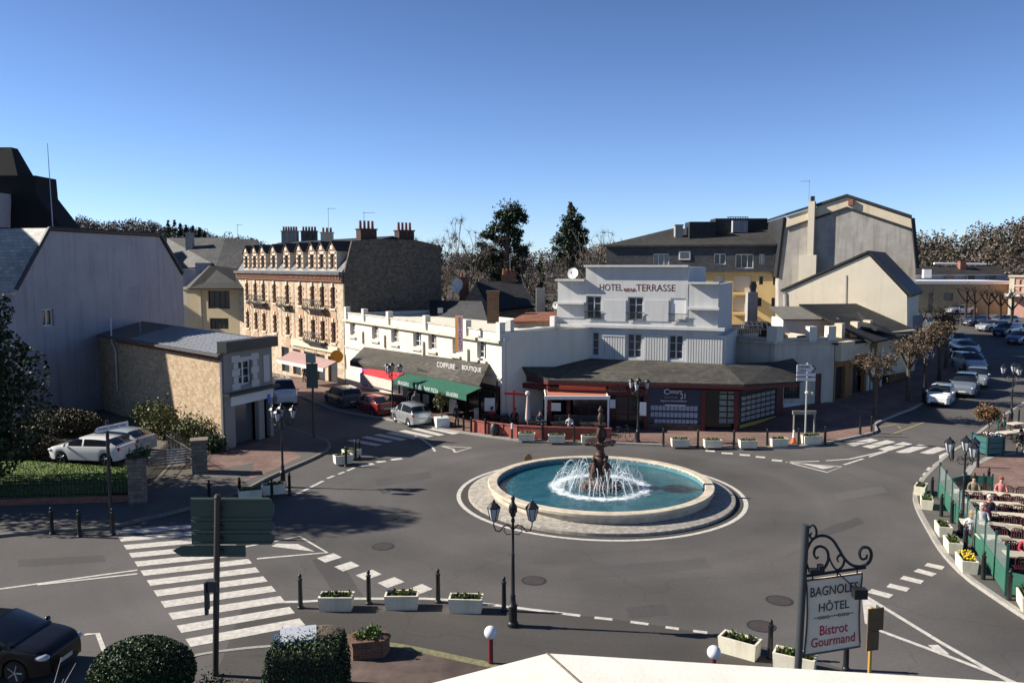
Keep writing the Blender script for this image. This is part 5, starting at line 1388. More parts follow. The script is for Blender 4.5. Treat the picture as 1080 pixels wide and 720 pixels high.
# ================================================================== stone cottage and dark roofs in the middle
m_cott = mat("cottage_stone", (.40, .31, .20), .9, .4, 4, pattern='uv', psize=(.4, .22), bump=.6)
sc = thing("stone_cottage", "stone gabled cottage with a dark slate roof behind the low white building", "cottage", (Xat(510, 88), 88, 0))
P = Pd
b = MB(); b.extrude([P(485, 345, 88), P(487, 322, 88), P(502, 298, 88), P(517.5, 326, 86.5), P(517.5, 345, 86.5)], (1.0, 6, 0)); b.prism([(Xat(517.5, 86.5), 86.5), (Xat(563, 86), 86), (Xat(563, 86), 92), (Xat(517.5, 86.5), 92)], 0, Zat(322, 86)); part(b, "wall", m_cott, sc)
b = MB(); a = [P(501.5, 297, 88), P(518.5, 327, 86), P(566, 322, 84.5), P(549, 296.5, 88.5)]; b.extrude(a, (0, .1, -.2)); b.extrude([P(501.5, 297, 88), P(549, 296.5, 88.5), P(549, 310, 94), P(501, 310, 94)], (0, 0, -.2)); part(b, "roof", m_slate, sc)
a = P(489.5, 300, 90); chimney(sc, (a.x, 90), 1.0, .9, 5, Zat(293, 90), 0, m_brick, 2, 'x', .4)
b = MB(); c = P(536.5, 297, 88.5); b.box(c + Vector((0, 0, .3)), (1.6, .7, .9)); cc = part(b, "chimney", m_brick, sc)
b = MB()
for i in range(4): b.lathe([(.16, 0), (.1, .5), (.05, .7)], 8, (c.x - .55 + i * .37, c.y, c.z + .7))
part(b, "chimney_pot", m_pot, cc); settle(sc)
aerial(P(538, 294, 88.5), 2.7, "thin white pole aerial beside the cottage's clay pots", 0, 2, .3)
dr = thing("slate_outbuilding", "long dark slate roof directly behind the white parapet with one tiny skylight", "outbuilding", (Xat(485, 76), 76, 0))
b = MB(); b.extrude([P(453, 333, 80), P(514, 337, 73), P(508, 317.5, 77), P(453, 316.5, 84)], (0, .2, -.25)); part(b, "roof", m_slate, dr)
b = MB(); b.prism([(Xat(454, 80.3), 80.3), (Xat(512, 73.8), 73.8), (Xat(512, 78), 78), (Xat(454, 85), 85)], 0, Zat(335, 75)); part(b, "wall", m_darkstone, dr)
b = MB(); b.box(P(464.5, 327.5, 79), (.5, .3, .5)); part(b, "skylight", m_zinc, dr); settle(dr)
aq = P(520, 334, 70); 
chs = thing("brick_stack", "thin brown brick chimney stack rising before the stone cottage", "chimney", (aq.x, 70, 4)); b = MB(); b.box((0, 0, (Zat(309, 70) + 4) / 2 - 4), (1.0, .8, Zat(309, 70) - 4)); b.box((0, 0, Zat(309, 70) - 4 + .1), (1.15, .95, .2)); part(b, "stack", mat("brown_brick", (.17, .11, .07), .9, .3, 5, pattern='uv', psize=(.22, .08), bump=.4), chs)
cst = thing("concrete_post", "narrow pale concrete flue standing right of the stone cottage", "chimney", (Xat(570, 74), 74, 4)); b = MB(); b.box((0, 0, (Zat(304, 74) - 4) / 2), (.8, .6, Zat(304, 74) - 4)); part(b, "stack", m_conc, cst)
tr = thing("clay_roof_shed", "low shed with an orange clay tile roof behind the white link building", "shed", (Xat(570, 66), 66, 0))
b = MB(); b.extrude([P(536, 339, 64), P(588, 338, 66), P(588, 328.5, 71), P(555, 329.5, 71)], (0, 0, -.15)); part(b, "roof", m_terra, tr)
b = MB(); b.prism([(Xat(540, 64.6), 64.6), (Xat(586, 66.4), 66.4), (Xat(586, 71), 71), (Xat(555, 71), 71)], 0, Zat(341, 65)); part(b, "wall", m_conc, tr); settle(tr)
dish(P(253.6 + 249, 314, 84) + Vector((-.0, -2, 0)), .5, (-.6, -1, .35), "small white satellite dish beside the cottage chimney") if False else None
dish(P(483.5, 309, 86), .75, (-.8, -1, .3), "white satellite dish left of the stone cottage gable")
dish(P(586.5, 326, 62), .28, (-.3, -1, .35), "tiny white satellite dish at the terrace hotel's left edge")

# ================================================================== far right: long shed, dark house, pink brick building
Yf = 128.0
ls = thing("long_shed", "long low ochre shed with a bright white roof edge across the end of the street", "shed", (Xat(1000, Yf), Yf, 3))
q = Wall((Xat(956, Yf), Yf), (Xat(1064, Yf - 2), Yf - 2)); zz = q.z_at(1000, 299.5)
b = MB(); block(b, q, 0, q.L, 12, 0, zz, [(q.t_at(978), q.t_at(983), 3, q.z_at(980, 309)), (q.t_at(994), q.t_at(1004), q.z_at(1000, 317), q.z_at(1000, 309))], depth=.3); part(b, "wall", wallm("ochre_shed", (.34, .285, .185), .15, .4), ls)
b = MB(); q.box(b, -1, q.L + .3, -12, .6, zz + .003, q.z_at(1000, 296.2)); part(b, "roof", m_white_frame, ls)
b = MB(); q.box(b, q.t_at(978) + .02, q.t_at(1004) - .02, -.6, -.29, 3, q.z_at(980, 309)); each(b, "window", m_glass, ls); settle(ls)
dh = thing("dark_house", "dark slate house with a white dormer window beyond the long shed", "house", (Xat(1000, 142), 142, 3))
b = MB(); b.extrude([P(956, 298, 139), P(1062, 297, 139), P(1055, 280, 145), P(956, 281, 145)], (0, .4, -.1)); part(b, "roof", slate("slate_far", (.05, .045, .042), .3, (.6, .4)), dh)
b = MB(); b.prism([(Xat(956, 139.5), 139.5), (Xat(1060, 139.5), 139.5), (Xat(1060, 139.5), 150), (Xat(956, 139.5), 150)], 2, Zat(290, 139.5)); part(b, "wall", m_grey_wall, dh)
b = MB(); b.tube([P(985, 277.8, 145), P(1040, 278.6, 145)], .22, 6); part(b, "ridge", m_white_frame, dh)
b = MB(); b.box(P(977.5, 288.5, 138.5), (1.3, .6, 1.4)); part(b, "dormer_window", m_white_frame, dh)
for x in (1002, 1024, 1046):
    b = MB(); b.box(P(x, 293.5, 139.0), (1.2, .2, 1.0)); part(b, "window", m_glass, dh)
a = P(1014.5, 278, 144); chimney(dh, (a.x, 144), 1.0, .9, 9, Zat(276, 144), 0, m_brick, 0); settle(dh)
pb = thing("pink_brick_house", "pink and red brick building with white quoins at the right edge", "building", (Xat(1075, 122), 122, 3))
q = Wall((Xat(1063.5, 122), 122), (Xat(1125, 118), 118)); zz = q.z_at(1070, 292)
hs = [(q.t_at(x0), q.t_at(x0 + 3), q.z_at(1070, y1), q.z_at(1070, y0)) for x0 in (1066, 1073, 1080, 1090) for y0, y1 in ((295, 300), (302.5, 307.5))]
b = MB(); block(b, q, 0, q.L, 10, 2, zz, hs, depth=.2); part(b, "wall", mat("pink_wall", (.55, .31, .24), .9, .25, 4), pb)
b = MB(); q.box(b, -.15, .5, .003, .08, 3, zz); q.box(b, -.3, q.L, -.2, .25, zz + .003, zz + .25); q.box(b, 0, q.L, .004, .1, q.z_at(1070, 302), q.z_at(1070, 300.6)); part(b, "quoin", m_beige_light, pb)
for h in hs: window(pb, q, h, .19, m_brick, m_glass, 1, 1, .12)
b = MB(); q.box(b, -.6, q.L, .1, 2.2, q.z_at(1070, 312), q.z_at(1070, 309.5)); part(b, "canopy", m_white_frame, pb); settle(pb)
# ------------------------------------------------------------------ hills and their woods
def shell_foliage(mb, c, rad, n, leaf, rg, lumps=18, depth=.2, floor=None):
    """leaves on an uneven clipped or dense crown"""
    c = Vector(c); L_ = [(Vector((rg.gauss(0, 1), rg.gauss(0, 1), rg.gauss(0, 1))).normalized(), rg.uniform(-.5, 1)) for _ in range(lumps)]
    for _ in range(n):
        d = Vector((rg.gauss(0, 1), rg.gauss(0, 1), rg.gauss(0, 1))).normalized()
        k = 1 + depth * .55 * sum(a * max(0, d.dot(q) - .72) * 3 for q, a in L_)
        r = k * (1 - depth * rg.random() ** 1.6)
        p = c + Vector((d.x * rad[0] * r, d.y * rad[1] * r, d.z * rad[2] * r))
        if floor is None or p.z > floor: mb.leaf(p, leaf * rg.uniform(.6, 1.3), rg, 0, .3, .6)
m_wood_floor = mat("woodland_floor", (.065, .054, .044), .95, .4, .08)
m_twig = leaf_mat("bare_twigs", (.06, .046, .036), (.125, .095, .072), .05)
m_twig_far = leaf_mat("far_bare_twigs", (.062, .054, .052), (.11, .096, .088), .03)
m_ever = leaf_mat("dark_evergreen", (.010, .020, .009), (.038, .062, .024), .25)
m_ever_olive = leaf_mat("olive_evergreen", (.03, .042, .014), (.085, .095, .035), .3)
m_bark = mat("bark", (.10, .078, .058), .95, .4, 4, bump=.5)
m_bark_dark = mat("dark_bark", (.035, .029, .024), .95, .4, 4, bump=.5)
def interp(xs, zs, x):
    if x <= xs[0]: return zs[0]
    for i in range(1, len(xs)):
        if x <= xs[i]: t = (x - xs[i - 1]) / (xs[i] - xs[i - 1]); return zs[i - 1] + (zs[i] - zs[i - 1]) * t
    return zs[-1]
def hill(pxs, Y, wid, lift, name, tree_h, n, mtl, rngv, ever=0.0, wname="woodland"):
    xs = [Xat(p[0], Y) for p in pxs]; zs = [max(2, Zat(p[1], Y) - tree_h * .55) for p in pxs]
    def hz(x, y):
        k = math.exp(-((y - Y) / wid) ** 2) if y < Y else math.exp(-((y - Y) / (wid * 2)) ** 2)
        e = min(1, max(0, (x - xs[0]) / 60 + 1), max(0, (xs[-1] - x) / 60 + 1))
        return (interp(xs, zs, x) + 3 * math.sin(x * .05) * math.sin(y * .04)) * k * max(0, e) - 2
    g = MB(); nx, ny = 50, 24; x0, x1 = xs[0] - 60, xs[-1] + 60
    g.add([(x0 + (x1 - x0) * i / nx, Y - 2 * wid + 5 * wid * j / ny, hz(x0 + (x1 - x0) * i / nx, Y - 2 * wid + 5 * wid * j / ny)) for j in range(ny + 1) for i in range(nx + 1)],
          [(j * (nx + 1) + i, j * (nx + 1) + i + 1, (j + 1) * (nx + 1) + i + 1, (j + 1) * (nx + 1) + i) for j in range(ny) for i in range(nx)])
    struct(g.build(name, m_wood_floor, smooth=60))
    a, b_ = MB(), MB()
    for i in range(n):
        x = rngv.uniform(x0, x1); y = Y + wid * (rngv.uniform(-1.3, .12) if i % 3 else rngv.uniform(-.2, .15)); z = hz(x, y); h = tree_h * rngv.uniform(.6, 1.1)
        e = rngv.random() < ever
        cr = h * .5
        for k in range(200):
            d = Vector((rngv.gauss(0, 1), rngv.gauss(0, 1), rngv.gauss(0, 1))).normalized() * rngv.uniform(.3, 1) ** .5
            (b_ if e else a).leaf((x + d.x * cr, y + d.y * cr, z + h * .38 + d.z * h * .55), tree_h * (.095 if Y < 300 else .11) * (.8 if e else 1), rngv, 0, 0, .6 if e else .5)
    o = a.build(wname, mtl); o["kind"] = "stuff"; tag(o, None)
    if b_.v: o = b_.build("evergreen_woodland", m_ever_olive); o["kind"] = "stuff"
rh = random.Random(11)
hill([(-60, 215), (30, 219), (65, 222), (90, 228), (120, 231), (150, 233), (175, 238), (218, 249), (250, 256), (300, 262), (380, 266)], 430, 110, 6, "hill", 10, 760, m_twig_far, rh)
hill([(380, 262), (440, 262), (500, 266), (560, 268.5), (610, 268), (660, 262), (760, 262), (840, 262)], 330, 80, 0, "hill", 8, 420, m_twig_far, rh, .1)
hill([(930, 252), (965, 250), (985, 249), (1000, 256), (1010, 254), (1030, 244), (1055, 234), (1080, 226), (1130, 216), (1200, 210), (1300, 214)], 235, 45, 0, "hill", 10, 560, m_twig, rh, .16)

# ------------------------------------------------------------------ trees one can tell apart
def conifer(loc, h, r, label, group, rg, n=1500, leaf=.5, m=None, taper=1.0):
    t = thing("conifer", label, "tree", loc, group=group)
    b = MB(); b.tube([(0, 0, -1), (0, 0, h * .5), (0, 0, h * .98)], [h * .018, h * .011, .03], 7); b.build("trunk", m_bark_dark, t)
    b = MB(); tiers = int(n / 26)
    for i in range(tiers):
        u = rg.random() ** .8; z = h * (.12 + .86 * u); rr = r * (1 - u) ** taper * rg.uniform(.55, 1.12) + .15; a = rg.uniform(0, 6.283)
        for k in range(26):
            s = rg.uniform(.15, 1.0); b.leaf((math.cos(a) * rr * s + rg.gauss(0, .2), math.sin(a) * rr * s + rg.gauss(0, .2), z - s * rr * .22 + rg.gauss(0, .18)), leaf * rg.uniform(.6, 1.3), rg, 0, .6, .5)
    b.build("crown", m or m_ever, t); return t
rt_ = random.Random(3)
for i, (x, y, nm) in enumerate(((177, 232, "spiky dark conifer at the left end of the hilltop conifer clump"), (184, 231.5, "tallest dark conifer in the clump on the left hill"), (190, 235, "dark conifer third from the left in the hilltop clump"), (196, 236, "narrow conifer in the middle of the hilltop clump"),
                                (203, 237.5, "broad conifer right of the middle of the hilltop clump"), (210, 239.5, "second conifer from the right in the hilltop clump"), (216, 243, "small conifer ending the hilltop clump on the right"))):
    q = Pd(x, y, 400); conifer((q.x, 400, q.z - 17), 17, 4.2, nm, "conifers on the left hilltop", rt_, 2200, .6)
# the pine: irregular pads of needles on a bare trunk
def pads_tree(name, label, base, trunk, pads, rg, m, leaf, per, group=None):
    t = thing(name, label, "tree", base, group=group)
    b = MB(); bx = Vector(base)
    tp = [Vector(p) - bx for p in trunk]; b.tube(tp, [.55 - .42 * i / (len(tp) - 1) for i in range(len(tp))], 8)
    for c, rad in pads:
        c = Vector(c) - bx; z = c.z - rad[2] * .6; s = min(tp, key=lambda p: abs(p.z - z + 1.2)); b.tube([s, s.lerp(c, .6) + Vector((0, 0, .3)), c], [.16, .1, .04], 5)
    b.build("trunk", m_bark, t)
    b = MB()
    for c, rad in pads: foliage(b, Vector(c) - bx, rad, int(per * rad[0] * rad[2]), leaf, rg, 12, .5, 0, .3, .3, .45)
    b.build("crown", m, t); return t
D = 130
def pad(x, y, wx, wz, dy=0): q = Pd(x, y, D + dy); k = (D + dy) / 870; return ((q.x, q.y, q.z), (wx * k, wx * k * .8, wz * k))
pads_tree("pine_tree", "tall dark pine with irregular needle pads behind the stone cottage", (Xat(534, D), D, -1),
          [Vector((Xat(534, D), D, -1)), Pd(534, 270, D), Pd(536, 245, D), Pd(539, 222, D)],
          [pad(540, 221, 15, 7), pad(531, 229, 12, 7), pad(548, 229, 9, 7), pad(527, 240, 12, 7), pad(540, 239, 13, 7), pad(519, 248, 9, 5), pad(511, 247, 6, 3), pad(545, 250, 9, 9), pad(530, 254, 15, 7, 2), pad(516, 261, 13, 5), pad(546, 266, 11, 12, 3), pad(525, 272, 17, 9, 2), pad(507, 258, 6, 3), pad(512, 276, 14, 9, 4), pad(544, 284, 13, 14, 4), pad(552, 262, 5, 4), pad(528, 290, 14, 10, 5)], rt_, m_ever, .46, 420)
D = 140
sp = [pad(602, 217, 3, 4), pad(603, 224, 7, 5), pad(598, 231, 8, 5), pad(609, 231, 8, 5), pad(602, 239, 13, 6), pad(593, 244, 8, 4), pad(613, 243, 9, 5), pad(603, 249, 16, 6), pad(590, 254, 10, 5), pad(615, 253, 8, 5), pad(600, 260, 17, 7), pad(586, 262, 6, 3), pad(612, 266, 10, 7), pad(598, 272, 14, 8)]
pads_tree("fir_tree", "tall tapering dark fir standing right of the pine, above the white hotel's satellite dish", (Xat(602, D), D, -1), [Vector((Xat(602, D), D, -1)), Pd(602, 255, D), Pd(602, 228, D), Pd(602, 213, D)], sp, rt_, m_ever, .46, 420)

def limbs(b, p, d, L, r, depth, rg, tips, spread=.55, n=6):
    q = p + d * L; mid = p + d * L * .5 + Vector((rg.gauss(0, .05), rg.gauss(0, .05), 0)) * L
    b.tube([p, mid, q], [r, r * .82, r * .66], max(4, n), 0, False)
    if depth == 0: tips.append(q); return
    for k in range(rg.choice((2, 3, 3))):
        e = (d + Vector((rg.gauss(0, spread), rg.gauss(0, spread), rg.gauss(.12, spread * .5)))).normalized()
        limbs(b, q if k else mid.lerp(q, .8), e, L * rg.uniform(.62, .85), r * .6, depth - 1, rg, tips, spread, n - 1)
def bare_tree(label, loc, h, rg, m=None, group=None, twigs=14, depth=4, spread=.5, name="bare_tree", tw=None):
    t = thing(name, label, "tree", loc, group=group)
    b = MB(); tips = []; limbs(b, Vector((0, 0, -.5)), Vector((0, 0, 1)), h * .34, h * .018, depth, rg, tips, spread, 7); b.build("trunk", m_bark, t)
    c = MB()
    for q in tips:
        for _ in range(twigs): 
            d = Vector((rg.gauss(0, 1), rg.gauss(0, 1), rg.gauss(.5, 1))).normalized(); L = h * rg.uniform(.03, .09); e = d.orthogonal().normalized() * .022 * h / 12
            c.add([q - e, q + e, q + d * L], [(0, 1, 2)])
    c.build("crown", tw or m_twig, t); return t
proto_bare = [bare_tree("slender bare tree left of the pine above the slate outbuilding", Pd(462, 262, 118).xyz * 0 + Vector((Xat(466, 118), 118, 0)), 15, rt_, group="bare trees behind the shops"),
              bare_tree("wide bare tree with a pale crown between the brick hotel and the pine", Vector((Xat(492, 122), 122, 0)), 17, rt_, group="bare trees behind the shops", spread=.42),
              bare_tree("bare tree low against the dark rubble gable", Vector((Xat(452, 112), 112, 0)), 13, rt_, group="bare trees behind the shops", spread=.6)]
trees_ = [make_tree(o) for o in proto_bare]
for i, (x, d, sc_, lab) in enumerate(((478, 128, .95, "thin bare tree directly behind the stone cottage's chimney"), (505, 135, .9, "bare tree partly hidden by the pine's left side"), (565, 150, .75, "small bare tree in the gap right of the pine"),
                                      (582, 155, .85, "bare tree in the gap just left of the fir"), (622, 125, .9, "greenish bare tree in front of the fir's right side"), (640, 128, .85, "low bare tree beside the grey mansard's left end"), (612, 118, .8, "short bare tree above the hotel's upper left step"), (556, 128, .8, "bare tree right of the pine's foot"))):
    k = i % 3; copy_tree(proto_bare[k], Vector((Xat(x, d), d, 0)), rt_.uniform(0, 6), lab, "bare trees behind the shops", sc_, trees_[k])
bare_tree("pollarded bare trunk standing up left of the grey mansard roof", Vector((Xat(634, 100), 100, 0)), 17, rt_, group=None, twigs=3, depth=3, spread=.28, name="pollard_tree")
bare_tree("forked pollarded tree against the sky by the mansard roof's corner", Vector((Xat(648, 104), 104, 0)), 16, rt_, group=None, twigs=3, depth=3, spread=.34, name="pollard_tree")
def bush(name, label, loc, rad, rg, m, n, leaf, cat="shrub", group=None, clumps=22, stem=True, box=False, clip=False):
    t = thing(name, label, cat, loc, group=group)
    b = MB()
    if box:
        for i in range(n):
            f = rg.randrange(5); p = [rg.uniform(-1, 1), rg.uniform(-1, 1), rg.uniform(0, 1)]
            if f < 2: p[0] = (-1, 1)[f] * rg.uniform(.9, 1.02)
            elif f < 4: p[1] = (-1, 1)[f - 2] * rg.uniform(.9, 1.02)
            else: p[2] = rg.uniform(.93, 1.04)
            k = 1 - .12 * max(0, p[2] - .6) / .4
            b.leaf((p[0] * rad[0] * k, p[1] * rad[1] * k, p[2] * rad[2]), leaf * rg.uniform(.6, 1.3), rg, 0, 0, .6)
    elif clip: shell_foliage(b, (0, 0, rad[2] * .95), rad, n, leaf, rg, 30, .16); shell_foliage(b, (0, 0, rad[2] * .95), [k * .8 for k in rad], n // 3, leaf * 2, rg, 10, .2)
    else: foliage(b, (0, 0, rad[2] * .95), rad, n, leaf, rg, clumps, .5, 0, .55, 0, .65)
    b.build("foliage", m, t)
    b = MB()
    if box: b.box((0, 0, rad[2] * .45), (rad[0] * 1.7, rad[1] * 1.7, rad[2] * .9))
    else:
        for k in range(5): a = k * 1.257; b.tube([(0, 0, -.1), (math.cos(a) * rad[0] * .3, math.sin(a) * rad[1] * .3, rad[2] * .7), (math.cos(a) * rad[0] * .55, math.sin(a) * rad[1] * .55, rad[2] * 1.3)], [.06, .04, .02], 5)
    b.build("stems", m_bark_dark, t); return t
for x, d, r_, z, lab in ((470, 110, (5, 3.5, 3.0), 0, "olive green shrub mass low left of the stone cottage"), (450, 106, (4, 3, 2.6), 0, "green bush beside the dark rubble gable"), (500, 116, (6, 3.5, 3.6), 0, "green undergrowth below the bare trees left of the pine"),
                         (622, 112, (5, 3.5, 4.2), 0, "brownish green bushy tree behind the satellite dish"), (642, 110, (4, 3, 3.4), 0, "dim green bush at the mansard building's left foot"), (560, 120, (4.5, 3, 3.2), 0, "dim undergrowth in the gap under the sky")):
    bush("shrub", lab, (Xat(x, d), d, z), r_, rt_, m_ever_olive, 3500, .26, group="shrubs behind the shops")
D = 120
for x, y, lab in ((457, 259, "small dark conifer tip behind the rubble gable"), (463, 257, "pointed dark conifer just right of the rubble gable"), (570, 276, "young dark conifer in the gap between pine and fir")):
    q = Pd(x, y, D); conifer((q.x, D, 0), q.z, 2.0, lab, "small conifers behind the shops", rt_, 700, .5)

# big evergreens at the left edge: they throw the long shadow across the road
def evergreen(loc, label, shells, h, rg, n):
    t = thing("evergreen_tree", label, "tree", loc, group="evergreens at the garden's left edge")
    b = MB(); b.tube([(0, 0, -.3), (0, 0, h * .3), (.1, .1, h * .9)], [.4, .32, .06], 8); b.build("trunk", m_bark_dark, t)
    b = MB()
    for c, rad, f in shells: shell_foliage(b, c, rad, int(n * f), .26, rg, 22, .42); shell_foliage(b, c, [k * .6 for k in rad], int(n * f * .3), .5, rg, 8, .5)
    b.build("crown", m_ever, t)
rg = random.Random(21)
evergreen((-26.6, 39.2, .1), "large dense dark evergreen at the left edge beside the white gable house", [((0, 0, 3.2), (3.5, 3.0, 3.0), .4), ((0, 0, 6.0), (3.3, 2.8, 2.6), .35), ((-.3, 0, 8.2), (2.4, 2.2, 1.9), .2), ((-.6, 0, 10.0), (1.1, 1.1, 1.3), .06)], 11, rg, 15000)
evergreen((-31.0, 37.9, .1), "taller evergreen beyond the left edge whose shadow reaches across the road", [((0, 0, 4.0), (3.2, 3.0, 3.6), .3), ((0, 0, 8.0), (3.4, 3.2, 3.4), .4), ((0, 0, 11.4), (3.3, 3.1, 2.7), .35), ((0, 0, 14.0), (1.8, 1.8, 1.7), .12)], 15.5, rg, 13000)

# ------------------------------------------------------------------ garden on the left
GZ = .38
g = MB(); A = [G(-90, 540), G(0, 531), G(60, 528), G(138, 522)]; B_ = [G(-90, 488, GZ), G(30, 486, GZ), G(70, 489, GZ), G(140, 494, GZ)]
n = 24; A, B_ = resample(A, n), resample(B_, n); vs = []
for a, c in zip(A, B_):
    for k in range(7): p = a.lerp(c, k / 6); vs.append((p.x, p.y, .14 + (GZ - .12) * sstep(0, 1, k / 6)))
g.add(vs, [(i * 7 + k, i * 7 + k + 1, (i + 1) * 7 + k + 1, (i + 1) * 7 + k) for i in range(n - 1) for k in range(6)]); o = g.build("lawn", m_grass); struct(o)
b = MB(); rg = random.Random(5)
for i in range(9000):
    u, v = rg.random() * (n - 1.01), rg.random(); i0 = int(u); p = A[i0].lerp(A[i0 + 1], u - i0).lerp(B_[i0].lerp(B_[i0 + 1], u - i0), v); z = .14 + (GZ - .12) * sstep(0, 1, v)
    a = rg.uniform(0, 6.283); e = Vector((math.cos(a), math.sin(a), 0)) * .025; h = rg.uniform(.05, .12); q = Vector((p.x, p.y, z))
    b.add([q - e, q + e, q + Vector((rg.gauss(0, .03), rg.gauss(0, .03), h))], [(0, 1, 2)])
o = b.build("grass", leaf_mat("grass_blades", (.08, .13, .025), (.22, .28, .08), 1.2)); o["kind"] = "stuff"
g = MB(); sheet_between(g, [G(-90, 488), G(30, 486), G(70, 488.5), G(140, 494), G(148, 528), G(213, 498)], [Vector((-45, 62, 0)), Vector((-33, 56.5, 0)), Vector((-29, 59.5, 0)), Vector((-27, 58.4, 0)), Vector((-22, 53.7, 0)), Vector((-18, 50, 0))], .14, 30, 8, 0); struct(g.build("garden_drive", mat("drive_gravel", (.13, .115, .09), .95, .35, 6, bump=.4)))
def local_bush(px_, py_, r_, n, leaf, lab, m, z=.15, nm="garden_shrub", **k): q = G(px_, py_, z); return bush(nm, lab, q, r_, rt_, m, n, leaf, **k)
m_box = leaf_mat("box_leaves", (.012, .028, .010), (.050, .085, .028), 1.5)
m_oliv = leaf_mat("olive_leaves", (.055, .07, .022), (.15, .16, .06), 1.5)
m_brownhedge = leaf_mat("brown_hedge", (.04, .035, .018), (.10, .085, .045), 1.2)
local_bush(68, 458, (2.4, 1.3, .85), 7000, .12, "rounded brown green clipped mound behind the parked white cars", m_brownhedge, clip=True)
local_bush(18, 482, (2.6, 1.1, .7), 6000, .12, "dark low hedge at the lawn's far left edge", m_brownhedge, clip=True)
local_bush(30, 466, (2.2, 1.0, .6), 1800, .16, "low brown hedge row behind the dark hedge", m_brownhedge)
local_bush(174, 462, (1.5, 1.1, 1.15), 2200, .17, "tall sunlit olive green bush against the stone wall", m_oliv)
local_bush(160, 455, (1.3, 1.0, 1.0), 1800, .17, "grey green bush in half shade left of the sunlit bush", m_oliv)
local_bush(205, 470, (1.4, .9, .9), 2000, .17, "yellowish sunlit bush at the stone wall's foot near the pillar", m_oliv)
local_bush(224, 476, (1.0, .7, .5), 1200, .16, "small dark bush between the stone pillar and the shop corner", m_box)
m_pillar = mat("pillar_stone", (.26, .22, .17), .95, .45, 5, pattern='uv', psize=(.3, .18), bump=.8, mortar=(.13, .11, .09))
for q, hgt, lab in ((G(146, 531), 2.05, "rough stone gate pillar with shaggy ivy top beside the iron fence"), (G(211, 500), 1.75, "rough stone gate pillar nearest the corner shop")):
    t = thing("gate_pillar", lab, "pillar", q, .35, "stone gate pillars"); b = MB(); b.box((0, 0, hgt / 2), (.75, .75, hgt)); b.box((0, 0, hgt + .08), (.88, .88, .16)); part(b, "shaft", m_pillar, t)
    if hgt > 2: b = MB(); foliage(b, (0, 0, hgt + .25), (.6, .6, .35), 500, .12, rt_, 10, .5); b.build("ivy", m_box, t)
# brick base, iron railings and gates
fa, fb = G(-80, 538), G(137, 531.5)
fw = thing("iron_fence", "black spiked iron railings on a low red brick base along the lawn", "fence", fb)
q = Wall(fa, fb); b = MB(); q.box(b, 0, q.L, -.3, 0, -.1, .38); part(b, "brick_base", m_brick, fw)
b = MB(); n = int(q.L / .16)
for i in range(n): 
    t = q.L * i / n; hgt = 1.35 if i % 12 == 0 else (1.12 if i % 2 else 1.0)
    b.tube([q.p(t, -.15, .38), q.p(t, -.15, hgt + .1), q.p(t, -.15, hgt + .22)], [.014 if i % 12 else .03, .014 if i % 12 else .03, .002], 4)
for z in (.5, 1.0, 1.16): b.tube([q.p(0, -.15, z), q.p(q.L, -.15, z)], .016, 4)
part(b, "railing", m_iron, fw); settle(fw)
def gate(a, c, lab, hgt=1.3):
    t = thing("iron_gate", lab, "gate", a, group="iron driveway gates"); w = Wall(a, c); b = MB(); n = int(w.L / .16)
    for i in range(n + 1): s = w.L * i / n; b.tube([w.p(s, 0, .2), w.p(s, 0, hgt + (.15 if i % 2 else 0)), w.p(s, 0, hgt + .22)], [.014, .014, .002], 4)
    for z in (.25, .7, hgt - .1): b.tube([w.p(0, 0, z), w.p(w.L, 0, z)], .02, 4)
    part(b, "bars", m_iron, t)
    b = MB(); b.box(w.p(0, 0, hgt / 2 + .1), (.08, .08, hgt + .2), w.rz); part(b, "post", m_iron, t); settle(t)
gate(G(152, 522), G(190, 480), "open black iron driveway gate leaning back beside the shaggy pillar"); gate(G(205, 499), G(176, 480), "open iron gate leaf beside the second pillar")
nm = thing("fence_panel", "low slatted panel lit beside the driveway gate", "panel", G(200, 492)); b = MB()
for i in range(6): b.box((-.9 + i * .05, -.55 + .0 * i, .3 + i * .15), (2.2, .04, .09), .5)
part(b, "slats", m_grey_wall, nm)

# clipped shrubs at the very front
bush("clipped_bush", "rounded clipped dark green bush at the bottom left beside the sign post", G(152, 742) + Vector((0, 0, 0)), (1.30, 1.1, .86), rt_, m_box, 15000, .07, clip=True)
bush("box_hedge", "square clipped dark hedge at the bottom edge beside the brick planter", G(325, 741), (.93, .8, 1.62), rt_, m_box, 14000, .07, box=True, cat="hedge")
bush("ground_shrub", "low spreading green shrub right of the rounded bush at the bottom edge", G(232, 745), (1.0, .6, .3), rt_, m_box, 2000, .07)
t = thing("bare_twig_plant", "pale bare twigs rising in front of the black parked car", "plant", G(42, 752)); b = MB()
for a, c in (((0, 0, 0), (.9, .1, 1.25)), ((0, 0, 0), (.55, .1, 1.4)), ((.1, 0, 0), (.75, -.2, 1.0))): b.tube([a, Vector(a).lerp(Vector(c), .5) + Vector((.05, 0, -.08)), c], [.02, .014, .006], 5)
b.build("stems", plain("pale_bark", (.35, .31, .26), .8), t)

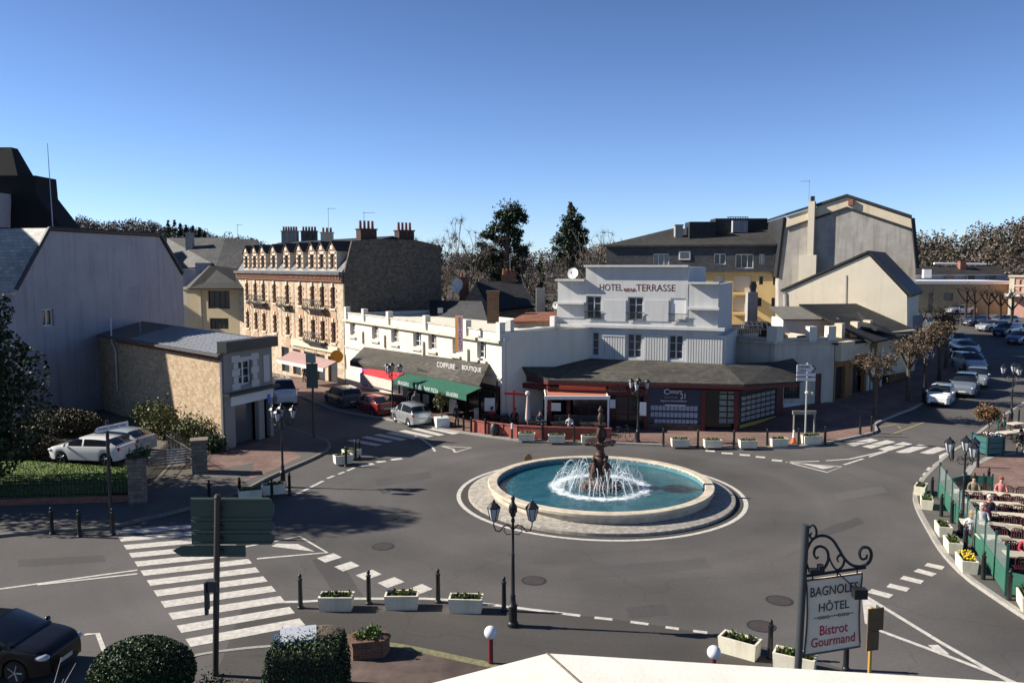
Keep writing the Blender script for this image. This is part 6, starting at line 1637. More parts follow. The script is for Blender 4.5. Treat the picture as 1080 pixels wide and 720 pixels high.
# ------------------------------------------------------------------ street trees on the climbing street: pollards with last year's leaves
m_deadleaf = leaf_mat("dead_leaves", (.05, .032, .018), (.135, .09, .048), 1.5)
def pollard(loc, h, label, rg, leaves=900, r=1.3, group="pollarded street trees", m=None, dark=False):
    t = thing("street_tree", label, "tree", loc, group=group)
    b = MB(); hk = h * .55; b.tube([(0, 0, -.2), (.04, 0, hk * .5), (0, .03, hk)], [.17, .15, .16], 8); tips = []
    for k in range(6):
        a = k * 1.05 + rg.uniform(-.2, .2); e = Vector((math.cos(a) * r * .55, math.sin(a) * r * .55, h * .8)); b.tube([(0, 0, hk - .1), Vector((0, 0, hk)).lerp(e, .5) + Vector((0, 0, -.12)), e], [.12, .09, .10], 6); b.ball(e, .15, 6)
        for j in range(7): q = e + Vector((rg.gauss(0, .35), rg.gauss(0, .35), rg.uniform(.1, .6) * h * .28)); b.tube([e, q], [.035, .012], 4, 0, False); tips.append(q)
    b.build("trunk", m_bark_dark if dark else m_bark, t)
    c = MB()
    for _ in range(leaves): q = rg.choice(tips); c.leaf(q + Vector((rg.gauss(0, .22), rg.gauss(0, .22), rg.gauss(-.15, .28))), rg.uniform(.1, .24), rg, 0, 0, .6)
    if leaves: c.build("crown", m or m_deadleaf, t)
    return t
def gpt(x, y): return GS(x, y, .1)
rp = random.Random(9)
pr = pollard(gpt(922, 441), 4.4, "brown leaved pollard nearest the crossing in front of the ochre shopfront", rp)
for x, y, s, lab in ((957, 423, 1.05, "brown leaved pollard second from the crossing"), (975, 413, 1.15, "brown leaved pollard beside the first parked white car"), (990, 401, 1.15, "brown leaved pollard beside the silver parked cars"), (997, 388, 1.2, "farthest brown leaved pollard along the parked cars")):
    pollard(gpt(x, y), 4.4 * s, lab, rp)
for x, y, lab in ((1027, 344, "dark bare pollard leftmost in the row before the long shed"), (1041, 346, "dark bare pollard second in the row before the long shed"), (1054, 347, "dark bare pollard third in the row before the long shed"), (1066, 352, "dark bare pollard nearest the pink brick building"), (1018, 342, "thin dark pollard at the left start of the row")):
    pollard(GS(x, y), 5.6, lab, rp, 60, 2.2, "dark pollards before the long shed", m_bark_dark, True)
for x, y, lab in ((950, 352, "dark leafless tree left at the end of the plank fence"), (968, 356, "dark twiggy tree before the plank fence"), (982, 360, "dark twiggy tree beside the far blue car"), (993, 350, "dark twiggy tree before the white parked pickup")):
    bare_tree(lab, GS(x, y), 5.2, rp, group="dark street trees", twigs=10, depth=3, spread=.5)
# ------------------------------------------------------------------ street furniture
HALF = math.pi / 2
def bollard_proto():
    t = thing("bollard", "x", "bollard", (0, 0, -50), group="black iron bollards")
    b = MB(); b.lathe([(.105, -.1), (.105, .06), (.085, .08), (.078, .12), (.068, .9), (.082, .92), (.082, .96), (.055, .98)], 12); b.build("shaft", m_iron, t, 40)
    b = MB(); b.lathe([(.03, .98), (.03, 1.0), (.055, 1.03), (.062, 1.07), (.045, 1.12), (.001, 1.14)], 12); b.build("knob", m_iron, t, 50)
    return t
bp = bollard_proto(); bt = make_tree(bp); first = True
BOL = [(317, 641, "bollard left of the three white planters in front, beside the big crossing"), (389, 636.5, "bollard between the first and second white planters in front"), (462, 635, "bollard between the second and third white planters in front"), (531.5, 644, "bollard just left of the tall three-headed lamp"),
       (812, 694, "bollard right of the tilted white planter in front of the hotel sign"), (892, 706, "bollard behind the hanging hotel sign board"), (55, 563, "leftmost bollard in the evergreen's shade on the left kerb"), (84, 566, "middle bollard in the evergreen's shade on the left kerb"), (119.5, 564, "bollard at the shaded start of the big crossing"),
       (221, 531, "bollard behind the big grey sign's upper left edge"), (253, 528, "bollard behind the big grey sign's top"), (287, 530, "bollard beside the small planter left of the left lamp"), (305.5, 522, "bollard immediately right of the left lamp post"), (365, 492, "bollard in front of the two small planters at the side street"), (375, 485, "taller looking bollard right of the two planters at the side street"), (379, 483.5, "bollard hard against its neighbour at the side street corner"),
       (489, 456, "bollard behind the standing person at the end of the shop crossing"), (512, 459.5, "bollard before the first red terrace panel"), (497, 457.5, "bollard at the red panel's left end"), (572, 465, "bollard right of the round dark object on the red wall"), (605.5, 467, "bollard between the second and third small planters before the pergola"),
       (699.5, 470.5, "bollard left of the estate agency's planter"), (736, 472, "bollard between the estate agency's two planters"), (774, 472.5, "bollard in front of the estate agency's dark doorway"), (809, 471.5, "bollard left of the corner window's planters"), (842, 470.5, "bollard beside the direction sign's flower box"), (870, 468.3, "bollard right of the direction sign's flower box"), (907, 460, "bollard at the start of the far right crossing"), (919, 457, "bollard beside the metal hoop rack at the far right crossing"),
       (1004.5, 486.5, "bollard at the right end of the far right crossing"), (1031, 495, "bollard in front of the big green tree box"), (1042, 517, "slim bollard at the terrace fence's far corner"), (982.5, 527, "bollard before the fence's far end beside the first pair of planters"), (992.5, 547, "bollard between second and third planters along the terrace fence"), (1003.5, 554, "bollard beside the third planter along the terrace fence"), (1012.5, 568, "bollard between third and fourth planters along the terrace fence"), (1018, 584, "bollard beside the fifth planter along the terrace fence"), (1036.5, 614, "bollard right of the planter with yellow flowers"), (1064, 636, "bollard at the terrace fence's near corner")]
for x, y, lab in BOL:
    q = GS(x, y)
    if first: bp.location = q; bp["label"] = lab; first = False
    else: copy_tree(bp, q, 0, lab, tree=bt)

m_plant = leaf_mat("planter_green", (.03, .06, .012), (.13, .19, .045), 4)
m_yel = plain("yellow_flowers", (.75, .5, .03), .7)
def planter_proto(L=1.08, W=.55, H=.47, name="planter", m=m_cream, seed=4):
    t = thing(name, "x", "planter", (0, 0, -50), group="cream concrete planters")
    b = MB(); k = .035; a0, b0, a1, b1 = L / 2 - k, W / 2 - k, L / 2, W / 2; th = .06
    o = [(-a0, -b0, 0), (a0, -b0, 0), (a0, b0, 0), (-a0, b0, 0)]; p = [(-a1, -b1, H), (a1, -b1, H), (a1, b1, H), (-a1, b1, H)]; i1 = [(-a1 + th, -b1 + th, H), (a1 - th, -b1 + th, H), (a1 - th, b1 - th, H), (-a1 + th, b1 - th, H)]; i0 = [(x, y, H - .12) for x, y, z in i1]
    b.add(o + p + i1 + i0, [(3, 2, 1, 0)] + [(i, (i + 1) % 4, 4 + (i + 1) % 4, 4 + i) for i in range(4)] + [(4 + i, 4 + (i + 1) % 4, 8 + (i + 1) % 4, 8 + i) for i in range(4)] + [(8 + i, 8 + (i + 1) % 4, 12 + (i + 1) % 4, 12 + i) for i in range(4)])
    b.build("box", m, t)
    b = MB(); b.poly([(x, y, H - .07) for x, y, z in i1]); b.build("soil", m_soil, t)
    b = MB(); rg = random.Random(seed)
    for c in range(13):
        x, y = rg.uniform(-L * .4, L * .4), rg.uniform(-W * .3, W * .3)
        for k_ in range(26):
            a = rg.uniform(0, 6.283); r = rg.uniform(.02, .12); h = rg.uniform(.05, .2); q = Vector((x, y, H - .06)); e = Vector((math.cos(a), math.sin(a), 0)); s = Vector((-e.y, e.x, 0)) * .022
            b.add([q, q + e * r * .5 + s + Vector((0, 0, h * .6)), q + e * r + Vector((0, 0, h)), q + e * r * .5 - s + Vector((0, 0, h * .6))], [(0, 1, 2, 3)])
    b.build("plants", m_plant, t)
    return t
pp = [planter_proto(seed=4), planter_proto(seed=8)]; pt_ = [make_tree(o) for o in pp]; used = [False, False]
PL = [(355, 641.5, 0, 1, "leftmost cream planter in the front row of three, beside the big crossing"), (424, 640, .02, 1, "middle cream planter in the front row of three"), (491.5, 643.5, -.06, 1, "right cream planter in the front row of three"), (780, 689, -.62, 1.02, "tilted looking cream planter at the bottom beside the white globe light"), (838, 706, -.5, 1.02, "cream planter half hidden behind the hotel sign's dark post"),
      (362, 487.5, .5, .95, "front cream planter of the pair at the side street corner"), (371, 481.5, .5, .95, "rear cream planter of the pair at the side street corner"), (289, 520, .35, 1, "cream planter hard against the left lamp's foot"), (264, 526, .35, 1, "low planter behind the big grey sign's right end"),
      (555.5, 464, -.05, .98, "leftmost small planter before the red terrace wall"), (587, 466, -.05, .98, "middle small planter before the red terrace wall"), (622, 466.8, 0, .98, "small planter before the pergola's right half, behind the fountain"), (717, 470.3, 0, .98, "planter below the blue estate agency window's left half"), (751.5, 471.3, 0, .98, "planter below the estate agency window's right end"), (788.5, 471.6, .05, .98, "planter before the agency's dark doorway"), (821, 469.8, .12, .98, "planter before the corner advert window"), (855, 467.3, .2, 1.1, "flower filled planter at the direction sign's foot"),
      (971, 520, .98, .9, "farthest planter along the terrace fence"), (977, 534.5, 1.15, .92, "second planter along the terrace fence from the far end"), (994.5, 563, 1.28, .92, "third planter along the terrace fence, a gap before it"), (1004.5, 580, 1.28, .92, "fourth planter along the terrace fence"), (1019, 600, 1.3, .98, "planter with yellow flowers on the terrace kerb"), (1084, 640, 1.2, 1.0, "nearest planter cut by the right edge")]
for i, (x, y, rz, s, lab) in enumerate(PL):
    k = i % 2; q = GS(x, y, .004 if y > 600 and x < 900 else .12)
    if not used[k]: pp[k].location = q; pp[k].rotation_euler.z = rz; pp[k]["label"] = lab; used[k] = True; r = pp[k]
    else: r = copy_tree(pp[k], q, rz, lab, scale=s, tree=pt_[k])
    if "yellow" in lab:
        b = MB(); rg = random.Random(2)
        for _ in range(60): b.ball((rg.uniform(-.45, .3), rg.uniform(-.2, .2), rg.uniform(.5, .66)), .03, 5)
        o = b.build("flowers", m_yel, r); o["kind"] = "stuff"

# brick planter and the forecourt's small things
t = thing("brick_planter", "low six-sided brown brick planter with green plants on the forecourt", "planter", G(388, 689), .2)
hx = [(.62, 0), (.42, .36), (-.42, .36), (-.62, 0), (-.42, -.36), (.42, -.36)]
b = MB(); b.prism(hx, 0, .42); b.prism([(x * 1.06, y * 1.06) for x, y in hx], .421, .52); part(b, "box", mat("brown_brick2", (.19, .10, .065), .9, .35, 6, pattern='uv', psize=(.22, .075), bump=.5, mortar=(.2, .17, .14)), t)
b = MB(); foliage(b, (0, 0, .56), (.46, .28, .16), 700, .09, rt_, 14, .5); b.build("plants", m_plant, t)
t = thing("recycling_bin", "blue box with a pale grey lid behind the square hedge", "bin", G(312, 734), .25)
b = MB(); b.hexa([(-.42, -.3, 0), (.42, -.3, 0), (.42, .3, 0), (-.42, .3, 0), (-.5, -.36, 1.55), (.5, -.36, 1.55), (.5, .36, 1.55), (-.5, .36, 1.55)]); b.build("body", plain("bin_blue", (.03, .10, .28), .5), t)
b = MB(); b.box((.1, .0, 1.62), (.9, .72, .1), 0, 0, .08); b.build("lid", plain("bin_lid", (.4, .43, .47), .5), t)
t = thing("log_stack", "rough grey brown stump top showing behind the square hedge", "stump", G(347, 728), .1)
b = MB(); rg = random.Random(8); b.lathe([(.5, 0), (.46, .6), (.48, 1.3), (.44, 1.62), (.2, 1.68)], 11); b.v = [(x + rg.uniform(-.05, .05), y + rg.uniform(-.05, .05), z) for x, y, z in b.v]; b.build("bark", m_bark, t)
for x, y, dd, lab in ((517.5, 668, 22, "white globe light on a dark red post above the forecourt"), (753, 689, 21, "white globe light half hidden by the white ledge beside the tilted planter")):
    c = Pd(x, y, dd); t = thing("globe_light", lab, "lamp", (c.x, c.y, 0), group="globe lights on the forecourt")
    b = MB(); b.lathe([(.07, 0), (.065, c.z - .14), (.09, c.z - .13), (.09, c.z - .08)], 12); b.build("post", plain("dark_red_post", (.13, .012, .02), .4), t, 40)
    b = MB(); b.ball((0, 0, c.z + .04), .185, 20); b.build("globe", plain("opal_globe", (.66, .66, .68), .15), t, 60)

# ornate lamps
m_lglass = plain("lantern_glass", (.45, .47, .5), .15)
def lamp_post(loc, label, heads=3, hgt=4.0, rz=0):
    t = thing("street_lamp", label, "street lamp", loc, rz, "ornate black street lamps")
    b = MB(); b.lathe([(.17, -.05), (.17, .12), (.13, .16), (.13, .62), (.15, .66), (.10, .72), (.075, .9), (.09, .95), (.062, 1.02), (.048, 2.2), (.06, 2.24), (.042, 2.3), (.036, hgt - .75), (.06, hgt - .72), (.06, hgt - .65), (.03, hgt - .6)], 14); b.build("post", m_iron, t, 40)
    angs = [k * 2 * math.pi / heads for k in range(heads)]
    def lantern(x, y, z):
        f = MB(); f.lathe([(.04, z), (.10, z + .04)], 6, (x, y, 0)); f.lathe([(.20, z + .42), (.21, z + .45), (.12, z + .56), (.05, z + .6), (.05, z + .64), (.001, z + .7)], 6, (x, y, 0))
        for k in range(6): a = k * math.pi / 3; f.tube([(x + .10 * math.cos(a), y + .10 * math.sin(a), z + .04), (x + .19 * math.cos(a), y + .19 * math.sin(a), z + .42)], .012, 4)
        fo = f.build("lantern", m_iron, t); g_ = MB(); g_.lathe([(.088, z + .05), (.175, z + .415)], 6, (x, y, 0)); g_.build("glass", m_lglass, fo)
    for a in angs:
        c, s = math.cos(a), math.sin(a); P = lambda r, z: (c * r, s * r, z); b = MB()
        b.tube([P(.03, hgt - .95), P(.14, hgt - .82), P(.28, hgt - .86), P(.40, hgt - 1.02), P(.52, hgt - 1.0), P(.58, hgt - .85), P(.58, hgt - .72)], .022, 6)
        b.tube([P(.05, hgt - 1.1), P(.18, hgt - 1.12), P(.28, hgt - 1.0), P(.24, hgt - .9)], .015, 5)
        b.build("arm", m_iron, t); lantern(c * .58, s * .58, hgt - .72)
    if heads == 2:
        b = MB(); b.lathe([(.03, hgt - .6), (.09, hgt - .52), (.05, hgt - .42), (.12, hgt - .3), (.13, hgt - .24), (.06, hgt - .14), (.045, hgt - .06), (.07, hgt), (.03, hgt + .08), (.001, hgt + .14)], 10)
        for k in range(4): a = k * HALF + .78; b.tube([(.05 * math.cos(a), .05 * math.sin(a), hgt - .5), (.17 * math.cos(a), .17 * math.sin(a), hgt - .36), (.1 * math.cos(a), .1 * math.sin(a), hgt - .22)], .018, 5)
        b.build("finial", m_iron, t, 50)
    else: lantern(0, 0, hgt - .6)
    return t
l0 = lamp_post(G(541, 660), "tall lamp post with side lanterns at the front, right of the three planters", 2, 4.0, .0)
lq = None
for x, y, rz, lab in ((298.5, 511, .5, "lamp post on the left footway before the corner shop"), (672.5, 466, .2, "lamp post before the shops between pergola and estate agency"), (414, 441, .3, "lamp post before the red awning of the white shops"), (1014, 563, .5, "lamp post rising beside the green terrace fence"), (1066, 446, .6, "slender lamp post right of the boxed tree"), (974, 424, .2, "lamp post among the pollards beside the parked cars")):
    if lq is None: lq = lamp_post(GS(x, y, .12), lab, 3, 4.0, rz); lt = make_tree(lq)
    else: copy_tree(lq, GS(x, y, .12), rz, lab, "ornate black street lamps", tree=lt)

# road signs seen from behind, direction signs
m_back = plain("sign_back", (.055, .085, .065), .6, .1); m_pole = plain("brown_pole", (.06, .052, .045), .5, .3)
sp0 = G(227, 712)
t = thing("direction_sign", "tall pole with three stacked grey direction boards and an arrow board, seen from behind", "road sign", sp0)
zs = lambda y: Zat(y, sp0.y)
xt_ = Xat(229.5, sp0.y, 525) - sp0.x; b = MB(); b.tube([(0, 0, -.1), (xt_, 0, zs(524))], .08, 10); b.ball((xt_, 0, zs(524)), .1, 8); b.build("pole", m_pole, t, 40)
k = sp0.y / 870
for i, (y0, y1) in enumerate(((526.5, 549.5), (550.3, 562.5), (563.3, 575.5))):
    b = MB(); w = Wall((Xat(199.5, sp0.y, 550) - sp0.x, .12), (Xat(287.5, sp0.y, 550) - sp0.x, .12), face=(0, -30)); zh_ = (zs(y0) - zs(y1)) * .3; b.extrude([w.p(0, 0, zs(y1)), w.p(w.L - .12, 0, zs(y1)), w.p(w.L, 0, zs(y1) + zh_), w.p(w.L, 0, zs(y0) - zh_), w.p(w.L - .12, 0, zs(y0)), w.p(0, 0, zs(y0))], (0, .06, 0)); w.box(b, .05, w.L - .05, .001, .035, zs(y1) + .02, zs(y1) + .07); w.box(b, .05, w.L - .05, .001, .035, zs(y0) - .07, zs(y0) - .02); b.build("board", m_back, t)
b = MB(); w = Wall((Xat(180, sp0.y, 582) - sp0.x, .12), (Xat(257, sp0.y, 582) - sp0.x, .12), face=(0, -30)); b.extrude([w.p(0, 0, zs(582)), w.p(.25, 0, zs(588.5)), w.p(w.L, 0, zs(588.5)), w.p(w.L, 0, zs(576.7)), w.p(.25, 0, zs(576.7))], (0, .06, 0)); b.build("arrow_board", m_back, t)
b = MB()
for y in (538, 556, 569, 582): b.box((xt_ * .8, .06, zs(y)), (.24, .1, .08))
b.build("clamp", m_pole, t)
b = MB(); b.box((-.13, -.05, zs(627)), (.1, .14, .75)); b.box((0.02, -.02, zs(617)), (.28, .2, .3)); b.box((-.15, -.05, zs(642)), (.08, .1, .25)); b.build("junction_box", plain("grey_box", (.05, .05, .05), .6), t)
# brown backed road sign beside the hanging sign
bs = G(915.5, 742); t = thing("road_sign", "two brown weathered sign backs on a yellow post beside the hanging hotel sign", "road sign", bs, .25); zs = lambda y: Zat(y, bs.y)
b = MB(); b.tube([(0, 0, -.1), (0, 0, zs(640))], .045, 8); b.build("post", plain("mustard_post", (.42, .25, .05), .5), t, 40)
m_bb = mat("weathered_sign_back", (.16, .105, .05), .6, .4, 5, metal=.2)
b = MB(); b.box((.06, -.07, (zs(640) + zs(663.5)) / 2), (.45, .03, zs(640) - zs(663.5))); b.build("panel", m_bb, t)
b = MB(); b.box((.0, -.07, (zs(664) + zs(684)) / 2), (.34, .03, zs(664) - zs(684))); b.build("panel", m_bb, t)
# dark board high on a pole in the side street
q = GS(331, 461, .12); t = thing("notice_sign", "tall dark board with a pale green top on a pole in the shaded side street", "road sign", q); zs = lambda y: Zat(y, q.y)
b = MB(); b.tube([(0, 0, -.1), (0, 0, zs(375))], .07, 8); b.build("pole", m_pole, t)
b = MB(); b.box((0, -.1, (zs(385) + zs(411)) / 2), (.72, .06, zs(385) - zs(411))); b.build("board", m_back, t)
b = MB(); b.box((-.06, -.1, (zs(374) + zs(384.5)) / 2), (.62, .06, zs(374) - zs(384.5))); b.build("board", plain("pale_green_board", (.22, .27, .2), .5), t)
# white street arrow on a tall black pole by the garden
q = G(118, 562); t = thing("arrow_sign", "tilted white arrow sign with small lettering on a tall dark pole before the white car", "road sign", q); zs = lambda y: Zat(y, q.y)
b = MB(); b.tube([(0, 0, -.1), (0, 0, zs(443))], .07, 8); b.build("pole", m_iron, t, 40)
w = Wall((Xat(95.5, q.y) - q.x, -.12), (Xat(131.5, q.y) - q.x, -.12), face=(0, -40)); za, zb_ = zs(455.5), zs(449.0); h_ = zs(444) - zs(449.5)
b = MB(); b.extrude([w.p(0, 0, za + h_ * .25), w.p(.1, 0, za - h_ * .1), w.p(w.L, 0, zb_), w.p(w.L, 0, zb_ + h_), w.p(.1, 0, za + h_ * .9)], (0, .05, 0)); b.build("board", plain("white_board", (.62, .62, .64), .5), t)
def slanted(parent, s, w, t0, t1, z0, z1, slope, m):
    o = text(parent, s, w, t0, t1, z0, z1, .003, m, thick=.008)
    for v in o.data.vertices: v.co.z += ((v.co - w.a).dot(w.u) - t0) * slope
    return o
slanted(t, "Centre Animé Ville", w, w.L * .12, w.L * .95, za + h_ * .2 + .04, za + h_ * .62 + .04, (zb_ - za) / w.L, plain("black_letters", (.02, .02, .03), .5))
# white direction sign at the corner of the climbing street
q = GS(849, 466, .12); t = thing("direction_sign", "white arrow direction boards with dark lettering on a pale pole at the street corner", "road sign", q); zs = lambda y: Zat(y, q.y)
b = MB(); b.tube([(0, 0, -.1), (0, 0, zs(385.5))], .055, 8); b.ball((.0, -.08, zs(417)), .14, 8); b.ball((.3, -.08, zs(418)), .12, 8); b.build("pole", plain("galvanised", (.42, .41, .38), .5, .4), t, 40)
m_wb, m_bl = plain("white_board", (.62, .62, .64), .5), plain("black_letters", (.02, .02, .03), .5)
w = Wall((Xat(841.5, q.y) - q.x, -.1), (Xat(861.5, q.y) - q.x, -.1), face=(0, -50))
b = MB(); b.extrude([w.p(0, 0, zs(395.5)), w.p(w.L - .2, 0, zs(395.5)), w.p(w.L, 0, zs(391.5)), w.p(w.L - .2, 0, zs(387.5)), w.p(0, 0, zs(387.5))], (0, .05, 0)); b.build("arrow_board", m_wb, t)
b = MB(); b.extrude([w.p(w.L - .3, .004, zs(395.5)), w.p(w.L - .2, .004, zs(395.5)), w.p(w.L + .02, .004, zs(391.5)), w.p(w.L - .2, .004, zs(387.5)), w.p(w.L - .3, .004, zs(387.5)), w.p(w.L - .08, .004, zs(391.5))], (0, .02, 0)); b.build("arrow_edge", m_bl, t)
text(t, "LA FERTE-MACE", w, .08, w.L - .38, zs(391), zs(388.6), .003, m_bl, thick=.01); text(t, "CAEN", w, .1, w.L * .45, zs(394.8), zs(392.2), .003, m_bl, thick=.01)
for y0, y1 in ((396.6, 399.8), (401.2, 404.5)): b = MB(); w.box(b, 0, w.L, -.05, 0, zs(y1), zs(y0)); b.build("board", m_wb, t)
t = thing("barrier_frame", "grey metal barrier frame around the direction sign's foot", "barrier", q); b = MB()
for x in (-.55, .72): b.tube([(x, .5, 0), (x, .5, 1.75)], .05, 6)
b.box((.08, .5, 1.75), (1.45, .14, .22)); b.build("frame", plain("grey_frame", (.26, .24, .21), .6, .2), t)
t = thing("traffic_cone", "small orange and white marker post left of the direction sign", "cone", GS(837, 467, .12)); b = MB(); b.box((0, 0, .03), (.34, .34, .06)); b.lathe([(.14, .06), (.1, .35)], 12); b.build("body", plain("cone_orange", (.55, .14, .05), .6), t); b = MB(); b.lathe([(.1, .351), (.05, .8), (.001, .82)], 12); b.build("top", plain("cone_white", (.6, .58, .55), .6), t)
t = thing("hoop_rack", "black metal hoop rack beside the far right crossing", "rack", GS(914, 458, .12)); b = MB()
for x in (-.45, .45): b.tube([(x, 0, 0), (x, 0, 1.2)], .03, 6)
b.tube([(-.45, 0, 1.2), (.45, 0, 1.2)], .03, 6); b.tube([(-.45, 0, .7), (.45, 0, .7)], .02, 6); b.build("hoop", m_iron, t)
# round sign back by the basin
q = G(557, 491, .15); t = thing("round_sign", "small round brown backed sign behind the fountain basin's left rim", "road sign", q); b = MB(); b.tube([(0, 0, 0), (0, 0, .3)], .04, 6); b.build("post", m_pole, t)
b = MB(); b.lathe([(.001, -.02), (.2, -.02), (.22, 0), (.2, .02), (.001, .02)], 20); b.v = [(x, z, y * 1.3 + .38) for x, y, z in b.v]; b.build("disc", m_bb, t, 40)
for x, y, lab in ((540, 462, "black bollard with a white reflective band before the red terrace wall"),):
    q = GS(x, y, .12); t = thing("banded_bollard", lab, "bollard", q); b = MB(); b.lathe([(.07, 0), (.06, .62)], 12); b.build("shaft", m_iron, t); b = MB(); b.lathe([(.075, .62), (.075, .95), (.001, .98)], 12); b.build("band", m_wb, t)
q = GS(521.5, 459, .12); t = thing("litter_bin", "dark round litter bin against the red terrace wall", "bin", q); b = MB(); b.lathe([(.2, 0), (.27, .3), (.27, .62), (.15, .78), (.001, .8)], 14); b.build("body", m_dark_metal, t, 40)

# ------------------------------------------------------------------ the hanging hotel sign
hd = 15.0
pb_ = Pd(843, 690, hd); hs_ = thing("hanging_sign", "wrought iron hanging sign reading BAGNOLES HOTEL Bistrot Gourmand on a dark leaning post", "sign", (Xat(839, hd, 700), hd, 0))
px0 = hs_.location.x; zz = lambda y: Zat(y, hd); kx = lambda x, y=620: Xat(x, hd, y) - px0
b = MB(); b.tube([(kx(838, 900) * 0 - .04, 0, 0), (kx(842.5, 690), 0, zz(690)), (kx(850, 553), 0, zz(553))], .072, 8); b.build("post", plain("post_grey", (.05, .058, .065), .4, .3), hs_, 50)
def sc(pts, r, nm="scroll"):
    b = MB(); P3 = [Vector((kx(x, y), -.02, zz(y))) for x, y in pts]; q = [P3[0] * 2 - P3[1]] + P3 + [P3[-1] * 2 - P3[-2]]; out = []
    for i in range(1, len(q) - 2):
        for k_ in range(5):
            u = k_ / 5; out.append(.5 * ((2 * q[i]) + (q[i + 1] - q[i - 1]) * u + (2 * q[i - 1] - 5 * q[i] + 4 * q[i + 1] - q[i + 2]) * u * u + (3 * q[i] - q[i - 1] - 3 * q[i + 1] + q[i + 2]) * u ** 3))
    out.append(P3[-1]); b.tube(out, [r * (.6 + .4 * min(1, 4 * min(i, len(out) - 1 - i) / len(out))) for i in range(len(out))], 6); return b.build(nm, m_iron, hs_)
sc([(852, 557), (857, 553), (860.5, 558), (860, 565), (856, 567.5), (854, 564), (856, 561)], .022)
sc([(850, 592), (851, 579), (857, 568), (867, 564), (877, 568), (884, 578), (890, 588), (898, 595), (908, 596.5), (916, 592), (918.5, 584), (916, 577.5), (909.5, 576.5), (906, 582), (908, 588.5), (913, 588), (914, 584)], .030)
sc([(851, 594), (853, 600), (860, 602.5), (868, 599), (873, 590), (872, 580), (866, 575.5), (860, 577), (858, 583), (860.5, 588), (863, 586)], .026)
sc([(871, 578), (876, 592), (882, 600), (888, 596.5), (890, 589), (886, 584.5), (882.5, 588), (884, 592)], .022)
b = MB(); b.tube([Vector((kx(850, 607), 0, zz(607))), Vector((kx(913, 598), 0, zz(598)))], .028, 6)
for x in (857, 883, 904): y = 607 - (x - 850) / 7; b.tube([(kx(x, y), 0, zz(y)), (kx(x, y + 6), 0, zz(y + 6))], .014, 5)
b.build("arm", m_iron, hs_)
cA, cB, cC, cD = (850.5, 612), (909.5, 604), (907, 681), (848, 690.5)
def pl(u, v, o=-.0):   # board coordinates: u right, v up
    a = Vector((kx(*cD), 0, zz(cD[1]))).lerp(Vector((kx(*cC), 0, zz(cC[1]))), u); c = Vector((kx(*cA), 0, zz(cA[1]))).lerp(Vector((kx(*cB), 0, zz(cB[1]))), u); p = a.lerp(c, v); p.y = o; return p
b = MB(); edge = []
for i in range(13):
    s = i / 12; edge.append(pl(.035 - .055 * math.sin(math.pi * s) * -1 * -1 + .0, s))
L_ = [pl(.0 + .035 * math.sin(math.pi * i / 12), i / 12) for i in range(13)]; R_ = [pl(1.0 - .035 * math.sin(math.pi * i / 12), i / 12) for i in range(12, -1, -1)]
b.extrude(R_ + L_, (0, .05, 0)); b.build("board", mat("cream_board", (.82, .69, .52), .7, .15, 3, bump=.05), hs_)
b = MB(); ring_ = L_ + R_ + [L_[0]]; b.tube([p + Vector((0, -.012, 0)) for p in ring_], .016, 5); b.build("board_edge", plain("brown_edge", (.09, .07, .06), .6), hs_)
def btext(s, u0, u1, v0, v1, m):
    w = Wall((0, 0), (1, 0), face=(0, -5)); o = text(hs_, s, w, 0, 1, 0, 1, 0, m, thick=.01)
    front = {}
    for v in o.data.vertices: x, z = v.co.x, v.co.z; d = -.012 if v.co.y < -.001 else -.003; p = pl(u0 + (u1 - u0) * x, v0 + (v1 - v0) * z, d); v.co = p
m_ink, m_wine = plain("dark_ink", (.03, .032, .035), .6), plain("wine_red", (.42, .015, .05), .6)
btext("BAGNOLES", .08, .93, .77, .895, m_ink); btext("HÔTEL", .24, .78, .555, .70, m_ink)
btext("~ooo~~ooo~", .16, .86, .455, .495, m_ink); btext("Bistrot", .27, .77, .235, .365, m_wine); btext("Gourmand", .12, .90, .085, .21, m_wine)
b = MB(); c = Vector((kx(900, 620), -.28, zz(619))); b.box(c, (.24, .16, .18), 0, .5); b.build("floodlight", m_iron, hs_)
b = MB(); b.tube([c + Vector((-.1, .1, .1)), (kx(884, 604), 0, zz(604))], .012, 5); b.build("floodlight_arm", m_iron, hs_)
b = MB(); b.box((kx(858, 600), -.08, zz(600)), (.22, .12, .08)); b.box((kx(864, 597), -.08, zz(597)), (.1, .14, .12)); b.build("floodlight", m_iron, hs_)

# ------------------------------------------------------------------ white ledge of the hotel below the camera
LZ = 8.0
c0, l1, r1 = G(577, 688.5, LZ), G(455, 720, LZ), G(1056, 718, LZ)
far_l = c0 + (l1 - c0) * 3.2; far_r = c0 + (r1 - c0) * 2.2; cre = c0 + (G(607, 720, LZ) - c0) * 7
cre.z = LZ + .25; m_ledge = wallm("white_ledge", (.72, .69, .62), .06, .25, 3, .7)
lg = thing("white_porch_roof", "sunlit white porch roof with a dirty seam at the bottom edge", "roof", c0)
b = MB(); b.extrude([c0, far_l, cre], (0, 0, -.18)); b.build("slope", m_ledge, lg); b = MB(); b.extrude([c0, cre, far_r], (0, 0, -.18)); b.build("slope", m_ledge, lg)
b = MB(); b.tube([c0 + Vector((0, 0, .0)), cre + Vector((0, 0, .0))], .009, 6); b.build("seam", mat("dirty_seam", (.16, .13, .10), .95, .4, 20), lg)
settle(lg)
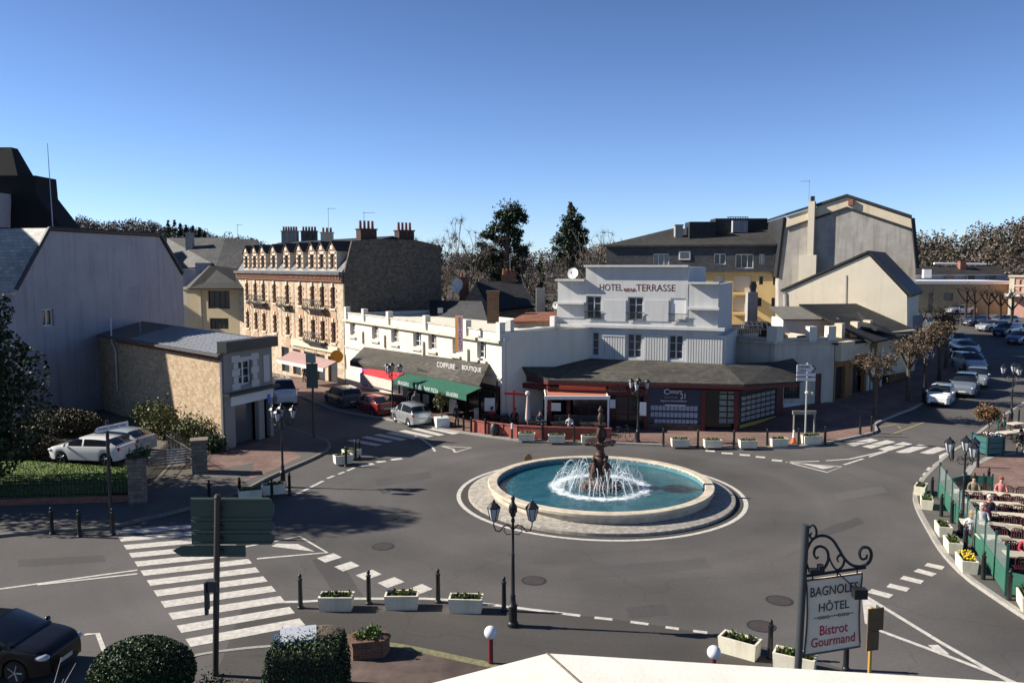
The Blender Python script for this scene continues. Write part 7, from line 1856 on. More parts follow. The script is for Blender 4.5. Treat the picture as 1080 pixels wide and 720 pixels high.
# ------------------------------------------------------------------ cars
m_tyre = plain("tyre_rubber", (.012, .012, .012), .85); m_alloy = plain("alloy_rim", (.30, .31, .33), .35, .7); m_carglass = plain("car_glass", (.012, .016, .022), .05, 0, .8)
m_lamp = plain("headlight", (.50, .52, .55), .1, .2); m_tail = plain("tail_light", (.25, .01, .012), .2); m_plate = plain("number_plate", (.55, .55, .5), .5); m_trimk = plain("black_trim", (.015, .015, .016), .6)
def paint(name, c, metal=.0): 
    return plain("paint_" + name, c, .28, metal, .5, 1.0) if name != "black" else plain("paint_black", (.004, .004, .005), .35, 0, .25, .25)
def car_proto(name, cat, L, W, H, m, hood=.95, ws=(1.0, 1.85), rear=(.12, .6), belt=(.70, .95, 1.0), wheel=.31, wb=.62):
    t = thing(name, "x", cat, (0, 0, -60))
    hl = L / 2; xr = [-hl + rear[0], -hl + rear[1]]; xf = [hl - ws[1], hl - ws[0]]     # rear glass base/top, windscreen top/base
    ax = [-L * wb / 2 - .02, L * wb / 2 - .06]; ra = wheel + .055
    xs = sorted(set([-hl + L * i / 72 for i in range(73)] + xr + xf + [-hl + .02, -hl + .06, hl - .02, hl - .06] + [-.06, .02]))
    def belt_z(x):
        if x > xf[1]: return belt[0] + (belt[1] - belt[0]) * ((hl - x) / (hl - xf[1])) ** .55
        return belt[1] + (belt[2] - belt[1]) * (xf[1] - x) / (xf[1] + hl)
    def top_z(x):
        bz = belt_z(x)
        if x >= xf[1]: return bz + .035
        if x >= xf[0]: s = (xf[1] - x) / (xf[1] - xf[0]); return bz + .035 + (H - .03 - bz) * (s ** .85)
        if x >= xr[1]: s = (x - xr[1]) / (xf[0] - xr[1]); return H - .03 + .03 * math.sin(math.pi * min(1, s * .9 + .1)) - .035 * (1 - s)
        if x >= xr[0]: s = (x - xr[0]) / (xr[1] - xr[0]); return bz + .02 + (H - .065 - bz - .02) * s ** .8
        return bz + .01
    P, G_ = MB(), {k: MB() for k in ("windscreen", "rear_window", "side_window")}
    rows = []
    for x in xs:
        e = abs(x) / hl; w = W / 2 * (1 - .22 * e ** 9 - .05 * e ** 2 if x > 0 else 1 - .10 * e ** 8 - .03 * e ** 2)
        zb = .20 + (.06 * max(0, e - .85) / .15)
        za = zb
        for a in ax:
            if abs(x - a) < ra: za = max(za, wheel + math.sqrt(max(0, ra * ra - (x - a) ** 2)))
        bz, tz = belt_z(x), top_z(x)
        end = min(1, (hl - abs(x)) / (.26 if x > 0 else .12)); sq = .82 + .18 * math.sqrt(max(0, end))
        bz2 = zb + (bz - zb) * (sq if x > 0 else .95 + .05 * sq); tz2 = zb + (tz - zb) * (sq if x > 0 else .96 + .04 * sq)
        za = min(za, bz2 - .12); wr = w * .94 - max(0, tz2 - bz2 - .05) * .30
        mid = max(za + .02, (zb + bz2) * .5)
        half = [(w * .70, max(zb, za - .0)), (w * .985, za), (w, max(mid, za + .01)), (w * .985, max(bz2 - .08, za + .03)), (w * .945, bz2), (wr if tz2 - bz2 > .08 else w * .86, max(bz2 + .005, tz2 - .07 if tz2 - bz2 > .12 else tz2 - .015)), ((wr if tz2 - bz2 > .08 else w * .8) * .82, tz2 - .012), (0, tz2)]
        rows.append([(x, -y, z) for y, z in half] + [(x, y, z) for y, z in half[-2::-1]])
    k = len(rows[0])
    for i in range(len(xs) - 1):
        xm = (xs[i] + xs[i + 1]) / 2
        for j in range(k - 1):
            q = [rows[i][j], rows[i + 1][j], rows[i + 1][j + 1], rows[i][j + 1]]; jj = min(j, k - 2 - j); dest = P
            if jj == 4 and xr[1] - .18 < xm < xf[1] - .42 and not -.06 < xm < .02: dest = G_["side_window"]
            elif jj in (5, 6) and xf[0] + .05 < xm < xf[1] - .04: dest = G_["windscreen"]
            elif jj in (5, 6) and xr[0] + .06 < xm < xr[1] - .05: dest = G_["rear_window"]
            dest.add(q, [(0, 1, 2, 3)])
    P.add(rows[0], [list(range(k))[::-1]]); P.add(rows[-1], [list(range(k))])
    def weld(mb):
        seen, mp, nv = {}, [], []
        for v in mb.v:
            kk = tuple(round(c, 4) for c in v)
            if kk not in seen: seen[kk] = len(nv); nv.append(v)
            mp.append(seen[kk])
        fs, ms = [], []
        for f, m_ in zip(mb.f, mb.m):
            g = []
            for i in f:
                if mp[i] not in g: g.append(mp[i])
            if len(g) > 2: fs.append(g); ms.append(m_)
        mb.v, mb.f, mb.m = nv, fs, ms; return mb
    body = weld(P).build("body", m, t, 48)
    for n_, mb in G_.items():
        if n_ == "side_window":
            for sgn in (-1, 1):
                s_ = MB()
                for f in mb.f:
                    if (mb.v[f[0]][1] > 0) == (sgn > 0): s_.add([mb.v[i] for i in f], [(0, 1, 2, 3)])
                weld(s_).build(n_, m_carglass, t, 40)
        else: weld(mb).build(n_, m_carglass, t, 40)
    b = MB(); b.box((0, 0, .36), (L * .93, W * .72, .34)); b.build("underbody", m_trimk, t)
    for a in ax:
        for s in (-1, 1):
            b = MB(); b.lathe([(wheel - .10, -.09), (wheel - .03, -.1), (wheel, -.07), (wheel, .07), (wheel - .03, .1), (wheel - .10, .09)], 22); b.v = [(x + a, z + s * (W / 2 - .12), y + wheel) for x, y, z in b.v]; wo = b.build("wheel", m_tyre, t, 40)
            b = MB(); b.lathe([(.001, .075), (.06, .085), (wheel - .12, .06), (wheel - .09, .088), (wheel - .09, .03)], 20); b.v = [(x + a, s * (z + W / 2 - .12), y + wheel) for x, y, z in b.v]
            for q in range(5): aa = q * 1.2566; b.tube([(a, s * (W / 2 - .035), wheel), (a + math.cos(aa) * (wheel - .1), s * (W / 2 - .035), wheel + math.sin(aa) * (wheel - .1))], .025, 5)
            b.build("rim", m_alloy, wo, 40)
    zb_ = belt[0]
    for s in (-1, 1):
        b = MB(); b.ball((hl - .20, s * W * .385, zb_ - .05), .19, 12, 0, (1.15, .75, .5)); b.build("headlight", m_lamp, t, 60)
        b = MB(); b.ball((-hl + .07, s * W * .405, belt[2] - .16), .15, 10, 0, (.55, .6, 1.25)); b.build("tail_light", m_tail, t, 60)
        b = MB(); b.ball((xf[1] - .28, s * (W / 2 + .06), belt[1] + .05), .11, 8, 0, (.6, 1, .75)); b.build("mirror", m, t, 60)
    for x, z in ((hl - .005, .42), (-hl + .005, .62)): b = MB(); b.box((x, 0, z), (.03, .5, .11)); b.build("number_plate", m_plate, t)
    b = MB(); b.box((hl - .03, 0, .30), (.08, W * .55, .12)); b.box((hl - .05, 0, zb_ - .1), (.06, W * .36, .07)); b.build("grille", m_trimk, t)
    return t
white = paint("white", (.72, .72, .70)); P_ = {"white": white, "ice": paint("pale_blue", (.42, .47, .52), .3), "silver": paint("silver", (.40, .42, .44), .5), "grey": paint("slate_grey", (.10, .115, .13), .4), "red": paint("dark_red", (.20, .012, .015)), "black": paint("black", (.008, .010, .016)), "blue": paint("steel_blue", (.13, .17, .24), .4), "greyblue": paint("grey_blue", (.22, .26, .30), .4), "dark": paint("dark_blue", (.02, .03, .06))}
KIND = {"hatch": car_proto("parked_car", "car", 4.0, 1.70, 1.47, white, .9, (.82, 1.78), (.10, .70), (.76, .97, 1.03)), "mini": car_proto("small_car", "car", 3.6, 1.64, 1.50, white, .8, (.72, 1.45), (.10, .5), (.72, .95, .98), .29), "mpv": car_proto("family_car", "car", 4.45, 1.82, 1.64, white, .9, (.95, 1.95), (.08, .42), (.76, 1.02, 1.06), .33), "van": car_proto("delivery_van", "van", 4.9, 1.92, 1.98, white, .7, (.75, 1.5), (.04, .16), (.82, 1.12, 1.16), .34), "sedan": car_proto("saloon_car", "car", 4.3, 1.76, 1.45, white, 1.0, (.92, 1.9), (.30, 1.0), (.76, .96, 1.03), .32)}
KT = {k: make_tree(o) for k, o in KIND.items()}; KU = set()
def car(kind, loc, rz, col, lab, group=None, tilt=0):
    o = KIND[kind]
    if kind not in KU:
        KU.add(kind); r = o; r.location = loc; r.rotation_euler.z = rz; r["label"] = lab
        if group: r["group"] = group
        if col != "white":
            for c in kids(r):
                if c.name.split('.')[0] in ("body", "mirror"): c.data = c.data.copy(); c.data.materials[0] = P_[col]
    else: r = copy_tree(o, loc, rz, lab, group, tree=KT[kind], swap={"body": P_[col], "mirror": P_[col]})
    r.rotation_euler.y = tilt
    return r
car("hatch", G(91, 489, .15) + Vector((-.1, .9, 0)), math.pi - .16, "white", "white hatchback nearest the iron fence on the garden drive").scale = (1.1, 1.04, .97)
car("hatch", G(112, 479, .15) + Vector((.2, .9, 0)), math.pi - .3, "ice", "pale blue white hatchback behind the white one on the garden drive")
car("sedan", G(-14, 712, 0) + Vector((-.1, .5, 0)), -.12, "black", "shiny black car cut by the left edge near the bottom")
car("van", G(297, 427, 0) + Vector((-.3, 1.5, 0)), R(-68), "white", "white van coming out from behind the corner shop")
ST = "cars parked along the shops"
car("mpv", G(362, 427.5, 0), R(123), "grey", "dark grey people carrier parked before the white shops", ST)
car("sedan", G(396, 435, 0), R(123), "red", "dark red car parked before the red awning", ST)
car("mini", G(433.5, 446, 0), R(123), "silver", "small silver hatchback parked before the green awning", ST)
UP = "cars parked up the climbing street"
for x, y, rz, kind, col, lab in ((990, 428, 235, "mini", "white", "white small car first in the row by the far right crossing"), (1016, 417, 236, "mpv", "greyblue", "grey blue people carrier second in the row up the street"), (1029, 407, 238, "hatch", "silver", "silver hatchback third in the row up the street"),
                                 (1026, 392, 262, "mpv", "ice", "pale blue people carrier fourth in the row up the street"), (1023, 383, 262, "hatch", "blue", "steel blue hatchback fifth in the row up the street"), (1021, 374.5, 262, "hatch", "white", "white hatchback sixth in the row up the street"), (1013, 366, 262, "sedan", "dark", "dark car farthest in the row behind the pollards")):
    q = GS(x, y); d = Vector((math.cos(R(rz)), math.sin(R(rz)), 0)); q = q - d * 1.0; q.z = gz(q.x, q.y); car(kind, q, R(rz), col, lab, UP)
FP = "cars parked far up the street"
for x, y, rz, kind, col, lab in ((1047, 349, 200, "hatch", "silver", "silver car parked under the dark pollards on the right"), (1029, 343, 205, "sedan", "dark", "dark car parked under the leftmost dark pollards"), (1062, 354, 215, "mpv", "dark", "dark people carrier at the right edge under the pollards"), (1077, 362, 215, "hatch", "blue", "blue car cut by the right edge up the street"),
                                 (1013, 331, 190, "sedan", "silver", "silver saloon parked in front of the long shed"), (993, 327, 185, "mpv", "white", "white van like car left of the silver saloon before the shed"), (1004, 328.5, 187, "hatch", "ice", "pale car between the white one and the silver saloon"), (985, 346, 250, "hatch", "blue", "blue car glimpsed between the dark trees by the fence"), (1058, 343, 200, "hatch", "greyblue", "grey blue car behind the silver one under the pollards")):
    q = GS(x, y); car(kind, q, R(rz), col, lab, FP)

# ------------------------------------------------------------------ people
def person(loc, rz, pose, shirt, legs, hair, lab, sex=0, parent=None):
    t = thing("person", lab, "person", loc, rz)
    sit = pose == "sit"
    V, E, Rr, reg = [], [], [], []
    def add(p, r, par=None, g=0):
        V.append(p); Rr.append(r); reg.append(g)
        if par is not None: E.append((par, len(V) - 1))
        return len(V) - 1
    z0 = .50 if sit else .92
    pel = add((0, 0, z0), .145, None, 1); wa = add((0, .02, z0 + .2), .125, pel, 0); chst = add((0, .01, z0 + .40), .15, wa, 0); nk0 = add((0, -.01, z0 + .54), .085, chst, 0); nk = add((0, -.0, z0 + .60), .052, nk0, 2); hd = add((0, .02, z0 + .68), .088, nk, 2); add((0, .015, z0 + .78), .088, hd, 2)
    for s in (-1, 1):
        sh = add((s * .18, 0, z0 + .49), .062, nk0, 0)
        el, wr_, ha = ((s * .24, .02, z0 + .22), (s * .20, .12, z0 + .02), (s * .19, .16, z0 - .07)) if not sit else ((s * .25, .08, z0 + .25), (s * .16, .32, z0 + .23), (s * .12, .40, z0 + .24))
        e = add(el, .047, sh, 0); w = add(wr_, .034, e, 0 if sex == 0 else 2); add(ha, .036, w, 2)
        hp = add((s * .10, 0, z0 - .02), .095, pel, 1)
        kn, an, to = ((s * .105, .03, .50), (s * .11, -.01 + (.1 if s > 0 else -.05), .09), (s * .12, .13 + (.1 if s > 0 else -.05), .045)) if not sit else ((s * .13, .42, .50), (s * .13, .45, .09), (s * .14, .58, .05))
        k = add(kn, .066, hp, 1); a = add(an, .045, k, 1); add(to, .042, a, 3)
    me = bpy.data.meshes.new("body"); me.from_pydata(V, E, []); o = bpy.data.objects.new("body", me); C.objects.link(o)
    sk = o.modifiers.new("s", 'SKIN'); sk.use_smooth_shade = True
    for i, v in enumerate(me.skin_vertices[0].data): v.radius = (Rr[i], Rr[i] * (.72 if i in (1, 2, 0) else 1)); v.use_root = i == 0
    ss_ = o.modifiers.new("u", 'SUBSURF'); ss_.levels = 1; ss_.render_levels = 1
    bpy.context.view_layer.update()
    nme = bpy.data.meshes.new_from_object(o.evaluated_get(bpy.context.evaluated_depsgraph_get())); bpy.data.objects.remove(o)
    nme.name = "body"; nme.materials.clear()
    for m_ in (shirt, legs, m_skin, m_shoe): nme.materials.append(m_)
    for p in nme.polygons:
        i = min(range(len(V)), key=lambda q: (Vector(V[q]) - p.center).length); p.material_index = reg[i]; p.use_smooth = True
    o = bpy.data.objects.new("body", nme); C.objects.link(o); o.parent = t
    b = MB(); b.ball((0, -.01, z0 + .79), .118, 12, 0, (.92, 1.02, .95)); b.v = [(x, y, z) if not (y > .055 and z < z0 + .80) else (x * .9, .05, z + .03) for x, y, z in b.v]
    if sex: b.ball((0, -.07, z0 + .66), .09, 8, 0, (1.1, .6, 1.5))
    b.build("hair", hair, t, 60)
    b = MB(); b.ball((0, .115, z0 + .73), .018, 6, 0, (1, 1.2, 1.4)); b.build("nose", m_skin, t, 60)
    b = MB()
    for s in (-1, 1): b.ball((s * .035, .098, z0 + .755), .011, 6)
    b.build("eyes", m_trimk, t, 60)
    return t
m_skin = plain("skin", (.42, .25, .18), .6); m_shoe = plain("dark_shoes", (.02, .018, .016), .6)
cl = lambda n, c: plain("cloth_" + n, c, .85)
blk, navy, jean, wht, redc, rose, khaki, grey_ = cl("black", (.014, .014, .016)), cl("navy", (.02, .025, .05)), cl("jeans", (.07, .11, .22)), cl("white", (.55, .55, .56)), cl("red", (.42, .03, .06)), cl("rose", (.45, .16, .16)), cl("khaki", (.2, .17, .11)), cl("grey", (.15, .15, .16))
hb, hbl, hw_, hr = cl("dark_hair", (.018, .012, .008)), cl("blond_hair", (.30, .20, .09)), cl("white_hair", (.55, .53, .5)), cl("red_hair", (.25, .07, .035))
person(GS(482, 452.5), R(150), "stand", blk, blk, hb, "person in dark clothes standing on the shop crossing behind the silver hatchback")
person(GS(414, 437, .12) + Vector((1.2, .8, 0)), R(30), "stand", blk, navy, hb, "person in black standing behind the dark red parked car")
person(GS(422, 439.5, .12) + Vector((1.0, .8, 0)), R(200), "stand", grey_, jean, hw_, "person in a grey top beside the person in black, before the green awning")
person(GS(321, 404), R(160), "stand", navy, blk, hb, "person standing under the pink cafe awning")
# ------------------------------------------------------------------ restaurant terrace with the green fence
m_green = plain("green_enamel", (.012, .075, .055), .4); m_green_l = plain("green_panel", (.035, .13, .09), .45); m_screen = plain("screen_glass", (.5, .6, .58), .08, 0, .5, 0, None, .16)
tA, tB = GS(990, 526, .12), GS(1060.5, 628, .12); tC = GS(1018, 518, .12); tC2 = GS(1046, 520, .12); tD = GS(1115, 640, .12)
fz = thing("terrace_fence", "green terrace fence of low panels and tall posts along the right kerb", "fence", tA)
def fence_run(a, c, n, posts=True, hgt=1.75):
    w = Wall(a, c); z = .12
    for i in range(n):
        t0, t1 = w.L * i / n + .04, w.L * (i + 1) / n - .04
        b = MB(); w.box(b, t0, t1, -.02, .02, z + .08, z + .82); part(b, "panel", m_green_l, fz)
        if posts: b = MB(); w.box(b, t0, t1, -.008, .008, z + .84, z + hgt - .15); part(b, "glass_screen", m_screen, fz)
    for i in range(n + 1):
        t = w.L * i / n; b = MB(); w.box(b, t - .035, t + .035, -.04, .04, z - .05, z + (hgt if posts else .95)); part(b, "post", m_green, fz)
fence_run(tA, tB, 8); fence_run(tC, tC2, 3, False); fence_run(tB + Vector((.1, -.02, 0)), tD, 3, False); fence_run(tA + Vector((.06, .12, 0)), tC, 1, False); settle(fz)
m_table = mat("cream_tabletop", (.60, .55, .42), .5, .1, 4); m_chair = plain("burgundy_wicker", (.055, .010, .013), .6); m_chair_bk = plain("black_chair", (.02, .02, .02), .5); m_tableleg = plain("table_leg", (.03, .03, .03), .5, .3)
def table_proto(name, m):
    t = thing(name, "x", "table", (0, 0, -70)); b = MB(); b.box((0, 0, .735), (1.15, .7, .035)); b.build("tabletop", m, t)
    for s in (-.42, .42): b = MB(); b.tube([(s, 0, .02), (s, 0, .72)], .03, 6); b.box((s, 0, .02), (.08, .5, .04)); b.build("leg", m_tableleg, t)
    return t
def chair_proto(name, m):
    t = thing(name, "x", "chair", (0, 0, -70)); b = MB(); b.box((0, 0, .45), (.44, .44, .05)); b.build("seat", m, t)
    b = MB(); b.tube([(-.2, -.21, .45), (-.21, -.25, .85), (-.12, -.27, .93), (.12, -.27, .93), (.21, -.25, .85), (.2, -.21, .45)], .022, 6)
    for i in range(4): x = -.12 + i * .08; b.tube([(x, -.22, .48), (x, -.265, .92)], .014, 4)
    b.build("backrest", m, t)
    for x in (-.19, .19):
        for y in (-.19, .19): b = MB(); b.tube([(x, y, .43), (x * 1.1, y * 1.12, 0)], .018, 5); b.build("leg", m, t)
    return t
tp_, cp2 = table_proto("terrace_table", m_table), chair_proto("terrace_chair", m_chair); tt_, ct_ = make_tree(tp_), make_tree(cp2); U = {"t": False, "c": False}
def place(o, key, tree, loc, rz, lab, group):
    if not U[key]: U[key] = True; o.location = loc; o.rotation_euler.z = rz; o["label"] = lab; o["group"] = group; return o
    return copy_tree(o, loc, rz, lab, group, tree=tree)
u_ = (tB - tA); u_.z = 0; u_.normalize(); ang = math.atan2(u_.y, u_.x) + HALF
TB = [(1050, 520.5, "farthest on the terrace by its far edge"), (1076, 523, "at the far edge on the right"), (1062, 531.5, "in the second row from the far edge"), (1084, 535, "second row, cut by the right edge"), (1073, 543.5, "in the third row at the right"), (1061, 554.5, "in the middle right of the terrace"), (1081, 558, "mid terrace, cut by the right edge"), (1049, 567, "in the fourth row behind the fence's glass"), (1070, 571, "fourth row at the right"),
      (1079, 585, "nearest, beside the person in red"), (1021, 519, "narrow one close to the fence's far end"), (1028, 529, "close to the fence, second from its far end"), (1041, 541.5, "where the person in the dark jacket sits"), (1030, 551, "close to the fence where the person in white sits")]
SEAT = {12: [(navy, jean, hw_, "white haired person in a dark jacket seated mid terrace"), (redc, navy, hr, "red haired person seated opposite the white haired one")], 13: [(wht, khaki, hw_, "person in white seated against the green fence"), (wht, jean, hbl, "blond person in pale clothes seated beside the fence")], 9: [(redc, blk, hb, "person in bright red seated at the near right table")], 0: [(rose, blk, hr, "person in rose seated at the terrace's far edge")], 10: [(khaki, khaki, hb, "person in beige seated at the fence's far end")]}
for i, (x, y, where) in enumerate(TB):
    q = G(x, y, .12 + .74); q.z = .13; rz = ang + .05 * ((i * 7) % 5 - 2)
    place(tp_, "t", tt_, q, rz, "cream terrace table " + where, "cream tables on the restaurant terrace")
    ex, ey = Vector((math.cos(rz), math.sin(rz), 0)), Vector((-math.sin(rz), math.cos(rz), 0)); k = 0
    for sx, sy in ((-.28, 1), (.28, 1), (-.28, -1), (.28, -1)):
        p = q + ex * sx + ey * sy * .62; sit_ = SEAT.get(i, [])
        place(cp2, "c", ct_, p, rz + (math.pi if sy > 0 else 0), "dark red chair at the table " + where, "dark red chairs on the restaurant terrace")
        if (sx > 0) == (sy > 0) and k < len(sit_): s_ = sit_[k]; k += 1; person(p - Vector((0, 0, .0)) - ey * 0, rz + (math.pi if sy > 0 else 0), "sit", *s_[:3], s_[3], i % 2)
# the second terrace corner beyond the boxed tree
for i, (x, y, lab) in enumerate(((1070, 462, "white clothed table beyond the boxed tree"), (1062, 472, "white clothed table just right of the boxed tree"), (1080, 470, "white clothed table cut by the right edge beyond the boxed tree"))):
    q = G(x, y - 4, .12); r = place(tp_, "t", tt_, q, .4, lab, "tables beyond the boxed tree")
    for s in (-1, 1): place(cp2, "c", ct_, q + Vector((.3, s * .65, 0)), .4 + (math.pi if s > 0 else 0), "dark chair at the " + lab, "chairs beyond the boxed tree")
person(G(1058, 462, .12), .5, "sit", blk, blk, hb, "person in black seated beyond the boxed tree"); person(G(1076, 477, .12), 2.5, "sit", blk, khaki, hb, "person in black and beige seated right of the boxed tree")
for x, y, lab in ((1052, 463, "slim dark post right of the boxed tree"), (1058, 464, "second slim dark post right of the boxed tree"), (1074, 452, "slim dark post near the right edge beyond the boxed tree")):
    t = thing("screen_post", lab, "post", G(x, y, .12), group="slim posts beyond the boxed tree"); b = MB(); b.tube([(0, 0, 0), (0, 0, 1.3)], .05, 6); b.build("shaft", m_green, t)
# boxed tree
q = G(1041, 478.5, .12); t = thing("boxed_tree", "clipped reddish green tree in a big blue green slatted box by the terrace", "tree", q, .25)
b = MB()
for k in range(4):
    for r in range(3): b.box((math.cos(k * HALF) * .56, math.sin(k * HALF) * .56, .28 + r * .33), (.05, 1.05, .30) if k % 2 == 0 else (1.05, .05, .30))
part(b, "box", plain("blue_green_box", (.02, .10, .105), .5), t)
b = MB()
for a in (-1, 1):
    for c in (-1, 1): b.box((a * .57, c * .57, .6), (.11, .11, 1.2))
part(b, "corner_post", plain("dark_green_post", (.012, .05, .05), .5), t)
b = MB(); b.poly([(-.53, -.53, 1.02), (.53, -.53, 1.02), (.53, .53, 1.02), (-.53, .53, 1.02)]); b.build("soil", m_soil, t)
b = MB(); b.tube([(0, 0, 1), (.03, 0, 1.6), (0, 0, 2.3)], [.05, .04, .03], 6); b.build("trunk", m_bark, t)
b = MB(); foliage(b, (0, 0, 2.35), (.72, .72, .42), 2200, .12, rt_, 22, .45, 0, .3); foliage(b, (0, 0, 1.1), (.5, .5, .15), 500, .1, rt_, 10, .5); b.build("crown", leaf_mat("photinia", (.045, .07, .018), (.24, .085, .05), 2.5), t)
b = MB()
for _ in range(26): b.ball((rt_.uniform(-.45, .45), rt_.uniform(-.5, .1), rt_.uniform(1.15, 1.32)), .045, 5)
o = b.build("flowers", m_wb, t); o["kind"] = "stuff"

# ------------------------------------------------------------------ red terrace before the shops
rw_ = thing("terrace_wall", "low brick red terrace wall in sections along the shop kerb", "wall", GS(497, 456))
pts = [(495.5, 456), (511.5, 458.3), (531, 460.8), (546, 462.6), (572, 464), (605, 465), (646, 466)]
for (x0, y0), (x1, y1) in zip(pts, pts[1:]):
    a, c = G(x0 + .6, y0, .12), G(x1 - .6, y1, .12); a.y += .35; c.y += .35; w = Wall(a, c); b = MB(); w.box(b, 0, w.L, -.1, 0, .05, .86); w.box(b, -.02, w.L + .02, -.14, .04, .861, .92); part(b, "panel", m_red_low, rw_)
settle(rw_)
pgl = thing("white_pergola", "white framed terrace shelter with a flat roof awning behind the fountain", "pergola", G(609, 456, .12))
pf = Vector((0, 0, 0)); x0, x1 = Xat(576, 53.6) - pgl.location.x, Xat(642.5, 53.6) - pgl.location.x; yb_ = 53.6 - pgl.location.y; zt = Zat(417.5, 53.6) - .12
b = MB(); b.box(((x0 + x1) / 2, yb_, zt - .11), (x1 - x0 + .2, .16, .22)); b.build("beam", m_white_frame, pgl)
for x in (x0, x1): b = MB(); b.box((x, yb_, (zt - .22) / 2), (.11, .11, zt - .22)); b.build("post", m_white_frame, pgl)
for x in (x0, x1): b = MB(); b.tube([(x, yb_, zt - .1), (x, yb_ + 2.2, zt + .15)], .05, 6); b.build("rail", m_white_frame, pgl)
b = MB(); b.extrude([(x0, yb_ + .1, zt - .12), (x1, yb_ + .1, zt - .12), (x1, yb_ + 2.2, zt + .12), (x0, yb_ + 2.2, zt + .12)], (0, 0, .03)); b.build("awning", mat("orange_cloth", (.45, .17, .10), .85, .1, 4), pgl)
b = MB(); b.box(((x0 + x1) / 2 + .2, yb_ + .35, .55), (x1 - x0 - .7, .06, .95)); b.build("screen", plain("dark_screen", (.03, .028, .026), .5), pgl)
fr = thing("red_frame", "bright red wooden frame with a cross beam among the terrace chairs", "frame", G(545, 452, .12)); d_ = fr.location.y; b = MB(); zz_ = lambda y: Zat(y, d_) - .12; xx = lambda x: Xat(x, d_) - fr.location.x
b.box((xx(542), 0, zz_(411) / 2), (.14, .14, zz_(411))); b.box((xx(556), 0, zz_(416) / 2), (.12, .12, zz_(416))); b.box(((xx(532) + xx(558)) / 2, -.08, zz_(415)), (xx(558) - xx(532), .1, .16), 0, 0, 0, .06); b.build("frame", plain("bright_red", (.40, .025, .03), .5), fr)
ps = thing("closed_parasol", "closed pale parasol with a round lamp like top beside the red frame", "parasol", G(556.5, 456, .12)); d_ = ps.location.y; b = MB(); b.lathe([(.05, 0), (.04, .8)], 8); b.build("pole", m_white_frame, ps); b = MB(); zt = Zat(413, d_) - .12; b.lathe([(.10, .75), (.17, .9), (.15, 1.3), (.11, 1.8), (.06, zt - .25)], 10); b.build("canopy", plain("faded_canvas", (.46, .36, .33), .9), ps); b = MB(); b.ball((0, 0, zt - .1), .17, 10); b.build("top", plain("pale_top", (.5, .5, .48), .6), ps)
bc, btb = chair_proto("cafe_chair", m_chair_bk), table_proto("cafe_table", m_tableleg); U.update(bc=False, bt=False); bct, btt = make_tree(bc), make_tree(btb)
for i, (x, y, lab) in enumerate(((516, 448, "dark cafe table left among the red wall's terrace"), (528, 450, "dark cafe table centre left behind the red wall"), (538, 453, "dark cafe table below the red frame"), (567, 456, "dark cafe table left of the white pergola"), (590, 457, "dark cafe table inside the pergola's left half"), (622, 458, "dark cafe table inside the pergola's right half"))):
    q = G(x, y, .12); place(btb, "bt", btt, q, .2, lab, "dark cafe tables")
    for s in (-1, 1):
        for dx in (-.3, .3): place(bc, "bc", bct, q + Vector((dx, s * .62, 0)), (math.pi if s > 0 else 0) + .2, "black cafe chair at the " + lab, "black cafe chairs")
for x, y, rz, sh_, lg_, h_, lab in ((519, 448, .5, redc, blk, hb, "person in red seated at the leftmost cafe table"), (543, 453, 2.5, blk, blk, hb, "person in black seated under the red frame"), (570, 456, 3.4, navy, jean, hb, "person in navy seated left of the pergola"), (600, 457, 0.2, wht, blk, hb, "person in white seated inside the pergola")):
    person(G(x, y, .12) + Vector((.0, -.62 if rz < 1 else .62, 0)), 0 if rz < 1 else math.pi, "sit", sh_, lg_, h_, lab)
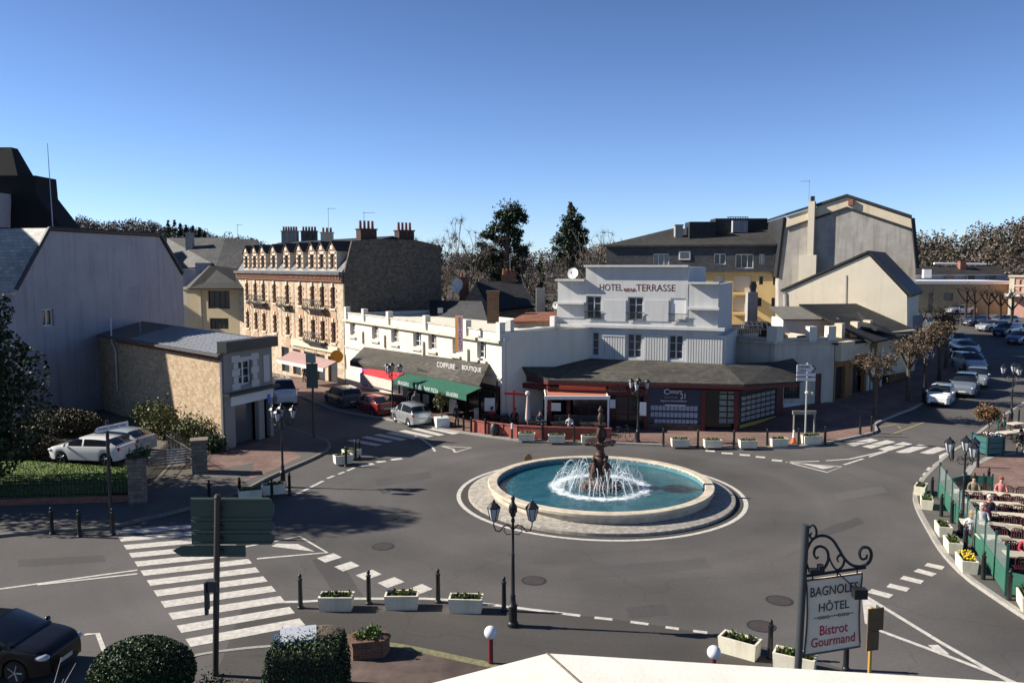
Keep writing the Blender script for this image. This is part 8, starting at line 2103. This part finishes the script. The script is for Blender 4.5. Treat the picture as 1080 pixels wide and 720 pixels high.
# topiary ball
q = G(466, 449.5, .12); t = thing("topiary_tree", "ball clipped brownish green tree in a pale box before the green awning", "tree", q, .3); b = MB(); b.box((0, 0, .32), (.9, .9, .64)); part(b, "box", m_panel, t); b = MB(); b.tube([(0, 0, .6), (0, 0, 1.4)], .05, 6); b.build("trunk", m_bark, t); b = MB(); foliage(b, (0, 0, 1.75), (.62, .62, .5), 1800, .11, rt_, 30, .4, 0, .5); b.build("crown", leaf_mat("topiary_leaves", (.05, .05, .018), (.15, .13, .05), 2), t)
for x, y, lab, m_ in ((500, 447, "square pale post at the end of the green awning", m_conc),):
    t = thing("concrete_post", lab, "post", G(x + 23, y + 5, .12) * 0 + G(502.5, 452, .12)); b = MB(); b.box((0, 0, .7), (.3, .3, 1.4)); part(b, "shaft", m_, t)
t = thing("menu_easel", "white menu board standing before the dark glazing behind the green awning's end", "sign", G(507, 451, .12) + Vector((.6, .5, 0))); b = MB(); b.box((0, 0, 1.5), (.7, .05, .9)); b.build("board", m_panel, t); b = MB(); b.tube([(-.3, 0, 0), (-.3, 0, 1.2)], .03, 5); b.tube([(.3, 0, 0), (.3, 0, 1.2)], .03, 5); b.build("leg", m_iron, t)
# bicycle by the pergola
t = thing("bicycle", "dark bicycle parked right of the white pergola", "bicycle", G(656, 465.5, .12), .1)
for x in (-.52, .52):
    b = MB(); b.tube([(x + .33 * math.cos(a * math.pi / 10), 0, .34 + .33 * math.sin(a * math.pi / 10)) for a in range(21)], .02, 5); 
    for a in range(6): b.tube([(x, 0, .34), (x + .32 * math.cos(a * 1.047), 0, .34 + .32 * math.sin(a * 1.047))], .006, 3)
    b.build("wheel", m_tyre, t)
b = MB()
for p, q in (((-.52, 0, .34), (-.08, 0, .32)), ((-.08, 0, .32), (.36, 0, .78)), ((-.2, 0, .82), (.36, 0, .78)), ((-.2, 0, .88), (-.08, 0, .32)), ((-.52, 0, .34), (-.2, 0, .82)), ((.52, 0, .34), (.34, 0, .95))): b.tube([p, q], .022, 5)
b.build("frame", m_dark_metal, t); b = MB(); b.tube([(.28, -.26, 1.0), (.36, 0, .96), (.28, .26, 1.0)], .018, 5); b.build("handlebar", m_iron, t); b = MB(); b.box((-.22, 0, .91), (.26, .14, .06)); b.build("saddle", m_trimk, t)
for pr in (proto for proto in ()): pass
